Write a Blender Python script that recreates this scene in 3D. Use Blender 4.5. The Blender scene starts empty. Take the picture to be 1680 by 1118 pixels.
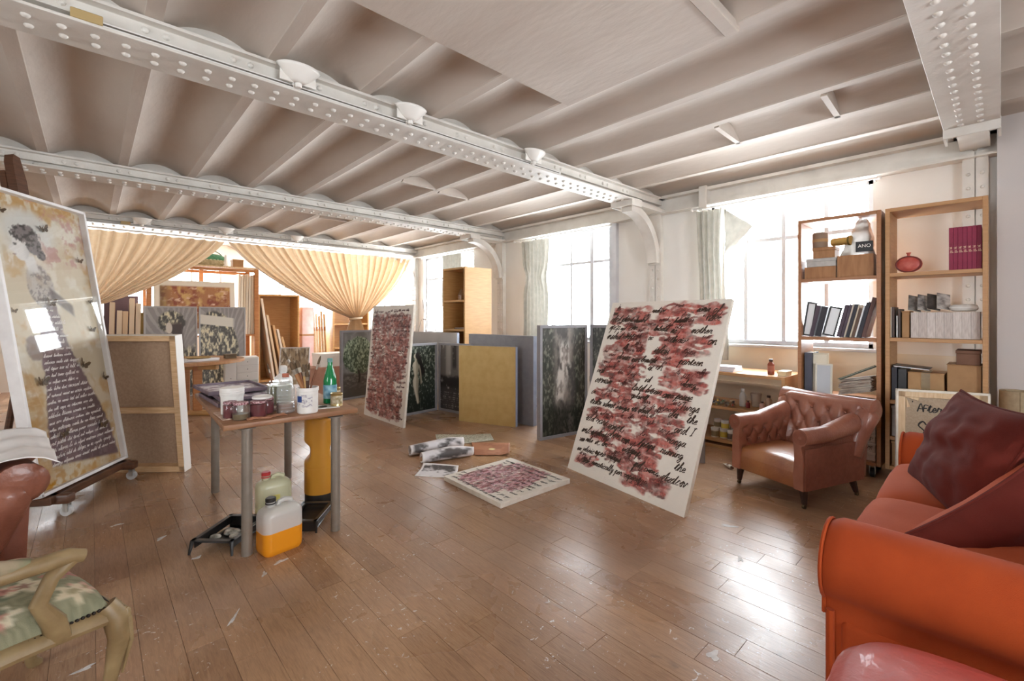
import bpy, bmesh, math, random
import numpy as np
from mathutils import Matrix, Vector, noise as mnoise

random.seed(7)
rng = np.random.default_rng(11)
SC = bpy.context.scene
COL = SC.collection

# ------------------------------------------------------------------ camera
# X runs towards the window wall, Y towards the curtained storage bay, Z up.  16 mm lens, level, slight lens shift.
CAM_H, F_PX, YAW = 1.30, 744.0, math.radians(47.15)
cam = bpy.data.cameras.new('camera')
cam.sensor_width = 36.0
cam.lens = 36.0 * F_PX / 1680.0
cam.shift_y = -(559.0 - 520.0) / 1680.0
cam.clip_start = 0.05
cam_o = bpy.data.objects.new('camera', cam)
COL.objects.link(cam_o)
cam_o.location = (0, 0, CAM_H)
cam_o.rotation_euler = (math.pi / 2, 0, YAW - math.pi / 2)
SC.camera = cam_o

# ------------------------------------------------------------------ world: bright overcast sky
W = bpy.data.worlds.new('sky')
SC.world = W
W.use_nodes = True
W.node_tree.nodes['Background'].inputs[0].default_value = (0.90, 0.95, 1.0, 1)
W.node_tree.nodes['Background'].inputs[1].default_value = 13.0

SC.view_settings.view_transform = 'Standard'
SC.view_settings.look = 'None'
SC.view_settings.exposure = 1.02
SC.view_settings.gamma = 1.0
SC.view_settings.use_curve_mapping = False
SC.cycles.max_bounces = 10
SC.cycles.diffuse_bounces = 6
SC.cycles.transparent_max_bounces = 16
SC.cycles.sample_clamp_indirect = 8.0
SC.cycles.caustics_reflective = False
SC.cycles.caustics_refractive = False

WALL_X, LEFT_X, FRONT_Y, BACK_Y = 5.28, -3.7, -2.76, 11.6


def portal(loc, rot, w, h):
    l = bpy.data.lights.new('sky_portal', 'AREA')
    l.shape = 'RECTANGLE'
    l.size, l.size_y = w, h
    l.cycles.is_portal = True
    o = bpy.data.objects.new('sky_portal', l)
    COL.objects.link(o)
    o.location, o.rotation_euler = loc, rot


# ------------------------------------------------------------------ helpers
def lin(c):
    if isinstance(c, str):
        c = c.lstrip('#')
        c = tuple(int(c[i:i + 2], 16) / 255 for i in (0, 2, 4))
    return tuple(((v / 12.92) if v <= 0.04045 else ((v + 0.055) / 1.055) ** 2.4) for v in c[:3])


MATS = {}


def mat(name, c, rough=0.6, metal=0.0, c2=None, ns=6.0, stretch=(1, 1, 1), mixlo=0.35, mixhi=0.65, bump=0.0, bs=80.0,
        coat=0.0, sheen=0.0, detail=4.0, spec=0.5, bstretch=None):
    if name in MATS:
        return MATS[name]
    m = bpy.data.materials.new(name)
    m.use_nodes = True
    nt = m.node_tree
    p = nt.nodes['Principled BSDF']
    p.inputs['Base Color'].default_value = (*lin(c), 1)
    p.inputs['Roughness'].default_value = rough
    p.inputs['Metallic'].default_value = metal
    p.inputs['Coat Weight'].default_value = coat
    p.inputs['Sheen Weight'].default_value = sheen
    p.inputs['Specular IOR Level'].default_value = spec
    tc = nt.nodes.new('ShaderNodeTexCoord')

    def nz(scale, st, det):
        mp = nt.nodes.new('ShaderNodeMapping')
        mp.inputs['Scale'].default_value = st
        nt.links.new(tc.outputs['Object'], mp.inputs['Vector'])
        n = nt.nodes.new('ShaderNodeTexNoise')
        n.inputs['Scale'].default_value = scale
        n.inputs['Detail'].default_value = det
        nt.links.new(mp.outputs[0], n.inputs['Vector'])
        return n
    if c2:
        n = nz(ns, stretch, detail)
        r = nt.nodes.new('ShaderNodeValToRGB')
        r.color_ramp.elements[0].position, r.color_ramp.elements[1].position = mixlo, mixhi
        r.color_ramp.elements[0].color, r.color_ramp.elements[1].color = (*lin(c), 1), (*lin(c2), 1)
        nt.links.new(n.outputs['Fac'], r.inputs[0])
        nt.links.new(r.outputs[0], p.inputs['Base Color'])
    if bump:
        n2 = nz(bs, bstretch or (1, 1, 1), 3.0)
        b = nt.nodes.new('ShaderNodeBump')
        b.inputs['Strength'].default_value = bump
        b.inputs['Distance'].default_value = 0.01
        nt.links.new(n2.outputs['Fac'], b.inputs['Height'])
        nt.links.new(b.outputs[0], p.inputs['Normal'])
    MATS[name] = m
    return m


def clearmat(name, tint, fac=0.25, rough=0.08):
    """thin clear glass / plastic: mostly see-through with a glossy coat"""
    if name in MATS:
        return MATS[name]
    m = bpy.data.materials.new(name)
    m.use_nodes = True
    nt = m.node_tree
    p = nt.nodes['Principled BSDF']
    p.inputs['Base Color'].default_value = (*lin(tint), 1)
    p.inputs['Roughness'].default_value = rough
    t = nt.nodes.new('ShaderNodeBsdfTransparent')
    t.inputs[0].default_value = (*[min(1, v ** 0.35) for v in lin(tint)], 1)
    g = nt.nodes.new('ShaderNodeBsdfGlossy')
    g.inputs['Roughness'].default_value = rough
    lw = nt.nodes.new('ShaderNodeLayerWeight')
    pw = nt.nodes.new('ShaderNodeMath')
    pw.operation = 'POWER'
    pw.inputs[1].default_value = 4.0
    nt.links.new(lw.outputs['Facing'], pw.inputs[0])
    fr = nt.nodes.new('ShaderNodeMath')
    fr.operation = 'MULTIPLY_ADD'
    fr.inputs[1].default_value, fr.inputs[2].default_value = 0.6, 0.035
    nt.links.new(pw.outputs[0], fr.inputs[0])
    m1 = nt.nodes.new('ShaderNodeMixShader')
    nt.links.new(fr.outputs[0], m1.inputs[0])
    nt.links.new(t.outputs[0], m1.inputs[1])
    nt.links.new(g.outputs[0], m1.inputs[2])
    mx = nt.nodes.new('ShaderNodeMixShader')
    mx.inputs[0].default_value = fac
    nt.links.new(m1.outputs[0], mx.inputs[1])
    nt.links.new(p.outputs[0], mx.inputs[2])
    nt.links.new(mx.outputs[0], nt.nodes['Material Output'].inputs[0])
    MATS[name] = m
    return m


def attrmat(name, rough=0.6, coat=0.0, bump=0.15, bs=120.0, spec=0.5):
    """paint or print: colours come with the surface (attribute Col), relief from noise"""
    if name in MATS:
        return MATS[name]
    m = mat(name, (0.8, 0.8, 0.8), rough, coat=coat, bump=bump, bs=bs, spec=spec)
    nt = m.node_tree
    a = nt.nodes.new('ShaderNodeAttribute')
    a.attribute_name = 'Col'
    nt.links.new(a.outputs['Color'], nt.nodes['Principled BSDF'].inputs['Base Color'])
    return m


def props(o, label=None, cat=None, group=None, kind=None):
    if label:
        o['label'] = label
    if cat:
        o['category'] = cat
    if group:
        o['group'] = group
    if kind:
        o['kind'] = kind
    return o


def empty(name, loc=(0, 0, 0), rz=0.0, label=None, cat=None, group=None, rot=None):
    o = bpy.data.objects.new(name, None)
    COL.objects.link(o)
    o.empty_display_size = 0.1
    o.location = loc
    o.rotation_euler = rot if rot else (0, 0, rz)
    return props(o, label, cat, group)


def plane_root(name, BL, BR, lean, label=None, cat=None, group=None, up=None):
    """Empty whose X runs along BL->BR, Z up the (leaning) face and Y into its back.  lean = horizontal shift of the top per metre of rise, towards the back"""
    BL, BR = Vector(BL), Vector(BR)
    ex = (BR - BL).normalized()
    back = Vector((0, 0, 1)).cross(ex).normalized()
    ez = (Vector((0, 0, 1)) + back * lean).normalized()
    ey = ez.cross(ex)
    M = Matrix((ex, ey, ez)).transposed().to_4x4()
    M.translation = BL
    o = empty(name, label=label, cat=cat, group=group)
    o.matrix_world = M
    return o, (BR - BL).length


class MB:
    """collects shapes into one mesh"""

    def __init__(s):
        s.bm = bmesh.new()
        s.M = Matrix.Identity(4)

    def _add(s, verts, faces):
        vs = [s.bm.verts.new(s.M @ Vector(v)) for v in verts]
        for f in faces:
            try:
                s.bm.faces.new([vs[i] for i in f])
            except ValueError:
                pass
        return vs

    def box(s, x0, x1, y0, y1, z0, z1, bev=0.0, seg=2):
        b = bmesh.new()
        bmesh.ops.create_cube(b, size=1.0)
        for v in b.verts:
            v.co = Vector(((x0 + x1) / 2 + v.co.x * (x1 - x0), (y0 + y1) / 2 + v.co.y * (y1 - y0), (z0 + z1) / 2 + v.co.z * (z1 - z0)))
        if bev:
            bmesh.ops.bevel(b, geom=b.edges[:], offset=bev, segments=seg, affect='EDGES', profile=0.5)
        s._merge(b)
        return s

    def _merge(s, b):
        b.verts.index_update()
        vs = [s.bm.verts.new(s.M @ v.co) for v in b.verts]
        for f in b.faces:
            try:
                s.bm.faces.new([vs[v.index] for v in f.verts])
            except ValueError:
                pass
        b.free()

    def prism(s, pts, h0, h1, axis='z'):
        n = len(pts)

        def P(p, h):
            if axis == 'z':
                return (p[0], p[1], h)
            if axis == 'y':
                return (p[0], h, p[1])
            return (h, p[0], p[1])
        v = [P(p, h0) for p in pts] + [P(p, h1) for p in pts]
        f = [tuple(range(n))[::-1], tuple(range(n, 2 * n))] + [(i, (i + 1) % n, n + (i + 1) % n, n + i) for i in range(n)]
        s._add(v, f)
        return s

    def lathe(s, prof, n=20, c=(0, 0, 0), cap=True):
        v, f = [], []
        for r, z in prof:
            for k in range(n):
                a = 2 * math.pi * k / n
                v.append((c[0] + r * math.cos(a), c[1] + r * math.sin(a), c[2] + z))
        for j in range(len(prof) - 1):
            for k in range(n):
                k2 = (k + 1) % n
                f.append((j * n + k, j * n + k2, (j + 1) * n + k2, (j + 1) * n + k))
        if cap:
            f.append(tuple(range(n))[::-1])
            f.append(tuple((len(prof) - 1) * n + k for k in range(n)))
        s._add(v, f)
        return s

    def cyl(s, a, b, r, r2=None, n=14):
        s.tube([a, b], [r, r if r2 is None else r2], n)
        return s

    def tube(s, pts, r, n=10, cap=True, flat=1.0, up=None):
        pts = [Vector(p) for p in pts]
        rs = r if isinstance(r, (list, tuple)) else [r] * len(pts)
        v, f = [], []
        u = Vector(up) if up else None
        for i, p in enumerate(pts):
            t = (pts[min(i + 1, len(pts) - 1)] - pts[max(i - 1, 0)]).normalized()
            if u is None:
                u = t.orthogonal().normalized()
            u = (u - t * u.dot(t)).normalized()
            w = t.cross(u)
            for k in range(n):
                a = 2 * math.pi * k / n
                v.append(p + (u * math.cos(a) + w * math.sin(a) * flat) * rs[i])
        for j in range(len(pts) - 1):
            for k in range(n):
                k2 = (k + 1) % n
                f.append((j * n + k, j * n + k2, (j + 1) * n + k2, (j + 1) * n + k))
        if cap:
            f.append(tuple(range(n))[::-1])
            f.append(tuple((len(pts) - 1) * n + k for k in range(n)))
        s._add(v, f)
        return s

    def grid(s, fn, nu, nv, closed_u=False):
        v, f = [], []
        for j in range(nv + 1):
            for i in range(nu + (0 if closed_u else 1)):
                v.append(fn(i / nu, j / nv))
        m = nu if closed_u else nu + 1
        for j in range(nv):
            for i in range(nu):
                i2 = (i + 1) % m
                f.append((j * m + i, j * m + i2, (j + 1) * m + i2, (j + 1) * m + i))
        s._add(v, f)
        return s

    def quad(s, a, b, c, d):
        s._add([a, b, c, d], [(0, 1, 2, 3)])
        return s

    def ball(s, c, r, nu=12, nv=8, sc=(1, 1, 1)):
        def fn(u, v):
            a, b = 2 * math.pi * u, math.pi * v
            return (c[0] + r * sc[0] * math.sin(b) * math.cos(a), c[1] + r * sc[1] * math.sin(b) * math.sin(a), c[2] - r * sc[2] * math.cos(b))
        s.grid(fn, nu, nv, True)
        return s

    def mesh(s, name, material, smooth=35):
        bmesh.ops.remove_doubles(s.bm, verts=s.bm.verts[:], dist=1e-5)
        bmesh.ops.recalc_face_normals(s.bm, faces=s.bm.faces[:])
        me = bpy.data.meshes.new(name)
        s.bm.to_mesh(me)
        s.bm.free()
        if smooth:
            me.shade_smooth()
            me.set_sharp_from_angle(angle=math.radians(smooth))
        if material:
            me.materials.append(material)
        return me

    def build(s, name, material, parent=None, smooth=35, solid=0.0, sub=0, label=None, cat=None, group=None, kind=None, loc=None, rot=None):
        o = bpy.data.objects.new(name, s.mesh(name, material, smooth))
        COL.objects.link(o)
        if parent:
            o.parent = parent
        if loc:
            o.location = loc
        if rot:
            o.rotation_euler = rot
        if solid:
            md = o.modifiers.new('solid', 'SOLIDIFY')
            md.thickness = solid
            md.offset = 0
        if sub:
            md = o.modifiers.new('sub', 'SUBSURF')
            md.levels = md.render_levels = sub
        return props(o, label, cat, group, kind)


def inst(src, parent, loc, rot=None, name=None, scale=None):
    o = src.copy()
    COL.objects.link(o)
    o.parent = parent
    o.location = loc
    if rot:
        o.rotation_euler = rot
    if scale:
        o.scale = scale
    if name:
        o.name = name
    return o


def fbm(x, y, sc, seed=0, octv=4):
    """value noise on numpy arrays, 0..1"""
    out = np.zeros_like(x, dtype=float)
    amp, tot = 1.0, 0.0
    for o in range(octv):
        r = np.random.default_rng(seed * 31 + o)
        T = r.random((64, 64))
        X, Y = x * sc * 2 ** o, y * sc * 2 ** o
        xi, yi = np.floor(X).astype(int), np.floor(Y).astype(int)
        fx, fy = X - xi, Y - yi
        fx, fy = fx * fx * (3 - 2 * fx), fy * fy * (3 - 2 * fy)
        a, b = T[xi % 64, yi % 64], T[(xi + 1) % 64, yi % 64]
        c, d = T[xi % 64, (yi + 1) % 64], T[(xi + 1) % 64, (yi + 1) % 64]
        out += amp * ((a * (1 - fx) + b * fx) * (1 - fy) + (c * (1 - fx) + d * fx) * fy)
        tot += amp
        amp *= 0.55
    return out / tot


def sstep(a, b, x):
    t = np.clip((x - a) / (b - a), 0, 1)
    return t * t * (3 - 2 * t)


def mixc(base, c, m):
    return base * (1 - m[..., None]) + np.array(lin(c)) * m[..., None]


def picture(name, x0, x1, z0, z1, nx, nz, fn, material, parent, y=-0.001, horiz=False):
    """flat print/painting: grid in the parent's XZ plane facing -Y, colours by fn(u, v) with u across, v up"""
    u, v = np.meshgrid(np.linspace(0, 1, nx + 1), np.linspace(0, 1, nz + 1))
    C = np.clip(fn(u, v), 0, 1)
    X = x0 + u * (x1 - x0)
    Z = z0 + v * (z1 - z0)
    if horiz:
        co = np.stack([X, Z, np.full_like(X, y)], -1).reshape(-1, 3)
    else:
        co = np.stack([X, np.full_like(X, y), Z], -1).reshape(-1, 3)
    i = np.arange(nz)[:, None] * (nx + 1) + np.arange(nx)[None, :]
    q = np.stack([i, i + 1, i + nx + 2, i + nx + 1], -1).reshape(-1, 4)
    me = bpy.data.meshes.new(name)
    me.from_pydata(co.tolist(), [], q.tolist())
    a = me.color_attributes.new('Col', 'FLOAT_COLOR', 'POINT')
    a.data.foreach_set('color', np.concatenate([C, np.ones(C.shape[:2] + (1,))], -1).astype(np.float32).ravel())
    me.materials.append(material)
    o = bpy.data.objects.new(name, me)
    COL.objects.link(o)
    o.parent = parent
    return o


# ------------------------------------------------------------------ handwriting: pen strokes as flat ribbons
GLY = {
    'a': ['.85,.8 .45,1 .1,.6 .15,.1 .5,0 .85,.7 .88,1 .85,.3 1,0 1.25,.15'], 'b': ['0,.2 .4,1.2 .55,1.9 .35,2.1 .25,1.4 .3,.1 .6,0 .85,.4 .7,.8 1.1,.75'],
    'c': ['.9,.75 .6,1 .15,.6 .2,.1 .6,0 1.05,.3'], 'd': ['.8,.8 .4,1 .1,.5 .2,.05 .55,.1 .95,2.1 .88,.3 1.05,0 1.3,.15'],
    'e': ['0,.3 .6,.55 .65,.9 .4,1 .15,.5 .35,0 .95,.25'], 'f': ['0,.1 .5,1.1 .7,2 .45,2.1 .3,1 .2,-.9 .05,-.7 .3,.1 .8,.3'],
    'g': ['.8,.85 .4,1 .1,.5 .4,0 .8,.7 .75,-.6 .4,-1 .1,-.7 .6,-.1 1.1,.2'], 'h': ['0,.1 .5,1.5 .5,2.1 .3,1.8 .2,0 .4,.7 .75,1 .8,.5 .8,0 1.15,.2'],
    'i': ['0,.2 .3,1 .28,.2 .45,0 .7,.2', '.38,1.4 .42,1.5'], 'l': ['0,.2 .5,1.5 .5,2.1 .3,1.9 .25,.3 .45,0 .75,.25'],
    'm': ['0,.3 .15,1 .15,0 .25,.7 .5,1 .55,.5 .52,0 .65,.7 .9,1 .95,.4 1,0 1.3,.2'], 'n': ['0,.3 .15,1 .15,0 .3,.8 .6,1 .68,.5 .7,0 1,.2'],
    'o': ['.5,1 .1,.6 .2,.05 .6,.05 .85,.6 .55,1 .6,.8 1.1,.9'], 'p': ['0,.2 .3,1.1 .1,-1 .3,.6 .6,1 .9,.6 .7,.05 .35,.1 .8,0 1.1,.2'],
    'r': ['0,.2 .25,1.1 .3,.85 .7,.9 .6,.3 .75,0 1.05,.2'], 's': ['0,.2 .5,1.1 .6,.5 .55,.05 .15,.1 .6,0 .9,.2'],
    't': ['0,.3 .45,1.6 .3,.3 .45,0 .8,.2', '.05,1.15 .75,1.25'], 'u': ['0,.8 .15,1 .15,.2 .4,0 .7,.9 .72,.2 .9,0 1.15,.2'],
    'v': ['0,.9 .2,1 .35,0 .75,1 1.05,.85'], 'w': ['0,.9 .15,1 .2,.1 .45,0 .6,.9 .65,.1 .95,.1 1.1,1 1.35,.9'],
    'y': ['0,.9 .15,1 .2,.3 .5,.1 .8,1 .7,-.5 .35,-1 .15,-.6 .9,.1'], 'z': ['0,.9 .7,1 .1,.1 .8,-.1 .6,-.8 .3,-.6 1,.1'],
    'q': ['.8,.85 .4,1 .1,.5 .4,0 .8,.8 .7,-1 1,.2'], 'x': ['0,.9 .3,.8 .6,.1 .9,.1', '.8,1 .1,0'], 'k': ['0,.1 .4,1.6 .35,2 .2,.0 .3,.6 .7,1 .4,.5 .8,0 1.1,.1'],
    'j': ['.2,1 .3,-.6 0,-1 -.1,-.6 .6,.2', '.35,1.4 .4,1.5'], '.': ['.2,.05 .28,.12'], ',': ['.2,.1 .1,-.25'], "'": ['.1,1.9 .1,1.5'],
    'I': ['.1,1.7 .7,1.9 .4,1.8 .3,.2 0,.05 .6,.1'], 'T': ['-.1,1.6 .4,1.9 1.2,1.8', '.6,1.8 .45,.2 .2,0'], 'A': ['0,0 .5,1.9 1,0', '.2,.7 .85,.7'],
    'F': ['.1,0 .15,1.5 .9,1.55', '.15,.8 .7,.85'], 'S': ['.9,1.5 .5,1.9 .1,1.4 .8,.6 .4,0 0,.3'], 'H': ['.1,0 .15,1.7', '.85,0 .9,1.7', '.15,.85 .9,.9'],
    'P': ['.1,0 .15,1.7 .8,1.6 .8,.9 .15,.8'], '/': ['0,-.2 .6,1.9'], '6': ['.7,1.6 .2,1 .1,.3 .5,0 .8,.4 .5,.8 .15,.5'], '2': ['.1,1.3 .5,1.7 .8,1.2 .1,0 .9,.05'],
    '8': ['.5,.9 .1,1.3 .5,1.7 .85,1.3 .1,.4 .5,0 .85,.4 .5,.9'], '1': ['.2,1.3 .5,1.7 .5,0'], '9': ['.8,1.2 .5,1.7 .15,1.3 .5,.9 .8,1.4 .6,0'],
    'O': ['.5,1.7 .1,1 .4,0 .85,.6 .8,1.4 .5,1.7'], 'D': ['.1,0 .15,1.7 .8,1.3 .85,.5 .1,0'], 'L': ['.2,1.8 .15,.1 .9,.05'], 'W': ['0,1.7 .3,0 .6,1.2 .9,0 1.2,1.7'],
}


def catmull(pts, n=4):
    P = [pts[0]] + pts + [pts[-1]]
    out = []
    for i in range(1, len(P) - 2):
        p0, p1, p2, p3 = P[i - 1], P[i], P[i + 1], P[i + 2]
        for k in range(n):
            t = k / n
            out.append(tuple(0.5 * (2 * p1[j] + (p2[j] - p0[j]) * t + (2 * p0[j] - 5 * p1[j] + 4 * p2[j] - p3[j]) * t * t + (3 * p1[j] - p0[j] - 3 * p2[j] + p3[j]) * t ** 3) for j in (0, 1)))
    out.append(pts[-1])
    return out


def strokes(text, x, z, size, slant=0.35, jit=0.06, r=None):
    """polylines of a word line; returns (list of polylines, end x)"""
    r = r or random
    out = []
    for ch in text:
        if ch == ' ':
            x += size * 0.9
            continue
        g = GLY.get(ch) or GLY.get(ch.lower())
        wmax = 0
        for st in g:
            pts = [tuple(float(q) for q in p.split(',')) for p in st.split()]
            wmax = max(wmax, max(p[0] for p in pts))
            pts = [(p[0] + r.uniform(-jit, jit), p[1] + r.uniform(-jit, jit)) for p in pts]
            pts = catmull(pts, 4) if len(pts) > 2 else pts
            out.append([(x + size * (p[0] + slant * p[1]), z + size * p[1]) for p in pts])
        x += size * wmax * 0.92
    return out, x


def ribbons(mb, polys, w, y=-0.002, vary=0.35, horiz=False, nib=0.6):
    """broad-nib pen strokes: thin raised ribbons in the XZ plane"""
    for pl in polys:
        L, R = [], []
        for i, p in enumerate(pl):
            a, b = pl[max(i - 1, 0)], pl[min(i + 1, len(pl) - 1)]
            dx, dz = b[0] - a[0], b[1] - a[1]
            d = math.hypot(dx, dz) or 1
            nx, nz = -dz / d, dx / d
            ww = w * (1 - nib * abs(nx * 0.7 + nz * 0.7)) * 0.5 * (1.15 - 0.3 * (i / max(1, len(pl) - 1)))
            L.append((p[0] + nx * ww, p[1] + nz * ww))
            R.append((p[0] - nx * ww, p[1] - nz * ww))
        n = len(pl)
        if horiz:
            v = [(q[0], q[1], y) for q in L] + [(q[0], q[1], y) for q in R]
        else:
            v = [(q[0], y, q[1]) for q in L] + [(q[0], y, q[1]) for q in R]
        mb._add(v, [(i, i + 1, n + i + 1, n + i) for i in range(n - 1)])


def babble(n, r):
    """a word-like run of illegible loops"""
    return ''.join(r.choice('iuvnmlerstcoahdp') for _ in range(n))
# ================================================================== STRUCTURE
PLASTER = mat('ceiling_paint', '#cec5bb', 0.75, c2='#bdb1a6', ns=1.6, stretch=(2.2, 0.7, 1), mixlo=0.3, mixhi=0.75, bump=0.25, bs=9, bstretch=(3, 1, 1))
STEEL = mat('beam_paint', '#dcd8d1', 0.5, c2='#cfcac2', ns=5, bump=0.12, bs=60)
WALLW = mat('wall_paint', '#e9e6e1', 0.7, c2='#e2ded7', ns=1.2, bump=0.08, bs=30)
CREAM = mat('cream_wall_paint', '#ece4d2', 0.7, c2='#e4dac6', ns=1.5, bump=0.08, bs=30)
LILAC = mat('grey_wall_paint', '#cfcbcb', 0.75, c2='#d6cfca', ns=1.0, bump=0.06, bs=30)
FRAMEW = mat('window_paint', '#cfd0d4', 0.45, c2='#c6c7cc', ns=8)
PANE = clearmat('window_glass', '#f8fafa', 0.0, 0.02)

# ---- floor: oak boards running along Y
fm = bpy.data.materials.new('oak_boards')
fm.use_nodes = True
nt = fm.node_tree
N = nt.nodes.new
Lk = nt.links.new
pb = nt.nodes['Principled BSDF']
geo = N('ShaderNodeNewGeometry')
at = N('ShaderNodeAttribute')
at.attribute_name = 'Col'
sepr = N('ShaderNodeSeparateColor')
Lk(at.outputs['Color'], sepr.inputs[0])
off = N('ShaderNodeVectorMath')
off.operation = 'MULTIPLY_ADD'
Lk(at.outputs['Color'], off.inputs[0])
off.inputs[1].default_value = (37, 61, 23)
Lk(geo.outputs['Position'], off.inputs[2])


def fnoise(vec, sc, st=(1, 1, 1), det=4, dist=0.0):
    mp = N('ShaderNodeMapping')
    mp.inputs['Scale'].default_value = st
    Lk(vec, mp.inputs[0])
    n = N('ShaderNodeTexNoise')
    n.inputs['Scale'].default_value = sc
    n.inputs['Detail'].default_value = det
    n.inputs['Distortion'].default_value = dist
    Lk(mp.outputs[0], n.inputs['Vector'])
    return n.outputs['Fac']


def ramp(fac, stops):
    r = N('ShaderNodeValToRGB')
    e = r.color_ramp.elements
    while len(e) < len(stops):
        e.new(0.5)
    for i, (p, c) in enumerate(stops):
        e[i].position = p
        e[i].color = (*(lin(c) if isinstance(c, str) else (c, c, c)), 1)
    Lk(fac, r.inputs[0])
    return r.outputs[0]


def mixn(a, b, fac, mode='MIX'):
    m = N('ShaderNodeMix')
    m.data_type = 'RGBA'
    m.blend_type = mode
    if isinstance(fac, float):
        m.inputs[0].default_value = fac
    else:
        Lk(fac, m.inputs[0])
    for k, s in ((6, a), (7, b)):
        if isinstance(s, str):
            m.inputs[k].default_value = (*lin(s), 1)
        else:
            Lk(s, m.inputs[k])
    return m.outputs[2]


base = ramp(sepr.outputs[0], [(0.0, '#8f6a4c'), (0.45, '#a57e5c'), (0.8, '#b48e6b'), (1.0, '#9e7354')])
grain = ramp(fnoise(off.outputs[0], 14, (7, 0.7, 1), 6, 0.8), [(0.3, '#7c5335'), (0.55, '#c9a17a')])
col = mixn(base, grain, 0.28)
fine = ramp(fnoise(off.outputs[0], 60, (9, 0.5, 1), 3), [(0.35, 0.72), (0.6, 1.0)])
col = mixn(col, fine, 0.6, 'MULTIPLY')
blot = ramp(fnoise(geo.outputs['Position'], 1.3, (1, 1, 1), 3, 0.3), [(0.22, '#6d5142'), (0.66, '#ffffff')])
col = mixn(col, blot, 0.4, 'MULTIPLY')
dark = ramp(fnoise(geo.outputs['Position'], 7.5, (1, 1, 1), 4, 0.8), [(0.66, 0.0), (0.76, 1.0)])
dm = N('ShaderNodeMath')
dm.operation = 'MULTIPLY'
Lk(dark, dm.inputs[0])
dm.inputs[1].default_value = 0.38
col = mixn(col, '#38302c', dm.outputs[0])
# pale worn greyish film and white paint flecks
worn = ramp(fnoise(geo.outputs['Position'], 0.9, (1, 1.3, 1), 3, 0.2), [(0.38, 0.0), (0.8, 0.42)])
col = mixn(col, '#b9a294', worn)
fl = ramp(fnoise(geo.outputs['Position'], 24, (1, 1, 1), 3, 2.2), [(0.675, 0.0), (0.695, 1.0)])
flm = ramp(fnoise(geo.outputs['Position'], 1.3, (1, 1, 1), 2), [(0.44, 0.0), (0.56, 1.0)])
fx = N('ShaderNodeMath')
fx.operation = 'MULTIPLY'
Lk(fl, fx.inputs[0])
Lk(flm, fx.inputs[1])
col = mixn(col, '#d9d4ce', fx.outputs[0])
Lk(col, pb.inputs['Base Color'])
rr = ramp(fnoise(geo.outputs['Position'], 2.2, (1, 1, 1), 5, 0.5), [(0.3, 0.22), (0.7, 0.40)])
Lk(rr, pb.inputs['Roughness'])
bmp = N('ShaderNodeBump')
bmp.inputs['Strength'].default_value = 0.12
bmp.inputs['Distance'].default_value = 0.004
Lk(fnoise(off.outputs[0], 30, (6, 0.6, 1), 4), bmp.inputs['Height'])
Lk(bmp.outputs[0], pb.inputs['Normal'])

GAPM = mat('floor_gap', '#5a4230', 0.8)
floor = MB().box(LEFT_X, WALL_X + 0.02, FRONT_Y, BACK_Y, -0.12, -0.012).build('floor', GAPM, kind='structure', smooth=0)
BW = 0.128
boards = []
r_ = random.Random(3)
x = LEFT_X
while x < WALL_X:
    y = FRONT_Y - r_.random() * 0.9
    while y < BACK_Y:
        L = r_.choice([0.5, 0.7, 0.9, 1.1, 1.1, 1.4, 1.7])
        boards.append((x, min(x + BW, WALL_X), max(y, FRONT_Y), min(y + L, BACK_Y), (r_.random(), r_.random(), r_.random())))
        y += L
    x += BW


def seen_size(b):
    cx, cy = (b[0] + b[1]) / 2, (b[2] + b[3]) / 2
    d = cx * math.cos(YAW) + cy * math.sin(YAW)
    s = cx * math.sin(YAW) - cy * math.cos(YAW)
    if d < 0.7 or abs(s / d) > 1.28 or CAM_H / d > 0.92:
        return 0.0
    return (b[3] - b[2]) / d ** 3


boards.sort(key=seen_size, reverse=True)


def board_geo(bl):
    V, Fc, C = [], [], []
    for (x0, x1, y0, y1, c) in bl:
        g, t = 0.0005, (c[2] - 0.5) * 0.0006
        k = len(V)
        V += [(x0 + g, y0 + g, -0.012), (x1 - g, y0 + g, -0.012), (x1 - g, y1 - g, -0.012), (x0 + g, y1 - g, -0.012),
              (x0 + g, y0 + g, t - 0.0008), (x1 - g, y0 + g, t - 0.0008), (x1 - g, y1 - g, t - 0.0008), (x0 + g, y1 - g, t - 0.0008),
              (x0 + g * 2.4, y0 + g * 2.4, t), (x1 - g * 2.4, y0 + g * 2.4, t), (x1 - g * 2.4, y1 - g * 2.4, t), (x0 + g * 2.4, y1 - g * 2.4, t)]
        for a in (0, 4):
            Fc += [(k + a + i, k + a + (i + 1) % 4, k + a + 4 + (i + 1) % 4, k + a + 4 + i) for i in range(4)]
        Fc.append((k + 8, k + 9, k + 10, k + 11))
        C += [c] * 12
    me = bpy.data.meshes.new('floorboard')
    me.from_pydata(V, [], Fc)
    a = me.color_attributes.new('Col', 'FLOAT_COLOR', 'POINT')
    a.data.foreach_set('color', np.array([(*c, 1) for c in C], dtype=np.float32).ravel())
    me.materials.append(fm)
    return me


for b in boards[:300]:
    o = bpy.data.objects.new('floorboard', board_geo([b]))
    COL.objects.link(o)
    o.parent = floor
o = bpy.data.objects.new('floorboards_beyond', board_geo(boards[300:]))
COL.objects.link(o)
o.parent = floor
o['kind'] = 'stuff'

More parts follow.
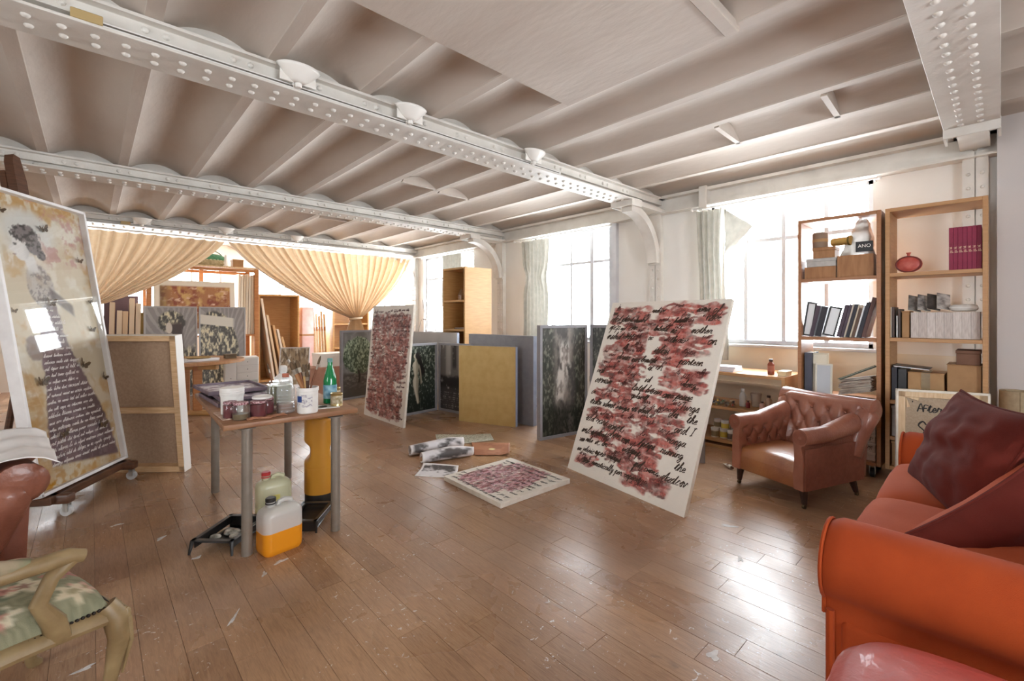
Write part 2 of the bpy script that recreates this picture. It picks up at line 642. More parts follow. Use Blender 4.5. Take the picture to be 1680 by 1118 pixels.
# dried paint splashes on the boards
SPL = mat('dried_white_paint', '#d6d2ce', 0.5, c2='#b9b4b0', ns=40)
r_ = random.Random(19)
for (sx, sy, sl, sw, sa) in ((0.075, 1.93, .085, .018, .5), (-0.03, 2.02, .05, .022, .9), (0.735, 2.60, .035, .012, .3), (0.64, 2.53, .025, .010, 1.2), (-0.02, 2.30, .03, .010, .2), (0.30, 3.35, .03, .012, .8), (0.02, 2.14, .045, .010, .4),
                             (0.12, 3.75, .03, .009, .1), (0.45, 2.25, .05, .006, 1.0), (1.75, 0.75, .03, .02, .2), (1.62, 0.62, .05, .012, .7), (0.42, 2.95, .02, .012, .3), (2.9, 1.15, .05, .015, 2.2), (2.55, .95, .03, .012, .4)):
    pts = []
    for k in range(18):
        a = 2 * math.pi * k / 18
        q = 1 + .35 * math.sin(3 * a + sx * 30) + r_.uniform(-.2, .2)
        x_, y_ = math.cos(a) * sl * q, math.sin(a) * sw * q
        pts.append((sx + x_ * math.cos(sa) - y_ * math.sin(sa), sy + x_ * math.sin(sa) + y_ * math.cos(sa)))
    MB().prism(pts, -0.0005, 0.0012, 'z').build('paint_splash', SPL, floor, smooth=0)

# ---- ceiling: shallow plaster vaults between joists, riveted steel beams
JX0, JS, JZ = 0.226, 0.545, 2.77
BEAMS = [0.14, 2.96, 5.92, 8.79]
ceil = MB().box(LEFT_X - 0.2, WALL_X + 0.3, FRONT_Y - 0.2, BACK_Y + 0.2, 3.05, 3.15).build('ceiling', PLASTER, kind='structure', smooth=0)
joists = [JX0 + JS * k for k in range(-8, 9)]
joists = [j for j in joists if LEFT_X < j < WALL_X]
edges_x = [LEFT_X] + joists + [WALL_X]
BY = [FRONT_Y] + BEAMS + [BACK_Y]
JW = 0.037
vcache = {}
for bi in range(5):
    y0, y1 = BY[bi], BY[bi + 1]
    for i in range(len(edges_x) - 1):
        xa, xb = edges_x[i] + (JW if i else 0), edges_x[i + 1] - (JW if i < len(edges_x) - 2 else 0)
        rise = 0.092 * min(1.0, (xb - xa) / 0.445)
        key = (round(xb - xa, 3), round(y1 - y0, 3))
        if key not in vcache:
            mb = MB()
            w_ = xb - xa

            def fn(u, v, w_=w_, rise=rise, L=y1 - y0):
                a = (u - 0.5) * 2
                return (u * w_, v * L, rise * (1 - a * a) + 0.006 * mnoise.noise(Vector((u * 3, v * L * 1.3, 4.0))))
            mb.grid(fn, 16, 10)
            vcache[key] = mb.mesh('vault', PLASTER, 60)
        o = bpy.data.objects.new('vault', vcache[key])
        COL.objects.link(o)
        o.parent = ceil
        o.location = (xa, y0, JZ + 0.005)
jm = {}
for bi in range(5):
    y0, y1 = BY[bi], BY[bi + 1]
    L = round(y1 - y0, 3)
    if L not in jm:
        jm[L] = MB().box(-JW - 0.002, JW + 0.002, 0, L, 0, 0.03, 0.004, 1).mesh('joist', PLASTER, 30)
    for j in joists:
        o = bpy.data.objects.new('joist', jm[L])
        COL.objects.link(o)
        o.parent = ceil
        o.location = (j, y0, JZ)
# flat boarded-over part, its edge batten, and small cross battens in the vaults
MB().box(LEFT_X, 2.405, 0.97, 2.03, JZ - 0.018, JZ + 0.005, 0.003, 1).build('flat_panel', PLASTER, ceil)
MB().box(LEFT_X, 2.405, 0.90, 0.965, JZ - 0.03, JZ + 0.02, 0.004, 1).build('edge_batten', PLASTER, ceil)
for (xb, yb, rot) in ((3.80, 1.51, 0.02), (3.81, 0.81, 0.03), (3.26, 4.55, 0.0), (2.72, 4.45, 0.0), (2.72, 6.9, 0.0)):
    mb = MB()
    mb.prism([(-.235, .0), (.235, .0), (.22, .035), (.12, .085), (0, .10), (-.12, .085), (-.22, .035)], -.018, .018, 'y')
    mb.build('cross_batten', PLASTER, ceil, loc=(xb, yb, JZ), rot=(0, 0, rot), smooth=30)
mb = MB().box(WALL_X - 0.15, WALL_X - 0.03, 2.28, 2.37, 2.55, 2.80, 0.005, 1)
mb.build('window_post', STEEL, ceil)

# rivet
rv = MB()
rv.lathe([(0.0175, 0.0), (0.0165, -0.006), (0.011, -0.012), (0.004, -0.0145)], 8, cap=True)
rivet_me = rv.mesh('rivet', STEEL, 60)


def rivet_at(parent, loc, rot=None):
    o = bpy.data.objects.new('rivet', rivet_me)
    COL.objects.link(o)
    o.parent = parent
    o.location = loc
    if rot:
        o.rotation_euler = rot


def rivet_mass(parent, pts, name='rivets_beyond'):
    V, Fc = [], []
    src = [tuple(v.co) for v in rivet_me.vertices]
    pol = [tuple(p.vertices) for p in rivet_me.polygons]
    for (p, side) in pts:
        k = len(V)
        for v in src:
            V.append((p[0] + v[0], p[1] + (v[1] if not side else v[2]), p[2] + (v[2] if not side else v[1])))
        Fc += [tuple(k + i for i in q) for q in pol]
    me = bpy.data.meshes.new(name)
    me.from_pydata(V, [], Fc)
    me.materials.append(STEEL)
    o = bpy.data.objects.new(name, me)
    COL.objects.link(o)
    o.parent = parent
    o['kind'] = 'stuff'


BL_NAMES = ['riveted steel beam overhead beside the tall bookcases', 'riveted steel beam carrying the uplights above the paint table', 'riveted steel beam between the paint table and the curtains', 'riveted steel beam above the beige curtains']
XEND = 4.46
for bi, yc in enumerate(BEAMS):
    mb = MB()
    mb.box(LEFT_X, XEND, yc - 0.14, yc + 0.14, 2.628, 2.642, 0.002, 1)
    mb.box(LEFT_X, WALL_X, yc - 0.012, yc + 0.012, 2.642, 3.0)
    for s in (-1, 1):
        mb.box(LEFT_X, WALL_X - 0.1, yc + s * 0.012, yc + s * 0.085, 2.642, 2.654)      # lower angle, flat leg
        mb.box(LEFT_X, WALL_X - 0.1, yc + s * 0.012, yc + s * 0.024, 2.654, 2.69)      # lower angle, upright leg
        mb.box(LEFT_X, WALL_X, yc + s * 0.012, yc + s * 0.075, 2.690, 2.752, 0.002, 1)   # upper angle and ledge
        mb.box(LEFT_X, WALL_X, yc + s * 0.012, yc + s * 0.125, 2.752, 2.768)
    bo = mb.build('ceiling_beam', STEEL, kind='structure', label=BL_NAMES[bi], smooth=30)
    mb = MB().box(XEND - 0.008, XEND + 0.006, yc - 0.142, yc + 0.142, 2.565, 2.645, 0.002, 1)
    mb.box(XEND, XEND + 0.2, yc - 0.142, yc - 0.128, 2.565, 2.645)
    mb.box(XEND, XEND + 0.2, yc + 0.128, yc + 0.142, 2.565, 2.645)
    mb.build('end_plate', STEEL, bo)
    near, far = [], []
    k = 0
    xr = XEND - 0.06
    while xr > LEFT_X + 0.1:
        for s in (-1, 1):
            near.append((xr + (0.0 if s < 0 else 0.004), yc + s * 0.048, 2.628))
        xr -= 0.1125

    def vis(p, lim=1.2):
        d = p[0] * math.cos(YAW) + p[1] * math.sin(YAW)
        s = p[0] * math.sin(YAW) - p[1] * math.cos(YAW)
        return d > 0.3 and abs(s / d) < lim and (p[2] - CAM_H) / d < 0.74
    mass = []
    for p in near:
        if vis(p) and bi < 2:
            rivet_at(bo, p)
        elif vis(p, 1.5):
            mass.append((p, 0))
    # upper rivets on the side facing the room
    xr = XEND
    while xr > LEFT_X + 0.1:
        for dx in (0.0, 0.085):
            p = (xr - dx, yc - 0.075, 2.721)
            if vis(p, 1.5):
                mass.append((p, 1))
        p = (xr - 0.27, yc - 0.024, 2.672)
        mass.append((p, 1))
        xr -= 0.19 * 2
    rivet_mass(bo, mass)

# wall channel under the ceiling along the windows
mb = MB()
mb.box(WALL_X - 0.13, WALL_X + 0.02, FRONT_Y, BACK_Y, 2.575, 2.592)
mb.box(WALL_X - 0.04, WALL_X + 0.02, FRONT_Y, BACK_Y, 2.592, 2.77)
mb.box(WALL_X - 0.13, WALL_X + 0.02, FRONT_Y, BACK_Y, 2.752, 2.785)
mb.box(WALL_X - 0.055, WALL_X + 0.02, FRONT_Y, BACK_Y, 2.592, 2.64)
mb.build('trim_1', STEEL, kind='structure', smooth=0)

# ---- columns with curved brackets
for bi, yc in enumerate(BEAMS):
    mb = MB()
    mb.box(5.205, 5.227, yc - 0.075, yc - 0.004, 0, 2.0 if bi else 2.63)
    mb.box(5.205, 5.227, yc + 0.004, yc + 0.075, 0, 2.0 if bi else 2.63)
    mb.box(5.227, WALL_X, yc - 0.07, yc + 0.07, 0, 2.63)
    mb.box(5.20, WALL_X, yc - 0.10, yc + 0.10, 0, 0.12, 0.004, 1)
    co = mb.build('column', STEEL, kind='structure', label=['riveted steel column behind the tall bookcases', 'riveted steel column with curved bracket above the big red canvas', 'riveted steel column with curved bracket beside the beech shelf', 'riveted steel column beside the beige curtain'][bi])
    mass = []
    z = 0.2
    rows = []
    while z < (2.55 if bi else 2.5):
        for s in (-1, 1):
            rows.append((5.205, yc + s * 0.04, z))
        z += 0.1125
    V, Fc = [], []
    src = [tuple(v.co) for v in rivet_me.vertices]
    pol = [tuple(p.vertices) for p in rivet_me.polygons]
    for p in rows:
        if p[2] > 1.95 and bi:
            continue
        k = len(V)
        V += [(p[0] + v[2] * 1.0, p[1] + v[0] * 0.8, p[2] + v[1] * 0.8) for v in src]
        Fc += [tuple(k + i for i in q) for q in pol]
    me = bpy.data.meshes.new('column_rivets')
    me.from_pydata(V, [], Fc)
    me.materials.append(STEEL)
    o = bpy.data.objects.new('column_rivets', me)
    COL.objects.link(o)
    o.parent = co
    o['kind'] = 'stuff'
    if bi:
        # quarter ring bracket in the XZ plane, plus its straight top and side plates
        cx, cz, ro, ri = 4.565, 1.97, 0.645, 0.555
        pts = [(cx + ro * math.cos(a), cz + ro * math.sin(a)) for a in np.linspace(0, math.pi / 2, 14)]
        pts += [(cx + ri * math.cos(a), cz + ri * math.sin(a)) for a in np.linspace(math.pi / 2, 0, 14)]
        MB().prism(pts, yc - 0.07, yc + 0.07, 'y').build('curved_bracket', STEEL, co, smooth=40)
        mb = MB().box(4.46, 5.22, yc - 0.12, yc + 0.12, 2.585, 2.628)
        mb.box(5.185, 5.207, yc - 0.085, yc + 0.085, 1.95, 2.6)
        mb.build('bracket_plate', STEEL, co, smooth=0)

# ---- walls and windows
HT = 3.05
WINS_R = [(0.80, 2.31, 1.0, 2.58), (3.67, 5.20, 0.95, 2.58), (6.75, 8.5, 0.95, 2.56), (9.3, 11.2, 0.95, 2.55)]
mb = MB()
ys = [0.0] + [v for w in WINS_R for v in w[:2]] + [BACK_Y]
for i in range(0, len(ys), 2):
    mb.box(WALL_X, WALL_X + 0.3, ys[i], ys[i + 1], 0, HT)
for (a, b, z0, z1) in WINS_R:
    mb.box(WALL_X, WALL_X + 0.3, a, b, 0, z0)
    mb.box(WALL_X, WALL_X + 0.3, a, b, z1, HT)
mb.build('wall_right', WALLW, kind='structure', smooth=0)
MB().box(5.125, WALL_X + 0.3, FRONT_Y, 0.02, 0, HT).build('wall_right_near', LILAC, kind='structure', smooth=0)
MB().box(5.10, 5.125, FRONT_Y, -0.2, 0, 0.10, 0.004, 1).build('baseboard_right', WALLW, kind='structure')
FILL_WINS_F = [(-0.2, 2.2, 0.95, 2.2)]  # unseen window behind the camera, added as fill for camera-facing sides
mb = MB()
xs = [LEFT_X] + [v for w in FILL_WINS_F for v in w[:2]] + [5.125]
for i in range(0, len(xs), 2):
    mb.box(xs[i], xs[i + 1], FRONT_Y - 0.3, FRONT_Y, 0, HT)
for (a, b, z0, z1) in FILL_WINS_F:
    mb.box(a, b, FRONT_Y - 0.3, FRONT_Y, 0, z0)
    mb.box(a, b, FRONT_Y - 0.3, FRONT_Y, z1, HT)
mb.build('wall_front', WALLW, kind='structure', smooth=0)
FILL_WINS_L = [(0.2, 1.6, 0.95, 2.4)]  # unseen left-wall window, added to lift the light on that side
mb = MB()
ys = [FRONT_Y] + [v for w in FILL_WINS_L for v in w[:2]] + [BACK_Y]
for i in range(0, len(ys), 2):
    mb.box(LEFT_X - 0.3, LEFT_X, ys[i], ys[i + 1], 0, HT)
for (a, b, z0, z1) in FILL_WINS_L:
    mb.box(LEFT_X - 0.3, LEFT_X, a, b, 0, z0)
    mb.box(LEFT_X - 0.3, LEFT_X, a, b, z1, HT)
mb.build('wall_left', WALLW, kind='structure', smooth=0)
WINS_B = [(-0.6, 2.1, 0.95, 2.45), (2.35, 4.7, 0.95, 2.45)]
mb = MB()
xs = [LEFT_X] + [v for w in WINS_B for v in w[:2]] + [WALL_X + 0.3]
for i in range(0, len(xs), 2):
    mb.box(xs[i], xs[i + 1], BACK_Y, BACK_Y + 0.3, 0, HT)
for (a, b, z0, z1) in WINS_B:
    mb.box(a, b, BACK_Y, BACK_Y + 0.3, 0, z0)
    mb.box(a, b, BACK_Y, BACK_Y + 0.3, z1, HT)
mb.build('wall_back', WALLW, kind='structure', smooth=0)
wn = 0


def window(side, a, b, z0, z1, ncol, transom, thick=()):
    """frame, mullions, transom and one pane for each light; local x along the wall, y outwards"""
    global wn
    wn += 1
    W_ = b - a
    if side == 'R':
        loc, rot = (WALL_X + 0.06, a, 0), (0, 0, math.pi / 2)
        flip = -1
    elif side == 'L':
        loc, rot = (LEFT_X - 0.06, a, 0), (0, 0, math.pi / 2)
        flip = 1
    elif side == 'F':
        loc, rot = (a, FRONT_Y - 0.11, 0), (0, 0, 0)
        flip = -1
    else:
        loc, rot = (a, BACK_Y + 0.06, 0), (0, 0, 0)
        flip = 1
    root = empty('window_%d' % wn, loc, rot=rot)
    root['kind'] = 'structure'
    if side == 'F':
        root.location.y = FRONT_Y - 0.06
    t0, t1 = sorted((0.0, 0.05 * flip))
    mb = MB()
    fw = 0.045
    for (x0, x1, y0, y1) in ((0, W_, z0, z0 + fw), (0, W_, z1 - fw, z1), (0, fw, z0, z1), (W_ - fw, W_, z0, z1)):
        mb.box(x0, x1, t0, t1, y0, y1, 0.004, 1)
    mb.build('window_frame', FRAMEW, root)
    cw = W_ / ncol
    zt = transom
    for i in range(1, ncol):
        hw = 0.034 if i in thick else 0.02
        MB().box(i * cw - hw, i * cw + hw, t0, t1, z0 + fw, z1 - fw, 0.004, 1).build('mullion', FRAMEW, root)
    for i in range(ncol):
        MB().box(i * cw + 0.014, (i + 1) * cw - 0.014, t0 + 0.008, t1 - 0.008, zt - 0.02, zt + 0.02, 0.003, 1).build('glazing_bar', FRAMEW, root)
        for (p0, p1) in ((z0 + 0.03, zt), (zt, z1 - 0.03)):
            MB().box(i * cw + 0.01, (i + 1) * cw - 0.01, (t0 + t1) / 2 - 0.002, (t0 + t1) / 2 + 0.002, p0, p1).build('pane', PANE, root, smooth=0)
    i0, i1 = (0.0, 0.12) if flip < 0 else (-0.12, 0.0)
    MB().box(-0.03, W_ + 0.03, i0, i1, z0 - 0.03, z0, 0.006, 2).build('window_sill', FRAMEW, root)
    if side == 'R':
        portal((WALL_X + 0.31, (a + b) / 2, (z0 + z1) / 2), (0, math.pi / 2, 0), z1 - z0, W_)
    elif side == 'L':
        portal((LEFT_X - 0.31, (a + b) / 2, (z0 + z1) / 2), (0, -math.pi / 2, 0), z1 - z0, W_)
    elif side == 'F':
        portal(((a + b) / 2, FRONT_Y - 0.31, (z0 + z1) / 2), (math.pi / 2, 0, 0), W_, z1 - z0)
    else:
        portal(((a + b) / 2, BACK_Y + 0.31, (z0 + z1) / 2), (-math.pi / 2, 0, 0), W_, z1 - z0)


for i, w in enumerate(WINS_R):
    window('R', *w, 4 if i < 2 else 5, [2.13, 2.10, 2.10, 2.07][i], thick=(1,) if i == 1 else ())
for w in FILL_WINS_L:
    window('L', *w, 4, 2.07)  # added window, out of view, built for its fill light
for w in FILL_WINS_F:
    window("F", *w, 6, 1.85)  # added window behind the camera, built for its fill light
for w in WINS_B:
    window('B', *w, 5, 2.0)
# upright casing beside the second window, cream dado under the first
MB().box(WALL_X - 0.06, WALL_X + 0.005, 3.55, 3.665, 0, 2.575, 0.004, 1).build('trim_2', FRAMEW, kind='structure')
MB().box(WALL_X - 0.012, WALL_X + 0.005, 0.25, 2.6, 0, 0.97).build('trim_3', CREAM, kind='structure', smooth=0)
MB().box(WALL_X - 0.035, WALL_X - 0.005, 0.3, 2.6, 0.55, 0.58).build('trim_4', CREAM, kind='structure', smooth=0)
# ================================================================== PAINTINGS, SCREENS AND PAPERS
PAINT = attrmat('oil_on_canvas', 0.55, bump=0.25, bs=90)
PRINT = attrmat('photo_print', 0.38, bump=0.02, spec=0.4)
PAPER = attrmat('printed_paper', 0.55, bump=0.02)
CANV = mat('raw_canvas', '#e9e3d8', 0.85, c2='#ded6c8', ns=20, bump=0.15, bs=300)
LINEN = mat('linen', '#a98e75', 0.9, c2='#9c8068', ns=60, bump=0.3, bs=400)
PINE = mat('pine', '#d6b48c', 0.6, c2='#c39d72', ns=9, stretch=(1, 1, 8), bump=0.05)
PINE2 = mat('pine_pale', '#dfc5a2', 0.6, c2='#d0b088', ns=9, stretch=(8, 1, 1), bump=0.05)
GREYF = mat('grey_frame_paint', '#8f8d90', 0.45, c2='#86848a', ns=14)
BLUEF = mat('blue_grey_edge', '#9aa3b4', 0.4, c2='#8d96a8', ns=10)
INKB = mat('brown_ink', '#3d2b20', 0.5)
INKW = mat('white_ink', '#e8e2dc', 0.6)
RED_BLOBS = [(.03, .42, .03, .14), (.47, .97, .02, .13), (.40, .76, .11, .2), (.18, .42, .13, .22), (.14, .42, .20, .31), (.56, .92, .19, .29), (.04, .42, .27, .38), (.5, .78, .28, .36),
             (.05, .48, .36, .44), (.62, .96, .36, .46), (.16, .42, .44, .52), (.5, .86, .48, .64), (.08, .45, .52, .58), (.28, .62, .57, .68), (.05, .34, .63, .70), (.55, .86, .62, .76),
             (.22, .52, .70, .78), (.12, .34, .76, .81), (.4, .76, .74, .88), (.3, .55, .80, .9), (.06, .26, .90, .95), (.5, .86, .88, .97), (.3, .42, .2, .6)]


def red_fn(blobs, seed, dens=1.0, base='#e6e0d6', c1='#9c4640', c2='#7a322d', c3='#b9665c', row=0.024, asp=1.0):
    """wet red brushwork dragged along the written lines; returns colour function and coverage function"""
    r = random.Random(seed)
    st = []
    for (a, b, c, d) in blobs:
        t = c + row * .4
        while t < d:
            x = a + r.uniform(-.03, .03)
            while x < b:
                L = r.uniform(.10, .28)
                st.append((x, min(x + L, b + r.uniform(-.02, .03)), t + r.uniform(-.006, .006), r.uniform(.006, .0165), r.uniform(0, 6.3), r.uniform(.002, .010), r.uniform(.45, 1.0), r.uniform(-.10, .10)))
                x += L * r.uniform(.6, 1.0)
            t += row * r.uniform(.75, 1.15)

    def cover(u, v):
        t = 1 - v
        wt = t + .018 * (fbm(u, t, 14, seed + 1) - .5)
        m = np.zeros_like(u)
        for (x0, x1, tc, hw, ph, am, op, sl) in st:
            dy = np.abs(wt - tc - am * np.sin(u * 38 + ph) - sl * (u - x0)) / hw
            e = .02
            m = np.maximum(m, op * sstep(1.35, .55, dy) * sstep(x0 - e, x0 + e, u) * sstep(x1 + e, x1 - e, u))
        n = fbm(u, t * 1.3, 34, seed + 3, 4)
        dry = fbm(u * .6, t * 3.0, 30, seed + 8, 3)
        return np.clip(sstep(.22, .62, m * dens * (.62 + .8 * dry) + .30 * (n - .5)), 0, 1)

    def fn(u, v):
        t = 1 - v
        mask = cover(u, v)
        C = np.ones(u.shape + (3,)) * np.array(lin(base))
        C *= (0.97 + 0.06 * fbm(u, t, 40, seed + 4))[..., None]
        shade = fbm(u, t * 2.0, 16, seed + 5, 5)
        paint = mixc(np.ones(u.shape + (3,)) * np.array(lin(c1)), c2, sstep(0.46, 0.62, shade))
        paint = mixc(paint, c3, sstep(0.50, 0.36, shade) * 0.9)
        wx, wy = fbm(u, t, 7, seed + 20), fbm(u, t, 7, seed + 21)
        sw = fbm(u + .22 * wx, t * 1.9 + .22 * wy, 30, seed + 22, 4)
        paint = mixc(paint, '#4a221b', sstep(.055, .012, np.abs(sw - .47)) * .75)
        paint = mixc(paint, '#d09486', sstep(.05, .01, np.abs(sw - .60)) * .35)
        paint = mixc(paint, '#3f1d17', sstep(0.62, 0.72, fbm(u * 1.2, t * 2.2, 20, seed + 7, 4)) * 0.7)
        mask = mask * (.70 + .30 * sstep(.35, .55, fbm(u, t * 1.6, 24, seed + 23, 3)))
        wash = np.zeros_like(u)
        wu, wt = u + .05 * (fbm(u, t, 9, seed + 11) - .5), t + .05 * (fbm(u, t, 9, seed + 12) - .5)
        for (a, b, c, d) in blobs:
            wash = np.maximum(wash, sstep(a - .02, a + .03, wu) * sstep(b + .02, b - .03, wu) * sstep(c - .012, c + .014, wt) * sstep(d + .012, d - .014, wt))
        wash *= sstep(.34, .62, fbm(u, t * 1.5, 18, seed + 13, 4))
        C = mixc(C, '#b85f56' if base == '#e6e0d6' and c1 != '#b5707a' else c3, wash * .7)
        swirl = sstep(.12, .03, np.abs(fbm(u, t * 1.4, 11, seed + 14, 3) - .5)) * wash
        k = (np.maximum(mask * 0.9, swirl * .55))[..., None]
        return C * (1 - k) + paint * k
    return fn, cover


def canvas_body(root, w, h, t=0.035, edge=CANV, name='stretched_canvas'):
    return MB().box(0, w, 0.0, t, 0, h, 0.003, 1).build(name, edge, root)


def script_lines(w, h, nlines, size, seed, words=None, margin=0.03, top=0.04, cover=None, keep=0.35):
    r = random.Random(seed)
    out = []
    for k in range(nlines):
        z = h * (1 - top) - size * 1.6 - k * (h * (1 - 2 * top)) / nlines
        x = w * margin + r.uniform(0, 0.02)
        ph = r.uniform(0, 6)
        lim = w * (1 - margin)
        if words and k in words:
            lim = w * words[k][1] - size * .6
            p, _ = strokes(words[k][0], w * words[k][1], z, size * words[k][2], 0.42, 0.05, r)
            out += p
        while x < lim - size * 3:
            sz = size * r.uniform(0.75, 1.3)
            zz = z + size * (.5 * math.sin(x * 5 + ph) + r.uniform(-.3, .3))
            p, x2 = strokes(babble(r.randint(2, 6), r), x, zz, sz, 0.6, 0.17, r)
            if x2 > lim:
                break
            c = float(cover(np.array([[(x + x2) / 2 / w]]), np.array([[zz / h]]))[0, 0]) if cover else 0.0
            if c < .35 or r.random() < keep:
                out += p
            x = x2 + size * r.uniform(0.5, 1.3)
    return out


# ---- big red canvas leaning in front of the window
root, w = plane_root('script_canvas', (3.002, 2.535, 0), (2.808, 1.393, 0), 0.383, 'big white canvas of red paint and dark handwriting leaning upright by the windows', 'painting')
H1 = 1.53
canvas_body(root, w, H1)
fn_, cov_ = red_fn(RED_BLOBS, 5, c1='#a23b34', c2='#7d2a25', c3='#bf5f55')
picture('painted_face', 0, w, 0, H1, 260, 340, fn_, PAINT, root)
WD = {0: ('of', .89, 1.2), 2: ('mother', .77, 1.1), 3: ('on', .90, 1.35), 5: ('parteen', .73, 1.15), 7: ('long', .80, 1.1), 9: ('Turgs', .81, 1.2), 10: ('the', .88, 1.15), 11: ('and I', .81, 1.2),
      12: ('ranga', .78, 1.1), 13: ('running', .75, 1.1), 14: ('the', .87, 1.2), 16: ('simatically per osperit.', .22, .95)}
mb = MB()
ribbons(mb, script_lines(w, H1, 17, 0.026, 21, WD, cover=cov_), 0.0085, -0.002)
mb.build('handwriting', INKB, root, smooth=0, kind='stuff')
mb = MB()
r_ = random.Random(8)
for (a, b, c, d) in RED_BLOBS:      # dark loops scratched into the red
    for k in range(8):
        x0, z0 = w * r_.uniform(a, b - .06), H1 * (1 - r_.uniform(c, d))
        p, _ = strokes(babble(r_.randint(1, 4), r_), x0, z0, 0.019, 0.5, 0.25, r_)
        ribbons(mb, p, 0.0048, -0.0018)
mb.build('scratched_loops', mat('umber_ink', '#4f2420', 0.5), root, smooth=0, kind='stuff')

# ---- narrower red canvas leaning by the screens
root, w = plane_root('script_canvas', (2.664, 5.775, 0), (2.664, 4.735, 0), 0.096, 'red and white handwritten canvas leaning in front of the tree photograph screen', 'painting')
H2 = 1.45
canvas_body(root, w, H2, 0.03)
r_ = random.Random(5)
bl2 = [(.04, .96, .1, .35), (.06, .5, .33, .62), (.45, .95, .3, .45), (.3, .93, .45, .65), (.05, .7, .62, .9), (.4, .9, .72, .97), (.1, .95, .08, .2), (.05, .35, .85, .96)]
fn_, cov_ = red_fn(bl2, 15, 0.92, c1='#8f4038', c2='#6d2f29', c3='#b06a5c', row=.021)
picture('painted_face', 0, w, 0, H2, 190, 260, fn_, PAINT, root)
mb = MB()
ribbons(mb, script_lines(w, H2, 22, 0.017, 33, cover=cov_, keep=.25), 0.0055, -0.002)
mb.build('handwriting', mat('umber_ink', '#4f2420', 0.5), root, smooth=0, kind='stuff')

# ---- square canvas lying on the floor
root = empty('floor_canvas', (2.03, 2.30, 0.0), math.radians(-1.5), 'square pink and white handwritten canvas lying flat on the floorboards', 'painting')
S3 = 0.705
MB().box(0, S3, 0, S3, 0.0, 0.036, 0.003, 1).build('stretched_canvas', CANV, root)
bl3 = [(.06, .94, .2, .75), (.1, .5, .12, .6), (.3, .75, .1, .35), (.25, .6, .5, .85), (.55, .9, .3, .55), (.5, .85, .5, .8), (.08, .3, .5, .7)]
f0, cov_ = red_fn(bl3, 25, 1.0, c1='#b5707a', c2='#9c4a54', c3='#d3a3b2', row=.026)
picture('painted_face', 0, S3, 0, S3, 130, 130, f0, PAINT, root, 0.0372, horiz=True)
mb = MB()
pol = script_lines(S3, S3, 10, 0.014, 41)
pol = [[(S3 - q[1], q[0]) for q in pp] for pp in pol]
pol = [pp for pp in pol if not (0.12 < pp[0][0] / S3 < 0.8 and 0.15 < pp[0][1] / S3 < 0.85 and random.Random(int(pp[0][0] * 1e5)).random() < 0.6)]
ribbons(mb, pol, 0.007, 0.0384, horiz=True)
mb.build('handwriting', mat('grey_ink', '#4a4a48', 0.5), root, smooth=0, kind='stuff')


# ---- folding photograph screens
def tree_fn(u, v):
    t = 1 - v
    n, n2 = fbm(u, t, 12, 3, 5), fbm(u, t, 40, 4, 3)
    C = np.ones(u.shape + (3,)) * np.array(lin('#8b8987'))
    C = mixc(C, '#6f6c6a', sstep(0.3, 0.7, fbm(u, t, 6, 8)))
    g = sstep(0.60, 0.66, t)
    C = mixc(C, '#4d4842', g)
    C = mixc(C, '#756e66', g * sstep(0.45, 0.7, fbm(u, t * 3, 14, 9)) * sstep(0.95, 0.7, t))
    d = np.hypot((u - 0.46) / 0.48, (t - 0.36) / 0.31) + 0.25 * (n - 0.5)
    m = sstep(1.0, 0.9, d)
    leaf = mixc(np.ones(u.shape + (3,)) * np.array(lin('#3c4a36')), '#a5b39a', sstep(0.42, 0.72, n2 * 0.6 + n * 0.4 + 0.12 * (0.5 - t)))
    C = C * (1 - m[..., None]) + leaf * m[..., None]
    tr = sstep(0.035, 0.025, np.abs(u - 0.46 - 0.02 * np.sin(t * 20))) * sstep(0.55, 0.6, t) * sstep(0.8, 0.78, t)
    return mixc(C, '#2c2822', tr)


def garden_fn(figx, seed):
    """dark foliage; a pale standing figure with long dark hair seen from the side"""
    def fn(u, v):
        t = 1 - v
        n, n2 = fbm(u, t, 10, seed, 5), fbm(u, t, 34, seed + 1, 3)
        C = np.ones(u.shape + (3,)) * np.array(lin('#2b3129'))
        C = mixc(C, '#78806f', sstep(0.5, 0.72, n2) * sstep(0.75, 0.4, t))
        C = mixc(C, '#a9aca2', sstep(0.62, 0.78, n2) * 0.6)
        C = mixc(C, '#1b201a', sstep(0.66, 0.9, t) * 0.7)
        tk = [.17, .22, .26, .30, .38, .45, .52, .60, .72, .82, .90]
        L_ = np.interp(t, tk, [.00, -.015, -.07, -.085, -.06, -.035, -.075, -.07, -.02, .02, .05]) + figx
        R_ = np.interp(t, tk, [.04, .03, .055, .085, .075, .05, .085, .075, .065, .09, .09]) + figx
        body = sstep(L_ - .012, L_ + .012, u) * sstep(R_ + .012, R_ - .012, u) * sstep(.17, .19, t) * sstep(.90, .86, t)
        armx = figx + .10 + .05 * np.sin((t - .28) * 5)
        body = np.maximum(body, sstep(.026, .012, np.abs(u - armx)) * sstep(.27, .30, t) * sstep(.60, .57, t))
        head = sstep(1, 0.85, np.hypot((u - figx) / 0.055, (t - 0.155) / 0.042))
        tone = mixc(np.ones(u.shape + (3,)) * np.array(lin('#c3b8a4')), '#8d826f', sstep(.4, .7, (u - L_) / np.maximum(.02, R_ - L_)) * .8)
        k = (np.maximum(body, head) * .95)[..., None]
        C = C * (1 - k) + tone * k
        hair = sstep(1, .8, np.hypot((u - figx - .045) / .06, (t - .15) / .06)) + sstep(.06, .035, np.abs(u - figx - .085 - .12 * sstep(.12, .45, t))) * sstep(.12, .16, t) * sstep(.52, .42, t)
        return mixc(C, '#1f1a18', np.clip(hair, 0, 1))
    return fn


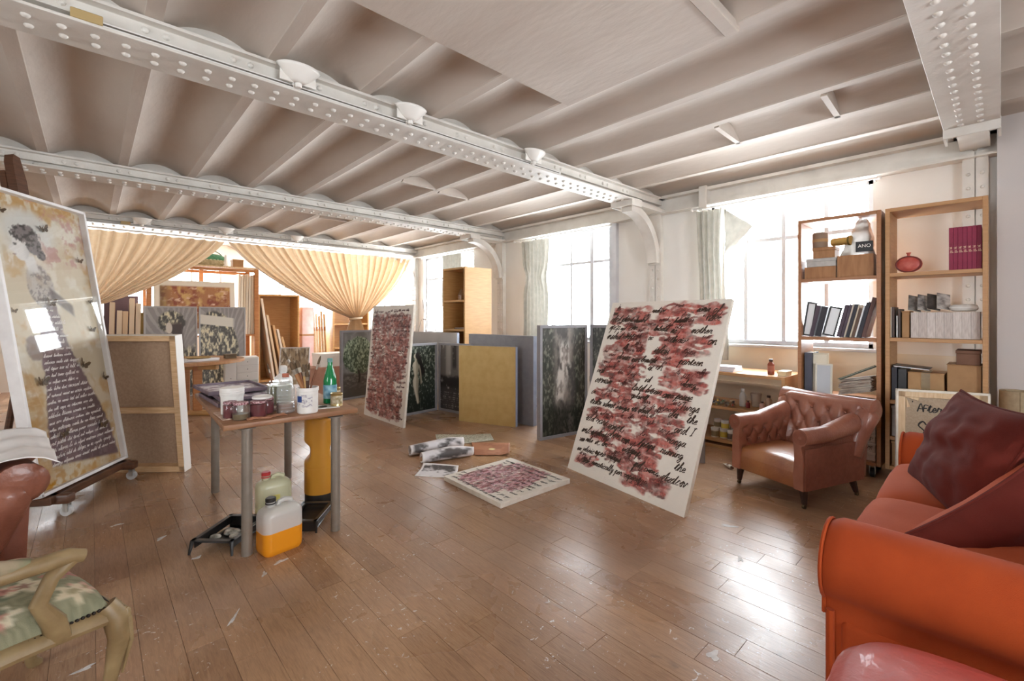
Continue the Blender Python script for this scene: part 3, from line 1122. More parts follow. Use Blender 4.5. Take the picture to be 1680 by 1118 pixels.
def ruin_fn(u, v):
    t = 1 - v
    n = fbm(u, t, 9, 71, 5)
    C = np.ones(u.shape + (3,)) * np.array(lin('#6d6661'))
    C = mixc(C, '#9a928b', sstep(0.12, 0.05, np.abs(u - 0.28)) * sstep(0.62, 0.5, t))
    C = mixc(C, '#8d857e', sstep(0.12, 0.05, np.abs(u - 0.7)) * sstep(0.62, 0.5, t))
    C = mixc(C, '#3a3431', sstep(0.09, 0.04, np.abs(u - 0.49)) * sstep(0.4, 0.3, t))
    C = mixc(C, '#2b2524', sstep(0.5, 0.56, t + 0.1 * n) * sstep(0.85, 0.6, t))
    C = mixc(C, '#c9c3bc', sstep(0.7, 0.8, n) * 0.5)
    C = mixc(C, '#3f3a3a', sstep(0.66, 0.7, t) * 0.8)
    wr = sstep(0.55, 0.7, fbm(u * 3, t * 1, 16, 73, 3)) * (np.sin(t * 190) > 0.2) * sstep(0.7, 0.73, t)
    return mixc(C, '#b5aeaa', wr * 0.8)


def path_fn(seed):
    def fn(u, v):
        t = 1 - v
        n, n2 = fbm(u, t, 8, seed, 5), fbm(u, t, 36, seed + 1, 3)
        C = np.ones(u.shape + (3,)) * np.array(lin('#4a4744'))
        C = mixc(C, '#8c847d', sstep(0.35, 0.7, n))
        pale = sstep(0.17, 0.06, np.abs(u - 0.47 - 0.06 * np.sin(t * 7) + 0.16 * (n - 0.5))) * sstep(0.08, 0.2, t) * sstep(0.78, 0.6, t)
        C = mixc(C, '#cdc7c0', pale * sstep(.38, .6, fbm(u * 1.5, t, 14, seed + 3, 4)))
        side = sstep(0.16, 0.30, np.abs(u - 0.5) + 0.18 * (n - 0.5))
        fol = mixc(np.ones(u.shape + (3,)) * np.array(lin('#2c2f27')), '#77796b', sstep(0.5, 0.75, n2))
        k = (side * 0.9)[..., None]
        C = C * (1 - k) + fol * k
        return mixc(C, '#232720', sstep(0.7, 0.85, t + 0.1 * n) * (0.6 + 0.4 * sstep(0.6, 0.4, n2)))
    return fn


def flower_fn(seed, figure):
    def fn(u, v):
        t = 1 - v
        n2 = fbm(u, t, 26, seed, 3)
        n = fbm(u, t, 7, seed + 1, 4)
        ang = np.arctan2(t - 0.55, u - 0.6)
        C = np.ones(u.shape + (3,)) * np.array(lin('#8d8784'))
        C = mixc(C, '#a9a39e', (np.sin(ang * 34 + 4 * n) > 0.3) * 0.7 * sstep(0.55, 0.2, t))
        if figure:
            halo = sstep(1.0, 0.8, np.hypot((u - 0.5) / 0.30, (t - 0.16) / 0.14) + 0.3 * (n2 - 0.5))
            low = sstep(0.36, 0.5, t + 0.2 * (n - 0.5))
        else:
            halo = sstep(0.75, 0.70, np.hypot((u - 0.3) / 0.8, (t - 0.6) / 0.78))
            low = halo
        fol = mixc(np.ones(u.shape + (3,)) * np.array(lin('#4a463f')), '#8d8777', sstep(0.4, 0.55, n2))
        fol = mixc(fol, '#d9cfae', sstep(0.56, 0.66, n2))
        m = np.maximum(halo, low)[..., None]
        C = C * (1 - m) + fol * m
        if figure:
            cx = 0.47 + 0.05 * (t - 0.2)
            hair = sstep(0.19, 0.12, np.abs(u - cx - 0.10)) * sstep(0.14, 0.2, t) * sstep(0.75, 0.6, t)
            C = mixc(C, '#4a3b35', hair)
            wd = 0.03 + 0.10 * sstep(0.30, 0.36, t)
            body = sstep(wd, wd - 0.03, np.abs(u - cx - 0.02)) * sstep(0.28, 0.3, t)
            head = sstep(1, 0.8, np.hypot((u - cx + 0.02) / 0.07, (t - 0.23) / 0.07))
            C = mixc(C, '#cfc4b6', np.maximum(body, head))
        else:
            C = mixc(C, '#d8d2c4', sstep(0.06, 0.05, np.abs(t - 0.13 - 0.06 * u)) * sstep(0.78, 0.72, u))
        return C
    return fn


def screen(name, label, panels, h, group=None, t=0.05, fmat=GREYF):
    """panels: list of ((x, y) left, (x, y) right, print function or None, face material)"""
    root = empty(name, (panels[0][0][0], panels[0][0][1], 0), 0, label, 'screen', group)
    prev = None
    for (A, B, fn, face) in panels:
        ex = Vector((B[0] - A[0], B[1] - A[1], 0))
        w = ex.length
        rz = math.atan2(ex.y, ex.x)
        mb = MB()
        f = 0.032 if fn else 0.0
        if fn:
            for (x0, x1, z0, z1) in ((0, w, 0, f), (0, w, h - f, h), (0, f, f, h - f), (w - f, w, f, h - f)):
                mb.box(x0, x1, 0, t, z0, z1, 0.002, 1)
            mb.box(f, w - f, 0.012, t, f, h - f)
        else:
            mb.box(0, w, 0, t, 0, h, 0.003, 1)
        po = mb.build('panel', fmat, root, smooth=30)
        po.location = (A[0] - panels[0][0][0], A[1] - panels[0][0][1], 0)
        po.rotation_euler = (0, 0, rz)
        if fn:
            picture('photo_print', f, w - f, f, h - f, 90, 130, fn, PRINT, po, 0.0105)
        elif face:
            MB().box(0.002, w - 0.002, -0.002, 0.0, 0.002, h - 0.002).build('face_sheet', face, po, smooth=0)
        MB().box(w - 0.004, w + 0.001, 0.004, t - 0.004, 0.004, h - 0.004).build('edge_strip', BLUEF, po, smooth=0)
        if prev:
            for zz in (0.15, h / 2, h - 0.15):
                MB().cyl((0.0, -0.004, zz - 0.03), (0.0, -0.004, zz + 0.03), 0.006, n=8).build('hinge', mat('hinge_steel', '#b5b2ad', 0.3, 0.9), po)
        prev = B
    return root


screen('photo_screen', 'grey framed screen with a tree photograph behind the narrower red canvas', [((2.83, 6.93), (3.50, 7.03), tree_fn, None)], 1.085)
screen('photo_screen', 'low two-leaf screen with a pale figure among garden foliage', [((2.87, 5.275), (3.53, 5.335), garden_fn(0.46, 50), None), ((3.545, 5.33), (3.63, 4.70), ruin_fn, None)], 0.94)
GOLD = mat('gold_leaf_paint', '#bf9f62', 0.42, 0.15, c2='#c8aa70', ns=10, bump=0.06, bs=200)
screen('gold_screen', 'flat gold panel with grey edges standing upright on the floor', [((3.362, 4.597), (3.646, 3.867), None, GOLD)], 0.945, t=0.055)
screen('grey_screen', 'wide plain grey panel standing behind the gold one', [((3.73, 4.88), (3.83, 3.76), None, None)], 1.07, t=0.07)
screen('grey_screen', 'pale grey panel standing in front of the beech shelf', [((3.64, 6.35), (3.84, 5.30), None, mat('pale_grey_face', '#b9b5b2', 0.5, c2='#aeaaa8', ns=3))], 1.07, t=0.05)
screen('grey_screen', 'slim blue-grey panel just behind the narrower red canvas', [((3.40, 6.44), (3.48, 6.20), None, BLUEF)], 1.09, t=0.05)
screen('photo_screen', 'tall two-leaf screen with a dark woodland path photograph', [((3.44, 3.275), (4.09, 3.16), path_fn(80), None), ((4.105, 3.14), (4.42, 2.60), path_fn(95), None)], 1.21, t=0.06)
screen('grey_screen', 'grey panel propping up the big red canvas from behind', [((3.66, 2.42), (3.98, 1.78), None, None)], 1.22, t=0.05)


# ---- loose sheets on the floor
def sheet(name, label, pts, fn, curl=None, cat='paper', nx=40, ny=40, z=0.004, mat_=None, solid=0.0012):
    """pts: four floor corners (near-left, near-right, far-right, far-left); curl(u, v) lifts, fn colours"""
    P = [Vector((*p, 0)) for p in pts]
    c = sum(P, Vector()) / 4
    u, v = np.meshgrid(np.linspace(0, 1, nx + 1), np.linspace(0, 1, ny + 1))
    C = np.clip(fn(u, v), 0, 1)
    co = []
    for j in range(ny + 1):
        for i in range(nx + 1):
            a, b = i / nx, j / ny
            q = (P[0] * (1 - a) + P[1] * a) * (1 - b) + (P[3] * (1 - a) + P[2] * a) * b - c
            d = curl(a, b) if curl else (0, 0, 0)
            co.append((q.x + d[0], q.y + d[1], z + d[2] + 0.0015 * mnoise.noise(Vector((a * 3, b * 3, z * 99)))))
    q = [(j * (nx + 1) + i, j * (nx + 1) + i + 1, (j + 1) * (nx + 1) + i + 1, (j + 1) * (nx + 1) + i) for j in range(ny) for i in range(nx)]
    me = bpy.data.meshes.new(name)
    me.from_pydata(co, [], q)
    a = me.color_attributes.new('Col', 'FLOAT_COLOR', 'POINT')
    a.data.foreach_set('color', np.concatenate([C, np.ones(C.shape[:2] + (1,))], -1).astype(np.float32).ravel())
    me.materials.append(mat_ or PAPER)
    me.shade_smooth()
    o = bpy.data.objects.new(name, me)
    COL.objects.link(o)
    o.location = c
    md = o.modifiers.new('solid', 'SOLIDIFY')
    md.thickness = solid
    return props(o, label, cat)


def const_fn(c, c2, sc, seed, lo=0.4, hi=0.6):
    def fn(u, v):
        C = np.ones(u.shape + (3,)) * np.array(lin(c))
        return mixc(C, c2, sstep(lo, hi, fbm(u, v, sc, seed, 4)))
    return fn


def photo_fn(seed):
    def fn(u, v):
        C = const_fn('#d8d4d6', '#55504f', 5, seed, 0.45, 0.65)(u, v)
        e = np.minimum(np.minimum(u, 1 - u), np.minimum(v, 1 - v))
        return mixc(C, '#e9e5e4', sstep(0.06, 0.05, e))
    return fn


speck = const_fn('#dcdccf', '#9aa08c', 40, 4, 0.52, 0.62)
sheet('speckled_sheet', 'pale speckled paper sheet lying under the scatter of papers', [(2.62, 3.96), (2.86, 3.76), (3.02, 4.02), (2.78, 4.24)], speck, z=0.003)
sheet('speckled_sheet', 'pale speckled paper sheet overlapping its twin, nearer the gold panel', [(2.76, 3.74), (3.10, 3.62), (3.24, 3.84), (2.92, 4.04)], speck, z=0.0055)


def amber_fn(u, v):
    C = const_fn('#b07a5c', '#9c6448', 3, 12)(u, v)
    return mixc(C, '#e9d9a0', sstep(0.10, 0.07, np.hypot(u - 0.52, (v - 0.45) * 1.1)))


sheet('amber_sheet', 'rust brown paper sheet with a pale yellow spot on the floor', [(2.62, 3.34), (2.86, 3.12), (3.14, 3.42), (2.86, 3.70)], amber_fn, curl=lambda a, b: (0, 0, 0.02 * max(0, a - 0.75) * 4 * (1 - b)), z=0.009)


def roll_print(name, label, A, B, width, turn, seed, z=0.0):
    """half-rolled print: one side lies flat, the other curls over; A->B is the roll axis on the floor"""
    A, B = Vector((*A, 0)), Vector((*B, 0))
    ax = (B - A)
    side = Vector((0, 0, 1)).cross(ax).normalized()
    nx, ny = 36, 30
    u, v = np.meshgrid(np.linspace(0, 1, nx + 1), np.linspace(0, 1, ny + 1))
    C = photo_fn(seed)(u, v)
    co = []
    for j in range(ny + 1):
        for i in range(nx + 1):
            a, b = i / nx, j / ny
            R = 0.045 + 0.02 * a
            s = b * width
            flat = width * 0.35 * (0.4 + a)
            if s < flat:
                off, up = flat - s, 0.0
            else:
                th = (s - flat) / R * turn
                off, up = -R * math.sin(th), R * (1 - math.cos(th))
            q = ax * a + side * off
            co.append((q.x, q.y, z + 0.003 + up))
    q = [(j * (nx + 1) + i, j * (nx + 1) + i + 1, (j + 1) * (nx + 1) + i + 1, (j + 1) * (nx + 1) + i) for j in range(ny) for i in range(nx)]
    me = bpy.data.meshes.new(name)
    me.from_pydata(co, [], q)
    a = me.color_attributes.new('Col', 'FLOAT_COLOR', 'POINT')
    a.data.foreach_set('color', np.concatenate([C, np.ones(C.shape[:2] + (1,))], -1).astype(np.float32).ravel())
    me.materials.append(PAPER)
    me.shade_smooth()
    o = bpy.data.objects.new(name, me)
    COL.objects.link(o)
    o.location = A
    o.modifiers.new('solid', 'SOLIDIFY').thickness = 0.001
    return props(o, label, 'print')


roll_print('curled_print', 'half-rolled black and white print nearest the narrower red canvas', (2.17, 3.74), (2.68, 3.62), 0.30, 1.0, 61, 0.006)
roll_print('curled_print', 'half-rolled black and white print between two other curled prints', (2.14, 3.49), (2.60, 3.36), 0.26, 1.0, 67, 0.003)
sheet('curled_print', 'small grey photo print with a lifted corner lying nearest the floor canvas', [(1.93, 3.25), (2.14, 2.98), (2.30, 3.15), (2.12, 3.42)], photo_fn(70), curl=lambda a, b: (0, 0, 0.035 * max(0, b - 0.6) ** 1.5 * 3), cat='print', z=0.003)

# ---- canvas standing with its back to the room
root, w = plane_root('stretched_canvas_back', (0.572 - 0.754 * 0.72, 4.643 + 0.657 * 0.72, 0), (0.572, 4.643, 0), -0.10, 'tall canvas showing its bare wooden stretcher and linen back', 'canvas')
hh = 1.15
mb = MB()
for (x0, x1, z0, z1) in ((0, w, 0, 0.05), (0, w, hh - 0.045, hh), (0, 0.05, 0, hh), (w - 0.05, w, 0, hh)):
    mb.box(x0, x1, 0, 0.075, z0, z1, 0.003, 1)
mb.build('stretcher_frame', PINE, root)
MB().box(0.05, w - 0.05, 0.03, 0.06, hh * 0.43, hh * 0.43 + 0.05, 0.002, 1).build('cross_bar', PINE, root)
MB().box(0.0, w, 0.072, 0.078, 0.0, hh).build('linen', LINEN, root, smooth=0)
MB().box(w - 0.001, w + 0.004, -0.002, 0.08, 0, hh + 0.004, 0.002, 1).build('painted_edge', mat('white_gesso', '#eeeae4', 0.6), root)
MB().box(0, w, -0.003, 0.08, hh - 0.001, hh + 0.004, 0.002, 1).build('folded_edge', CANV, root)

# ---- glazed picture on a studio easel
root, w = plane_root('glazed_picture', (-0.252, 4.124, 0.15), (0.197, 4.848, 0.15), 0.153, 'tall white framed picture of a lady in a plum dress with butterflies', 'picture')
HP = 2.005
fb = 0.035
WF = mat('white_frame_paint', '#e9e6e4', 0.45, c2='#dedad8', ns=8)
mb = MB()
for (x0, x1, z0, z1) in ((0, w, 0, fb * .6), (0, w, HP - fb * .6, HP), (0, fb * .6, 0, HP), (w - fb * .6, w, 0, HP)):
    mb.box(x0, x1, -0.03, 0.04, z0, z1, 0.002, 1)
mb.box(0.02, w - 0.02, 0.012, 0.035, 0.02, HP - 0.02)
mb.build('frame', WF, root, smooth=30)


def lady_fn(u, v):
    t = 1 - v
    n, n2, n3 = fbm(u, t * 2.3, 5, 91, 5), fbm(u, t * 2.3, 22, 92, 4), fbm(u, t * 2.3, 60, 93, 2)
    C = np.ones(u.shape + (3,)) * np.array(lin('#cdbfa4'))
    C = mixc(C, '#c09a62', sstep(0.5, 0.68, n) * 0.8)
    C = mixc(C, '#ddd6c6', sstep(0.52, 0.7, fbm(u, t * 2.3, 9, 94, 4)) * 0.8)
    C = mixc(C, '#b98e4f', sstep(0.45, 0.6, n2) * (sstep(0.08, 0.02, t) + sstep(0.92, 0.97, t) + sstep(0.3, 0.0, u) * sstep(0.5, 0.9, t)) * 0.9)
    C = mixc(C, '#b9837a', sstep(0.6, 0.7, fbm(u, t * 2.3, 16, 95)) * sstep(0.3, 0.5, u) * sstep(0.3, 0.05, t) * 0.7)
    C = mixc(C, '#b88d4e', sstep(.42, .6, fbm(u, t * 2.3, 7, 97, 4)) * (sstep(.32, .12, u) * sstep(.5, .6, t) + sstep(.72, .9, u) * sstep(.45, .6, t)) * .75)
    # pale cloud behind the head, reddish scrawl to its right
    C = mixc(C, '#d3d3ce', sstep(1.0, 0.5, np.hypot((u - 0.36) / 0.34, (t - 0.12) / 0.10) + 0.3 * (n - .5)) * 0.8)
    C = mixc(C, '#b98a84', sstep(.57, .66, fbm(u, t * 2.3, 13, 98, 4)) * sstep(.42, .55, u) * sstep(.02, .06, t) * sstep(.26, .2, t) * .8)
    # skirt: plum, from a narrow waist to a wide hem swinging to the right
    cl = 0.40 - 0.12 * sstep(0.38, 0.52, t) - 0.10 * sstep(0.55, 0.97, t)
    cr = 0.53 + 0.44 * sstep(0.38, 0.98, t)
    e = 0.05 * (n2 - .5)
    dress = sstep(cl - 0.015, cl + 0.015, u + e) * sstep(cr + 0.015, cr - 0.015, u + e) * sstep(0.36, 0.385, t) * sstep(0.955, 0.945, t + 0.06 * (0.5 - u))
    bustle = sstep(1, 0.8, np.hypot((u - 0.25) / 0.12, (t - 0.525) / 0.05) + .3 * (n2 - .5))
    D = mixc(np.ones(u.shape + (3,)) * np.array(lin('#6a525b')), '#56414b', sstep(0.4, 0.6, n))
    D = mixc(D, '#8d7a82', sstep(0.58, 0.75, n2) * 0.5)
    k = (np.maximum(dress, bustle * .75) * 0.95)[..., None]
    C = C * (1 - k) + D * k
    # bodice in grey lace and a forearm reaching right
    bod = sstep(1, 0.85, np.hypot((u - 0.40 - .25 * (t - .3)) / 0.15, (t - 0.31) / 0.085))
    C = mixc(C, '#a9a29f', bod * 0.6)
    C = mixc(C, '#6f6566', bod * sstep(0.5, 0.6, n3 * .6 + n2 * .4) * 0.7)
    arm = sstep(0.028, 0.014, np.abs((t - 0.335) - 0.28 * (u - 0.5))) * sstep(0.46, 0.5, u) * sstep(0.74, 0.70, u)
    C = mixc(C, '#5c5153', arm * 0.85)
    # head in profile facing left, swept-up hair with a knot
    neck = sstep(0.065, 0.045, np.abs(u - 0.33 - 0.5 * (t - 0.21))) * sstep(0.19, 0.21, t) * sstep(0.27, 0.25, t)
    face = sstep(1, 0.9, np.hypot((u - 0.265) / 0.085, (t - 0.178) / 0.048))
    nose = sstep(1, 0.8, np.hypot((u - 0.178) / 0.03, (t - 0.185) / 0.012))
    C = mixc(C, '#dcd8d2', np.clip(neck + face + nose, 0, 1) * 0.95)
    C = mixc(C, '#4d4543', sstep(1, .6, np.hypot((u - 0.215) / 0.024, (t - 0.168) / 0.005)) * .9)
    C = mixc(C, '#8d6a66', sstep(1, .6, np.hypot((u - 0.195) / 0.02, (t - 0.205) / 0.004)) * .8)
    C = mixc(C, '#a8a19c', face * sstep(.27, .34, u) * .5)
    hair = np.maximum(sstep(1, 0.85, np.hypot((u - 0.33) / 0.15, (t - 0.128) / 0.034) + 0.35 * (n3 - .5)), sstep(1, 0.85, np.hypot((u - 0.40) / 0.085, (t - 0.165) / 0.035) + 0.3 * (n3 - .5)))
    hair = np.maximum(hair, sstep(1, .85, np.hypot((u - 0.46) / 0.05, (t - 0.195) / 0.02) + .3 * (n3 - .5)))
    C = mixc(C, '#7a7270', hair)
    C = mixc(C, '#3d3735', hair * sstep(.45, .6, fbm(u * 2, t * 6, 18, 99, 3)))
    return C


picture('painted_sheet', 0.02, w - 0.02, 0.02, HP - 0.02, 110, 240, lady_fn, PRINT, root, 0.010)
mb = MB()
r_ = random.Random(12)
for k in range(24):
    t = 0.40 + k * 0.0228
    z = HP * (1 - t)
    x0 = w * (0.33 - 0.14 * max(0, t - 0.42) / 0.5) + 0.01
    x1 = w * (0.54 + 0.44 * max(0.0, (t - 0.40)) / 0.55)
    x = x0
    while x < x1 - 0.06:
        p, x2 = strokes(babble(r_.randint(2, 8), r_), x, z, 0.0125 * r_.uniform(.8, 1.2), 0.6, 0.14, r_)
        if x2 > x1 + 0.01:
            break
        ribbons(mb, p, 0.0042, 0.0088)
        x = x2 + 0.015
mb.build('white_handwriting', INKW, root, smooth=0, kind='stuff')
BRONZE = mat('butterfly_brown', '#6b5234', 0.5, c2='#3f3020', ns=60)
wing = [(0.002, 0), (0.028, 0.03), (0.042, 0.028), (0.036, 0.008), (0.028, 0.0), (0.03, -0.014), (0.018, -0.022), (0.006, -0.012)]
for (bu, bt, bs, ba) in ((.14, .07, .8, .4), (.52, .105, 1.0, -.3), (.87, .20, .8, .2), (.46, .37, 1.1, .1), (.92, .36, .7, -.4), (.88, .47, .8, .2), (.70, .60, 1.2, .5), (.24, .64, 1.2, .1), (.93, .66, .9, .7), (.36, .83, 1.0, -.2), (.80, .84, 1.1, .3), (.1, .4, .6, .2)):
    mb = MB()
    for s in (-1, 1):
        mb._add([(s * x, -0.012 * abs(x) / 0.04, z) for x, z in wing], [tuple(range(len(wing)))])
    mb.tube([(0, -0.001, -0.02), (0, -0.001, 0.018)], 0.0025, 6)
    o = mb.build('butterfly', BRONZE, root, smooth=0)
    o.location = (bu * w, 0.004, HP * (1 - bt))
    o.rotation_euler = (0, ba, 0)
    o.scale = (bs, bs, bs)
MB().box(0.02, w - 0.02, -0.024, -0.022, 0.02, HP - 0.02).build('glass_pane', clearmat('picture_glass', '#fafafa', 0.0, 0.02), root, smooth=0)

WAL = mat('dark_walnut', '#4a2f20', 0.4, c2='#5e3d2a', ns=10, stretch=(1, 1, 6))
er, _ = plane_root('studio_easel', (-0.252, 4.124, 0.0), (0.197, 4.848, 0.0), 0.0, 'dark wooden studio easel on casters holding the lady picture', 'easel')
w2 = _
mb = MB()
mb.M = Matrix.Rotation(-math.atan(0.153), 4, 'X')
mb.box(w2 / 2 - 0.05, w2 / 2 + 0.05, 0.10, 0.14, 0.10, 2.36, 0.006, 2)
mb.box(w2 / 2 - 0.035, w2 / 2 + 0.035, 0.14, 0.165, 0.4, 1.7, 0.004, 1)
mb.build('mast', WAL, er)
mb = MB()
mb.M = Matrix.Rotation(-math.atan(0.153), 4, 'X')
mb.prism([(w2 / 2 - 0.045, 2.10), (w2 / 2 + 0.045, 2.10), (w2 / 2 + 0.045, 2.30), (w2 / 2 + 0.02, 2.46), (w2 / 2 - 0.03, 2.47), (w2 / 2 - 0.045, 2.42)], 0.045, 0.098, 'y')
mb.box(w2 / 2 - 0.15, w2 / 2 + 0.15, 0.045, 0.10, 2.04, 2.10, 0.005, 1)
mb.build('top_clamp', WAL, er)
mb = MB()
mb.box(0.02, w2 - 0.02, -0.06, 0.10, 0.095, 0.145, 0.006, 1)
mb.build('picture_ledge', WAL, er)
mb = MB()
for xx in (0.06, w2 - 0.12):
    mb.box(xx, xx + 0.07, -0.13, 0.62, 0.085, 0.145, 0.012, 2)
mb.box(0.06, w2 - 0.06, 0.50, 0.57, 0.09, 0.14, 0.006, 1)
mb.build('base_frame', WAL, er)
mb = MB()
mb.tube([(w2 / 2, 0.32, 1.5), (w2 / 2, 0.53, 0.12)], 0.02, 8)
mb.build('strut', WAL, er)
for xx in (0.095, w2 - 0.085):
    for yy in (-0.10, 0.57):
        o = MB().cyl((xx - 0.012, yy, 0.034), (xx + 0.012, yy, 0.034), 0.034, n=16).build('caster', mat('grey_rubber', '#b9b7b5', 0.5), er)
        mb = MB().box(xx - 0.018, xx - 0.013, yy - 0.014, yy + 0.014, 0.03, 0.086)
        mb.box(xx + 0.013, xx + 0.018, yy - 0.014, yy + 0.014, 0.03, 0.086)
        mb.box(xx - 0.018, xx + 0.018, yy - 0.014, yy + 0.014, 0.075, 0.086)
        mb.build('caster_fork', mat('zinc', '#b7b4ae', 0.35, 0.9), o)
# ================================================================== PAINT TABLE AND WHAT IS ON AND UNDER IT
TW, TL, TZ = 0.71, 1.30, 0.735
TOPW = mat('worn_table_wood', '#855a3e', 0.45, c2='#9c7252', ns=5, stretch=(1, 8, 1), bump=0.05)
TAUPE = mat('taupe_metal', '#8d8378', 0.4, 0.3, c2='#857b70', ns=20)
tb = empty('paint_table', (0.50, 2.735, 0), math.radians(-2.5), 'wooden work table with taupe tube legs crowded with paint jars', 'table')
MB().box(0, TW, 0, TL, TZ - 0.03, TZ, 0.006, 2).build('tabletop', TOPW, tb)
for (lx, ly) in ((0.12, 0.07), (TW - 0.12, 0.05), (0.12, TL - 0.07), (TW - 0.10, TL - 0.10)):
    lg = MB().cyl((lx, ly, 0.0), (lx, ly, TZ - 0.03), 0.027, n=18).build('leg', TAUPE, tb)
    MB().lathe([(0.045, 0), (0.045, 0.006), (0.03, 0.012)], 16, (lx, ly, TZ - 0.045)).build('leg_flange', TAUPE, lg)


def T(x, y, z=0.0):
    """point on the table top from plan coordinates"""
    return (x, y, TZ + z)


WPL = mat('white_plastic', '#e6e3df', 0.4, c2='#dcd8d2', ns=20)
JARG = clearmat('jar_glass', '#f2f4f2', 0.03, 0.05)
REDJ = mat('crimson_paint', '#5c1a22', 0.35, c2='#70242c', ns=14)
GING = mat('gingham_lid', '#74303c', 0.5, c2='#c3a3a6', ns=160, mixlo=0.45, mixhi=0.55)


def lid_ridged(mb, r, z0, z1, n=28):
    mb.lathe([(r * (1.0), z0), (r * 1.02, z0 + 0.002), (r * 1.02, z1 - 0.003), (r * 0.97, z1), (0.001, z1)], n)


def jar(name, label, x, y, r, h, fill, fillm, lidm, group=None, gl=JARG):
    t = empty(name, T(x, y), 0, label, 'jar', group)
    MB().lathe([(r * .9, 0), (r, 0.006), (r, h * .76), (r * .84, h * .86), (r * .84, h * .99)], 22).build('glass', gl, t)
    MB().lathe([(r * .86, 0.004), (r * .95, 0.01), (r * .95, h * fill), (0.001, h * fill)], 20).build('contents', fillm, t)
    if lidm:
        mb = MB()
        lid_ridged(mb, r * .92, h * .86, h)
        mb.build('lid', lidm, t)
    return t


# stack of plum trays and palettes
PLUM = mat('plum_paint', '#857580', 0.5, c2='#6a5862', ns=9)
tint = mat('paint_smears', '#cfc9cf', 0.5, c2='#7d6a7c', ns=16, mixlo=0.45, mixhi=0.55)
for k, (lb, x0, x1, y0, y1, z0, z1, a) in enumerate((
        ('lowest plum paint tray stacked on the paint table', 0.0, 0.36, 0.0, 0.60, 0.0, 0.022, 0.02),
        ('middle plum paint tray stacked on the paint table', 0.02, 0.37, 0.06, 0.64, 0.022, 0.044, -0.03),
        ('topmost plum paint tray smeared with white on the paint table', 0.0, 0.37, 0.24, 0.72, 0.044, 0.068, 0.04))):
    o = empty('paint_tray', T(0.575, 3.30, z0), a, lb, 'tray', 'plum trays on the table')
    h = z1 - z0
    mb = MB()
    mb.box(x0, x1, y0, y1, 0, 0.006)
    for (a0, a1, b0, b1) in ((x0, x1, y0, y0 + 0.012), (x0, x1, y1 - 0.012, y1), (x0, x0 + 0.012, y0, y1), (x1 - 0.012, x1, y0, y1)):
        mb.box(a0, a1, b0, b1, 0, h, 0.002, 1)
    mb.build('tray_body', PLUM, o)
    MB().box(x0 + 0.02, x1 - 0.02, y0 + 0.02, y1 - 0.02, 0.006, 0.010).build('smeared_paint', tint, o)

# tubs, jars and bottles
t = empty('plastic_tub', T(0.60, 3.04), 0, 'white plastic tub with ridged lid behind the crimson jars', 'tub')
MB().lathe([(.052, 0), (.056, .004), (.058, .11), (.060, .112)], 24).build('tub_body', WPL, t)
mb = MB()
lid_ridged(mb, 0.061, 0.110, 0.155)
for zz in (0.12, 0.132, 0.144):
    mb.lathe([(0.0615, zz), (0.0635, zz + 0.003), (0.0615, zz + 0.006)], 24, cap=False)
mb.build('lid', WPL, t)
jar('jam_jar', 'clear jam jar with gingham lid nearest the table corner', 0.600, 2.835, 0.040, 0.098, 0.35, mat('olive_dregs', '#6d5d42', 0.4), GING)
jar('jam_jar', 'crimson jam jar tucked between the clear jar and the white tub', 0.566, 2.915, 0.036, 0.095, 0.8, REDJ, GING)
jar('jam_jar', 'crimson jam jar with gingham lid at the front of the table', 0.690, 2.850, 0.044, 0.092, 0.82, REDJ, GING)
jar('jam_jar', 'crimson jam jar half hidden behind the front crimson one', 0.748, 2.918, 0.042, 0.095, 0.82, REDJ, GING)
t = MB().lathe([(.048, 0), (.052, .003), (.052, .012), (.046, .016), (.001, .017)], 24).build('loose_jar_cover', WPL, None, label='loose white plastic cover lying on two crimson jars', cat='cover', loc=T(0.720, 2.886, 0.0955))
OLIVE = mat('olive_turps', '#77764c', 0.3)
jar('brush_jar', 'big glass jar of olive liquid with a brush', 0.90, 3.20, 0.072, 0.15, 0.8, OLIVE, None)
BRW = [mat('brush_wood_%d' % i, c, 0.5) for i, c in enumerate(('#9a6a42', '#7a4a30', '#4a3024', '#b8905c', '#2f2a28'))]


def brush(parent, base, tip, r, m, head=True):
    b, e = Vector(base), Vector(tip)
    mid = b.lerp(e, 0.72)
    o = MB().tube([b, mid, b.lerp(e, 0.74)], [r * .5, r, r * .8], 8).build('brush_handle', m, parent)
    return o


def loose_brush(lb, base, tip, r, m, flat=1.0):
    b, e = Vector(base), Vector(tip)
    t = empty('paintbrush', b, 0, lb, 'brush', 'brushes in pots on the paint table')
    d = e - b
    MB().tube([(0, 0, 0), d * .35, d * .74], [r * .45, r * .9, r], 8, flat=flat).build('handle', m, t)
    MB().tube([d * .74, d * .84], [r, r * 1.15], 8, flat=flat).build('ferrule', mat('tin_ferrule', '#b5aea2', 0.3, 0.9), t)
    MB().tube([d * .84, d * .93, d], [r * 1.15, r * 1.2, r * .35], 8, flat=flat).build('bristles', mat('bristle', '#5a4630', 0.8), t)


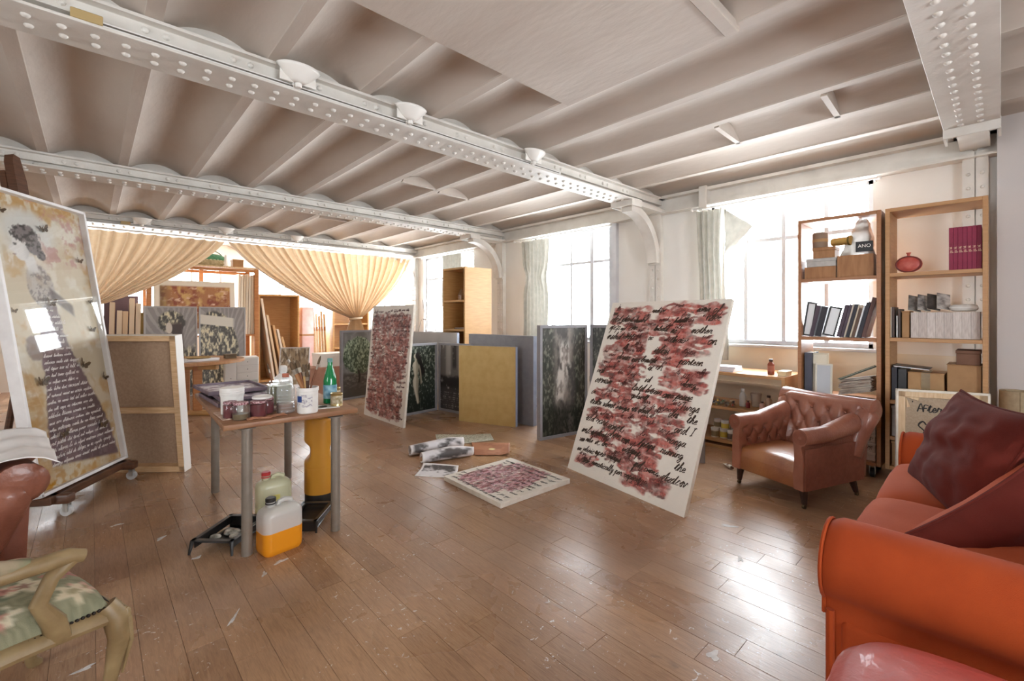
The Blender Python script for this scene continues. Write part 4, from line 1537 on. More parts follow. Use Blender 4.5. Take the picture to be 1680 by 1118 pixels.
loose_brush('thin paintbrush standing in the jar of olive liquid', T(0.89, 3.22, 0.02), T(0.84, 3.25, 0.26), 0.005, BRW[1])
jar('clear_jar', 'tall narrow clear jar between the crimson jars and the bottle', 0.800, 2.985, 0.036, 0.160, 0.12, mat('pinkish_water', '#c9b3ab', 0.3), None)
PET = clearmat('pet_plastic', '#e8eae8', 0.2, 0.12)
t = empty('water_bottle', T(0.843, 2.878), 0, 'clear ribbed plastic bottle with rust cap and brown dregs', 'bottle')
prof = [(.046, 0), (.051, .006)]
for k in range(6):
    prof += [(.051, .012 + k * .018), (.048, .02 + k * .018)]
prof += [(.051, .125), (.044, .155), (.028, .185), (.016, .20), (.015, .215)]
MB().lathe(prof, 24).build('bottle_body', PET, t)
MB().lathe([(.047, .004), (.047, .055), (.001, .056)], 20).build('brown_dregs', clearmat('brown_water', '#8d5c3f', 0.6), t)
MB().lathe([(.018, .208), (.019, .21), (.019, .228), (.017, .23), (.001, .23)], 16).build('cap', mat('rust_cap', '#a8604a', 0.5), t)
t = empty('white_flask', T(1.055, 3.66), 0, 'round white plastic flask at the far end of the paint table', 'bottle')
MB().lathe([(.05, 0), (.062, .02), (.068, .07), (.060, .11), (.035, .135), (.022, .142), (.022, .155)], 24).build('flask_body', mat('milky_plastic', '#e4e2de', 0.35), t)
MB().lathe([(.026, .15), (.027, .153), (.026, .19), (.018, .20), (.001, .202)], 16).build('cap', WPL, t)
t = empty('gesso_pot', T(0.937, 2.785), 0, 'white paint pot with a blue label square holding the brushes', 'pot')
MB().lathe([(.052, 0), (.056, .004), (.058, .128), (.061, .13), (.061, .15), (.056, .15), (.054, .02), (.001, .018)], 28).build('pot_body', WPL, t)


def wrap(mb, r, a0, a1, z0, z1, n=8):
    mb.grid(lambda u, v: (r * math.cos(a0 + (a1 - a0) * u), r * math.sin(a0 + (a1 - a0) * u), z0 + (z1 - z0) * v), n, 1)


A0 = math.radians(226)
mb = MB()
wrap(mb, 0.0588, A0 - 0.72, A0 - 0.12, 0.068, 0.104)
mb.build('blue_label', mat('label_blue', '#24417f', 0.5), t)
mb = MB()
wrap(mb, 0.0586, A0 - 0.80, A0 + 0.9, 0.04, 0.112, 14)
mb.build('paper_label', mat('label_white', '#d8d5d2', 0.6, c2='#a6a0a8', ns=70, mixlo=0.55, mixhi=0.6), t)
bx, by = 0.937, 2.785
for k, (dx, dy, hh_, m, r, nm) in enumerate(((-0.13, 0.08, 0.37, 4, .006, 'long dark paintbrush leaning left out of the gesso pot'), (-0.09, 0.05, 0.30, 0, .013, 'thick brown paintbrush in the gesso pot'), (-0.055, 0.05, 0.31, 1, .011, 'reddish paintbrush in the gesso pot'),
                                           (-0.03, 0.0, 0.285, 3, .010, 'pale wooden paintbrush in the gesso pot'), (0.02, 0.03, 0.29, 4, .006, 'short black paintbrush in the gesso pot'), (0.08, -0.01, 0.33, 1, .006, 'thin red-brown paintbrush leaning right out of the gesso pot'), (-0.01, -0.02, 0.25, 2, .009, 'short dark paintbrush at the middle of the gesso pot'))):
    loose_brush(nm, T(bx - dx * .25, by - dy * .25, 0.022), T(bx + dx * .9, by + dy * .9, hh_), r, BRW[m])
t = empty('mineral_water_bottle', T(1.145, 2.985), 0, 'green glass water bottle with a blue label', 'bottle')
GRN = clearmat('green_glass', '#1f9a5c', 0.55, 0.06)
MB().lathe([(.036, 0), (.041, .005), (.041, .15), (.036, .175), (.022, .225), (.015, .25), (.0145, .275)], 22).build('bottle_glass', GRN, t)
MB().lathe([(.0418, .035), (.0422, .04), (.0422, .118), (.0418, .122)], 22, cap=False).build('label', mat('water_label', '#9cc3cf', 0.5, c2='#4f86a0', ns=30), t)
MB().lathe([(.0165, .268), (.0165, .292), (.014, .294), (.001, .294)], 16).build('cap', mat('blue_green_cap', '#5d8f8a', 0.4), t)
TIN = mat('gold_tin', '#b99c5e', 0.3, 0.8, c2='#d3bf8d', ns=8)
for (x, y, r, h, lb) in ((1.205, 3.06, .036, .088, 'dull gold tin can behind the other, beside the green bottle'), (1.140, 2.865, .036, .082, 'gold tin can at the front by the table edge')):
    t = empty('tin_can', T(x, y), 0, lb, 'can', 'gold tins on the paint table')
    MB().lathe([(r, 0), (r * 1.03, .003), (r, .006), (r, h - .006), (r * 1.03, h - .003), (r * .98, h), (r * .92, h - .004), (.001, h - .005)], 22).build('tin_body', TIN, t)
    MB().lathe([(r * 1.005, h * .2), (r * 1.01, h * .21), (r * 1.01, h * .8), (r * 1.005, h * .81)], 22, cap=False).build('paper_band', mat('tin_band', '#d9cfb8', 0.5, c2='#8c7a4a', ns=40), t)
# small leaning print, tray of knives, crumpled cloth
t = empty('small_card', T(1.03, 2.96), math.radians(20), 'small pinkish card propped beside the green bottle', 'card')
mb = MB()
mb.M = Matrix.Rotation(-0.25, 4, 'X')
mb.box(-0.045, 0.045, 0, 0.003, 0, 0.10)
mb.build('card', mat('pink_card', '#b99a94', 0.6, c2='#8a6a66', ns=20), t)
MB().tube([(0, 0.05, 0.002), (0, 0.024, 0.09)], 0.003, 6).build('prop', BRW[2], t)
t = empty('palette_dish', T(1.075, 2.87), math.radians(-14), 'shallow white palette dish with dark paint beside the gold tin', 'dish')
mb = MB()
mb.prism([(-.075, -.05), (.075, -.05), (.085, .055), (-.065, .06)], 0, 0.004, 'z')
mb.build('dish', WPL, t)
MB().lathe([(.03, 0.004), (.024, .008), (.001, .009)], 12, (-.02, 0, 0)).build('dark_paint', mat('dark_paint', '#2f2f2f', 0.3), t)
MB().tube([(-.05, -.02, .009), (.03, .03, .012)], .005, 6).build('palette_knife', mat('knife_steel', '#c8c8c6', 0.25, 0.9), t)
mb = MB()
mb.grid(lambda u, v: (0.62 + 0.20 * u, 2.765 + 0.05 * v + 0.012 * math.sin(u * 9), TZ + 0.004 + 0.010 * abs(mnoise.noise(Vector((u * 9, v * 4, 1))))), 30, 8)
mb.build('paint_rag', mat('orange_rag', '#c08a6c', 0.85, c2='#a9704f', ns=20), solid=0.003, label='crumpled orange rag lying along the front table edge', cat='rag')
mb = MB()
mb.grid(lambda u, v: (0.52 + 0.045 * v, 2.86 + 0.26 * u, TZ + 0.003 + 0.008 * abs(mnoise.noise(Vector((u * 9, v * 4, 5))))), 24, 6)
mb.build('paint_rag', mat('pale_rag', '#cdb3a2', 0.85, c2='#b0907e', ns=20), solid=0.003, label='pale crumpled rag along the side edge of the paint table', cat='rag')

# ---- under the table
YEL = mat('yellow_enamel', '#c58a2c', 0.4, c2='#b97c24', ns=4)
t = empty('yellow_drum', (1.185, 3.27, 0), math.radians(0), 'yellow waisted drum on a black foot standing behind the paint table', 'drum')
dirc = math.atan2(0.733 * 1.0, 0.68 * -1.0)


def yfn(u, v):
    a = 2 * math.pi * u
    z = 0.075 + v * 0.505
    side = abs(math.sin(a - math.radians(70)))      # bites on the two flanks seen from the room
    k = max(0.0, (side - 0.55) / 0.45)
    bite = math.exp(-((z - 0.365) / 0.052) ** 4)
    r = 0.103 * (1 - 0.40 * k * bite)
    return (r * math.cos(a), r * math.sin(a), z)


mb = MB()
mb.grid(yfn, 48, 40, True)
mb.lathe([(0.103, 0.58), (0.098, 0.592), (0.088, 0.594), (0.086, 0.575), (0.001, 0.574)], 40, cap=False)
mb.build('drum_shell', YEL, t, smooth=50)
MB().lathe([(.098, 0), (.1, .004), (.1, .08), (.06, .082)], 36).build('black_foot', mat('black_plastic', '#1d1a19', 0.5), t)
MB().lathe([(.1035, .25), (.1045, .252), (.1035, .254)], 36, cap=False).build('seam', YEL, t)


def jerrycan(name, label, loc, rz, W_, D_, H_, bodym, liqm, fill, capm, label_m=None):
    t = empty(name, loc, rz, label, 'jerrycan', 'jerrycans under the paint table')

    def outline(s, rr=0.04):
        w, d = W_ / 2 * s, D_ / 2 * s
        pts = []
        for (cx, cy, a0) in ((w - rr, d - rr, 0), (-w + rr, d - rr, 90), (-w + rr, -d + rr, 180), (w - rr, -d + rr, 270)):
            for k in range(5):
                a = math.radians(a0 + k * 22.5)
                pts.append((cx + rr * math.cos(a), cy + rr * math.sin(a)))
        return pts

    def loft(levels):
        mb = MB()
        V, Fc = [], []
        for (s, z, rr) in levels:
            V += [(p[0], p[1], z) for p in outline(s, rr)]
        n = 20
        for j in range(len(levels) - 1):
            Fc += [(j * n + k, j * n + (k + 1) % n, (j + 1) * n + (k + 1) % n, (j + 1) * n + k) for k in range(n)]
        Fc += [tuple(range(n))[::-1], tuple((len(levels) - 1) * n + k for k in range(n))]
        mb._add(V, Fc)
        return mb
    loft([(.88, 0, .03), (.97, .012, .035), (1, .03, .04), (1, H_ * .78, .04), (.93, H_ * .86, .04), (.70, H_ * .93, .035), (.45, H_ * .95, .02)]).build('can_body', bodym, t, smooth=50)
    loft([(.885, -.0005, .03), (.975, .012, .035), (1.004, .03, .04), (1.004, H_ * fill, .04)]).build('liquid', liqm, t, smooth=50)
    MB().tube([(W_ * .30, 0, H_ * .84), (W_ * .28, 0, H_ * .98), (W_ * .12, 0, H_ * 1.02), (-W_ * .02, 0, H_ * .99), (-W_ * .05, 0, H_ * .92)], 0.014, 10).build('handle', bodym, t)
    nk = MB().lathe([(.024, H_ * .9), (.022, H_ * .94), (.022, H_ * 1.06)], 18, (-W_ * .22, 0, 0)).build('neck', bodym, t)
    mb = MB()
    mb.lathe([(.026, H_ * 1.0), (.028, H_ * 1.005), (.028, H_ * 1.02), (.024, H_ * 1.022)], 20, (-W_ * .22, 0, 0))
    mb.lathe([(.026, H_ * 1.05), (.027, H_ * 1.055), (.027, H_ * 1.115), (.023, H_ * 1.13), (.001, H_ * 1.13)], 20, (-W_ * .22, 0, 0))
    mb.build('screw_cap', capm, t)
    if label_m:
        MB().box(-0.05, 0.02, -D_ / 2 - 0.001, -D_ / 2 + 0.0005, H_ * .45, H_ * .62).build('yellow_label', label_m, t)
    return t


MILK = clearmat('milky_polythene', '#e3e2de', 0.62, 0.3)
jerrycan('jerrycan', 'milky jerrycan half full of orange liquid with a black cap', (0.775, 2.755, 0), math.radians(8), 0.215, 0.145, 0.265, MILK, mat('orange_liquid', '#e8951f', 0.3), 0.47, mat('black_cap', '#1c1a1a', 0.4))
jerrycan('jerrycan', 'pale yellow jerrycan with a red cap standing behind the orange one', (0.865, 3.205, 0.0), math.radians(0), 0.20, 0.14, 0.27, clearmat('yellowish_polythene', '#e2e3c2', 0.5, 0.3), mat('pale_yellow_liquid', '#d8d7a0', 0.3), 0.3, mat('red_cap', '#c23a3a', 0.4), mat('label_yellow', '#c9c06a', 0.5))
BLK = mat('black_tray_plastic', '#1f1d1d', 0.35, c2='#2a2827', ns=10)


def paint_tray(label, loc, rz, W_, L_, with_gunk):
    t = empty('roller_tray', loc, rz, label, 'tray', 'black roller trays')
    mb = MB()
    d0, d1 = 0.065, 0.018

    def fn(u, v):
        return ((u - .5) * W_ * .86, (v - .5) * L_ * .9, 0.075 - (d0 * (1 - v) ** 0.6 + d1 * v))
    mb.grid(fn, 6, 8)
    mb.build('tray_floor', BLK, t, solid=0.003)
    mb = MB()
    for (x0, x1, y0, y1) in ((-W_ / 2, W_ / 2, -L_ / 2, -L_ / 2 + .03), (-W_ / 2, W_ / 2, L_ / 2 - .03, L_ / 2), (-W_ / 2, -W_ / 2 + .025, -L_ / 2, L_ / 2), (W_ / 2 - .025, W_ / 2, -L_ / 2, L_ / 2)):
        mb.box(x0, x1, y0, y1, .068, .076, .002, 1)
    for s in (-1, 1):
        mb.box(s * W_ * .43 - .004, s * W_ * .43 + .004, -L_ * .46, L_ * .46, .03, .07)
    mb.box(-W_ * .43, W_ * .43, -L_ * .46, -L_ * .45, .01, .07)
    mb.build('tray_rim', BLK, t)
    for s in (-1, 1):
        MB().tube([(s * W_ * .46, L_ * .48, .07), (s * W_ * .5, L_ * .52, 0)], [.012, .006], 6).build('tray_foot', BLK, t)
        MB().tube([(s * W_ * .46, -L_ * .46, .07), (s * W_ * .46, -L_ * .46, 0)], [.012, .006], 6).build('tray_foot', BLK, t)
    if with_gunk:
        mb = MB()
        r2 = random.Random(2)
        for k in range(6):
            mb.ball((r2.uniform(-.06, .06), r2.uniform(-.06, .06), .042), r2.uniform(.02, .035), 10, 6, (1.2, .8, .5))
        mb.build('dried_paint', mat('dried_paint', '#7a7468', 0.6, c2='#d9d4c8', ns=25), t)
    return t


paint_tray('black roller tray with dried paint behind the near table leg', (0.60, 3.05, 0), math.radians(135), 0.24, 0.34, True)
paint_tray('black roller tray poking out behind the jerrycans', (1.01, 2.965, 0), math.radians(-40), 0.20, 0.30, False)
# ================================================================== SEATING
LEATH = mat('chestnut_leather', '#7d4938', 0.38, c2='#99634e', ns=5, mixlo=0.35, mixhi=0.7, bump=0.25, bs=70, coat=0.15)
SEATL = mat('worn_tan_leather', '#9c653c', 0.36, c2='#7d472e', ns=4, mixlo=0.4, mixhi=0.7, bump=0.25, bs=60, coat=0.2)
SUEDE = mat('brick_leather', '#854d3a', 0.6, c2='#7a4432', ns=30, bump=0.2, bs=90)
DLEG = mat('dark_leg_wood', '#2e1a13', 0.35)
BRASS = mat('tarnished_brass', '#6b5d48', 0.35, 0.9)


def tuft(a, b, na, nb, depth):
    """deep buttoning: dimples on a diamond lattice joined by pleats; a, b in 0..1"""
    x, y = a * na - .5, b * (nb + .4) - .7
    d = 0.0
    for j in range(nb):
        for i in range(na if j % 2 == 0 else na - 1):
            q = (x - i - (.5 if j % 2 else 0)) ** 2 + (y - j) ** 2
            d = max(d, math.exp(-q / .05))
    f1, f2 = x - y / 2, x + y / 2
    g = max(math.exp(-((f1 - round(f1)) / .11) ** 2), math.exp(-((f2 - round(f2)) / .11) ** 2))
    edge = min(1.0, 4 * a, 4 * (1 - a), 5 * b, 5 * (1 - b))
    return -depth * (d + .42 * g * max(0, edge))


def tuft_pts(na, nb):
    return [((i + 0.5 + (0.5 if j % 2 else 0)) / na, (j + 0.7) / (nb + 0.4)) for j in range(nb) for i in range(na if j % 2 == 0 else na - 1)]


def club_chair():
    t = empty('tufted_armchair', (0, 0, 0), 0)
    mb = MB()
    mb.box(-0.282, 0.282, -0.335, 0.27, 0.125, 0.25, 0.02, 2)
    mb.build('seat_rail', SEATL, t)

    def sf(u, v):      # domed seat
        a, b = (u - .5) * 2, (v - .5) * 2
        e = (1 - abs(a) ** 5) * (1 - abs(b) ** 5)
        return (a * 0.285, -0.335 + (b + 1) / 2 * 0.53, 0.235 + 0.075 * max(0, e) ** 0.35 + 0.012 * (1 - a * a) * (1 - b * b))
    mb = MB()
    mb.grid(sf, 24, 24)
    mb.build('seat', SEATL, t, smooth=60)
    for s in (-1, 1):
        # arm: profile in XZ swept along Y, buttoned inside, rolled over outside
        prof = [(.205, .22)] + [(.205 + .012 * math.sin(math.pi * k / 24), .22 + .25 * k / 24) for k in range(1, 25)]
        prof += [(.262 + .058 * math.cos(a), .485 + .058 * math.sin(a)) for a in np.linspace(math.radians(170), math.radians(-75), 12)]
        prof += [(.272, .42), (.285, .36), (.288, .13), (.215, .13)]
        n = len(prof)

        def af(u, v, s=s, prof=prof, n=n):
            i = min(int(u * n + 1e-6), n) % n
            x, z = prof[i]
            y = -0.345 + v * 0.56
            lift = 0.055 * max(0, v - 0.45) / 0.55
            if z > 0.3:
                z += lift * (z - .3) / .2
            if 0 < i <= 25:
                x -= tuft(v, (i - 1) / 24, 5, 3, 0.020)
            if v < 0.06:
                x = .25 + (x - .25) * (0.88 + v * 2)
            return (s * x, y, z)
        mb = MB()
        mb.grid(af, n, 70, True)
        b = mb.bm
        mb.bm.verts.ensure_lookup_table()
        m_ = n
        try:
            b.faces.new([b.verts[k] for k in range(m_)])
            b.faces.new([b.verts[70 * m_ + k] for k in range(m_)])
        except Exception:
            pass
        ao = mb.build('arm', LEATH if s < 0 else LEATH, t, smooth=60)
        for (a, c) in tuft_pts(5, 3):
            MB().ball((s * (.205 + .020), -0.345 + a * .56, .22 + c * .25), .008, 8, 6, (.6, 1, 1)).build('button', LEATH, ao)
        MB().lathe([(.012, 0), (.03, .004), (.048, .002)], 14, cap=False).build('scroll_front', SUEDE, ao, loc=(s * .262, -.348, .485), rot=(math.pi / 2, 0, 0))
        MB().box(*sorted((s * .287, s * .291)), -0.33, 0.30, .13, .41).build('side_panel', SUEDE, ao, smooth=0)
    # back: buttoned, leaning, top roll, ears turning outwards

    def bf(u, v):
        a = (u - .5) * 2
        # v: 0 bottom front -> 0.62 top front -> roll -> 1 bottom back
        if v < .6:
            q = v / .6
            y, z = .16 + .10 * q + .0, .22 + .44 * q
            y += -tuft(u, q, 5, 4, .022)
        elif v < .8:
            th = math.pi * (v - .6) / .2
            y, z = .26 + .0575 * (1 - math.cos(th)), .66 + .03 * math.sin(th)
        else:
            q = (v - .8) / .2
            y, z = .375 - .02 * q, .66 - .53 * q
        wide = .27 + .075 * max(0, (z - .42) / .3) ** 1.2
        x = a * wide
        if abs(a) > .72:
            k = (abs(a) - .72) / .28
            y += (-.03 * k + .10 * k * k * max(0, (z - .45) / .28)) if v < .62 else .0
            z -= .055 * k * k * max(0, (z - .5) / .2)
        return (x, y, z)
    mb = MB()
    mb.grid(bf, 80, 80)
    mb.bm.verts.ensure_lookup_table()
    mb.bm.faces.new([mb.bm.verts[j * 81] for j in range(81)])
    mb.bm.faces.new([mb.bm.verts[j * 81 + 80] for j in range(81)])
    mb.bm.faces.new([mb.bm.verts[i] for i in range(81)] + [mb.bm.verts[80 * 81 + i] for i in range(80, -1, -1)])
    bo = mb.build('backrest', LEATH, t, smooth=70)
    for (a, q) in tuft_pts(5, 4):
        z = .22 + .44 * q
        wide = .27 + .075 * max(0, (z - .42) / .3) ** 1.2
        if abs(a - .5) < .42:
            MB().ball(((a - .5) * 2 * wide, .16 + .10 * q + .018, z), .009, 8, 6, (1, .6, 1)).build('button', LEATH, bo)
    path = []
    for q in np.linspace(-1, 1, 25):
        aq = abs(q)
        path.append((q * .335, .325 + .02 * aq ** 2, .655 - .03 * aq ** 2))
    rad = [.048 + .036 * abs(q) ** 2 for q in np.linspace(-1, 1, 25)]
    path = [(path[0][0] - .018, path[0][1], path[0][2])] + path + [(path[-1][0] + .018, path[-1][1], path[-1][2])]
    rad = [.055] + rad + [.055]
    MB().tube(path, rad, 18).build('top_roll', LEATH, bo, smooth=70)
    for s in (-1, 1):
        mb = MB()
        mb.tube([(s * .262, .22, .30), (s * .262, .255, .40), (s * .275, .285, .50), (s * .30, .318, .60), (s * .31, .33, .635)], [.05, .062, .072, .078, .05], 16)
        mb.build('wing', LEATH, bo, smooth=70)
    for (x, y, sx, sy) in ((-.25, -.29, -.4, -.3), (.25, -.29, .4, -.3), (-.24, .24, -.6, 1.6), (.24, .24, .6, 1.6)):
        lg = MB().tube([(x, y, .13), (x + sx * .02, y + sy * .02, .03)], [.028, .017], 10).build('leg', DLEG, t)
        mb = MB().cyl((x + sx * .02 - .008, y + sy * .025, .014), (x + sx * .02 + .008, y + sy * .025, .014), .014, n=12)
        mb.tube([(x + sx * .02, y + sy * .02, .032), (x + sx * .02, y + sy * .025, .014)], .009, 8)
        mb.build('caster', BRASS, lg)
    return t


def copy_tree(o, parent=None):
    c = o.copy()
    COL.objects.link(c)
    c.parent = parent
    for ch in list(o.children):
        copy_tree(ch, c)
    return c


cc = club_chair()
props(cc, 'small buttoned leather armchair on casters in front of the bookcases', 'armchair', 'leather armchairs')
cc.location = (3.90, 1.045, 0)
cc.rotation_euler = (0, 0, math.radians(-90 - 20))
bpy.context.view_layer.update()
c2 = copy_tree(cc)
props(c2, 'brown leather armchair draped with a white cloth beside the easel', 'armchair', 'leather armchairs')
c2.location = (-0.585, 2.98, 0)
c2.rotation_euler = (0, 0, math.radians(-84))
# white cloth over its arm


def cf(u, v):
    # cross-section over the back roll (local y, z), drawn along the roll (local x)
    prof = [(.02, .50), (.10, .61), (.18, .68), (.25, .712), (.31, .722), (.36, .722), (.41, .712), (.45, .69)]
    k = u * (len(prof) - 1)
    i = min(int(k), len(prof) - 2)
    f = k - i
    y = prof[i][0] * (1 - f) + prof[i + 1][0] * f
    z = prof[i][1] * (1 - f) + prof[i + 1][1] * f
    q = (v - .5) * 2
    z += .012 * abs(q) ** 2
    z += .008 * math.sin(v * 17 + u * 3) + .012 * mnoise.noise(Vector((u * 4, v * 5, 3)))
    x = q * .335 + .10 * u ** 4 * max(0, q)
    lx, ly = x, y
    a = math.radians(-84)
    return (-0.585 + lx * math.cos(a) - ly * math.sin(a), 2.98 + lx * math.sin(a) + ly * math.cos(a), z)


mb = MB()
mb.grid(cf, 36, 40)
mb.build('white_cloth', mat('white_cotton', '#e9e5e2', 0.85, c2='#dedad8', ns=10), solid=0.004, smooth=70, label='white cotton cloth thrown over the brown leather armchair', cat='cloth')

# ---- sofa: length along X, facing +Y
ORNG = mat('orange_velvet', '#a9481f', 0.8, c2='#9c3f1b', ns=4, bump=0.3, bs=500, sheen=0.04, spec=0.12)
SALM = mat('salmon_velvet', '#b85c3c', 0.8, c2='#ae5234', ns=4, bump=0.3, bs=500, sheen=0.04, spec=0.12)
WINE = mat('wine_velvet', '#571f19', 0.85, c2='#63271f', ns=5, bump=0.3, bs=400, sheen=0.04, spec=0.1)
sf = empty('orange_sofa', (2.55, -0.1, 0), 0, 'orange two-seat sofa with rolled arms facing into the room', 'sofa')
SX0, SX1, SYF, SYB = 1.63, 3.58, 0.36, -0.62


def S(x, y, z):
    return (x - 2.55, y + 0.1, z)


def slab(mb, x0, x1, y0, y1, z0, z1, bev, seg=3):
    a, b = S(x0, y0, z0), S(x1, y1, z1)
    mb.box(a[0], b[0], a[1], b[1], a[2], b[2], bev, seg)


mb = MB()
slab(mb, SX0 + .07, SX1 - .07, SYB, SYF - .02, .03, .36, .02)
mb.build('base', ORNG, sf)
for k, (x0, x1) in enumerate(((1.90, 2.60), (2.60, 3.30))):
    def cu(u, v, x0=x0, x1=x1, k=k):
        # closed cushion: u around the YZ outline, v across X
        a = 2 * math.pi * u
        ca, sa = math.cos(a), math.sin(a)
        y = math.copysign(abs(ca) ** .35, ca) * .42
        z = math.copysign(abs(sa) ** .5, sa) * .085
        q = (v - .5) * 2
        pin = (1 - abs(q) ** 6)
        z = z * (0.55 + .45 * max(0, pin)) + .018 * (1 - q * q) * (1 if sa > 0 else 0) + (.006 * mnoise.noise(Vector((v * 5, y * 7, k))) if sa > 0 else 0)
        return S(x0 + (x1 - x0) * v, -0.03 + y, .44 + z)
    mb = MB()
    mb.grid(cu, 40, 28, True)
    mb.build('seat_cushion', SALM, sf, smooth=70)
for (xc, sgn, nm) in ((SX0 + .135, -1, 'arm'), (SX1 - .135, 1, 'arm')):
    R = .128
    prof = [(xc - sgn * .10, .05)] + [(xc - sgn * .10, .30)] + [(xc - sgn * .02 + R * math.cos(a) * -sgn * 1.0, .515 + R * math.sin(a)) for a in np.linspace(math.radians(-25), math.radians(235), 18)] + [(xc + sgn * .055, .36), (xc + sgn * .055, .03)]
    n = len(prof)

    def ar(u, v, prof=prof, n=n):
        x, z = prof[min(int(u * n + 1e-6), n) % n]
        y = SYF + .02 + v * (SYB - SYF - .04)
        k = max(0, 1 - v / .03)
        return S(xc + (x - xc) * (1 - .10 * k * k), y + .0, .34 + (z - .34) * (1 - .05 * k * k))
    mb = MB()
    mb.grid(ar, n, 40, True)
    b = mb.bm
    b.verts.ensure_lookup_table()
    b.faces.new([b.verts[k] for k in range(n)])
    b.faces.new([b.verts[40 * n + k] for k in range(n)])
    ao = mb.build(nm, ORNG, sf, smooth=50)
    pts = [S(xc + (p[0] - xc) * .94, SYF + .024, .34 + (p[1] - .34) * .965) for p in prof[1:-1]]
    MB().tube(pts, .006, 6).build('piping', ORNG, ao)
    mb = MB()
    mb.tube([S(xc + sgn * .06, SYF + .005, .38), S(xc + sgn * .06, SYF + .005, .02)], .012, 8)
    mb.build('corner_piping', ORNG, ao)
mb = MB()


def bk(u, v):
    a = 2 * math.pi * u
    ca, sa = math.cos(a), math.sin(a)
    y = math.copysign(abs(ca) ** .5, ca) * .11
    z = math.copysign(abs(sa) ** .4, sa) * .27
    return S(1.76 + v * 1.69, -.56 + y - .05 * z, .57 + z)


mb.grid(bk, 32, 30, True)
b = mb.bm
b.verts.ensure_lookup_table()
b.faces.new([b.verts[k] for k in range(32)])
b.faces.new([b.verts[30 * 32 + k] for k in range(32)])
mb.build('backrest', ORNG, sf, smooth=60)
mb = MB()
for (x0, x1) in ((SX0 + .06, SX1 - .06),):
    slab(mb, x0, x1, SYF - .018, SYF - .006, .012, .20, .004, 1)
mb.build('skirt', ORNG, sf)
MB().box(*sorted((S(SX0 + .055, 0, 0)[0], S(SX0 + .068, 0, 0)[0])), S(0, SYB, 0)[1], S(0, SYF, 0)[1], .012, .20).build('side_skirt', ORNG, sf)


def pillow(name, label, centre, ex, nrm, w, h, th, m1, m2, seed=0, cat='cushion'):
    """ex runs along the width, nrm is the face shown (m1); the other face is m2"""
    t = empty(name, (0, 0, 0), 0, label, cat)
    ex = Vector(ex).normalized()
    n = Vector(nrm)
    n = (n - ex * n.dot(ex)).normalized()
    ey = -n
    ez = ex.cross(ey)
    M_ = Matrix((ex, ey, ez)).transposed().to_4x4()
    M_.translation = Vector(centre)
    t.matrix_world = M_
    for side, m in ((-1, m1), (1, m2)):
        def pf(u, v, side=side):
            a, b = (u - .5) * 2, (v - .5) * 2
            e = max(0.0, (1 - a * a) * (1 - b * b)) ** 0.42
            wr = .03 * mnoise.noise(Vector((a * 1.6 + seed, b * 2.6, seed))) + .014 * mnoise.noise(Vector((a * 4 + b * 3 + seed, b * 4 - a * 2, seed)))
            return (a * w / 2 * (1 - .10 * (1 - b * b) * a * a), side * (th / 2 * e + wr * e), b * h / 2 * (1 - .10 * (1 - a * a) * b * b))
        mb = MB()
        mb.grid(pf, 40, 40)
        mb.build('cover', m, t, smooth=80)
    pts = []
    for (a0, b0, a1, b1) in ((-1, -1, 1, -1), (1, -1, 1, 1), (1, 1, -1, 1), (-1, 1, -1, -1)):
        for k in range(12):
            a, b = a0 + (a1 - a0) * k / 12, b0 + (b1 - b0) * k / 12
            pts.append((a * w / 2 * (1 - .10 * (1 - b * b) * a * a), 0, b * h / 2 * (1 - .10 * (1 - a * a) * b * b)))
    pts.append(pts[0])
    MB().tube(pts, .006, 6).build('piping', m1, t)
    return t


pillow('sofa_cushion', 'big wine red velvet cushion propped at the far end of the sofa', (2.74, 0.10, 0.715), (-.93, -.365, 0), (-.36, .83, .40), 0.68, 0.50, 0.20, WINE, WINE, 2)
ex_ = Vector((.45, -.32, .25)).normalized()
n_ = Vector((-.72, -.50, -.10))
n_ = (n_ - ex_ * n_.dot(ex_)).normalized()
up_ = ex_.cross(-n_)
pillow('sofa_cushion', 'wine and salmon velvet cushion slumped by the near sofa arm', Vector((2.26, .06, .665)) - up_ * .22, ex_, n_, 0.66, 0.48, 0.20, WINE, SALM, 6)

# ---- red leather pouffe at the near corner
RLE = mat('red_leather', '#a3352c', 0.5, c2='#b54a3e', ns=3, bump=0.15, bs=60, coat=0.1)
t = empty('leather_pouffe', (1.17, -0.12, 0), math.radians(4), 'low red leather pouffe pushed against the orange sofa', 'pouffe')


def pf(u, v):
    a = 2 * math.pi * u
    ca, sa = math.cos(a), math.sin(a)
    x = math.copysign(abs(ca) ** .4, ca) * .34
    y = math.copysign(abs(sa) ** .4, sa) * .40
    prof = [(.94, .03), (1.0, .06), (1.0, .28), (.99, .40), (.96, .47), (.88, .505), (.6, .525), (.3, .532), (.0, .535)]
    k = v * (len(prof) - 1)
    i = min(int(k), len(prof) - 2)
    f = k - i
    s = prof[i][0] * (1 - f) + prof[i + 1][0] * f
    z = prof[i][1] * (1 - f) + prof[i + 1][1] * f
    return (x * s, y * s, z + .006 * mnoise.noise(Vector((x * 5, y * 5, z * 5))))


mb = MB()
mb.grid(pf, 48, 24, True)
mb.build('pouffe_body', RLE, t, smooth=70)
MB().tube([(pf(k / 48, .42)[0] * 1.0, pf(k / 48, .42)[1] * 1.0, pf(k / 48, .42)[2]) for k in range(49)], .006, 6).build('seam', RLE, t)
MB().box(-.3, .3, -.35, .35, 0, .035, .01, 1).build('base', DLEG, t)

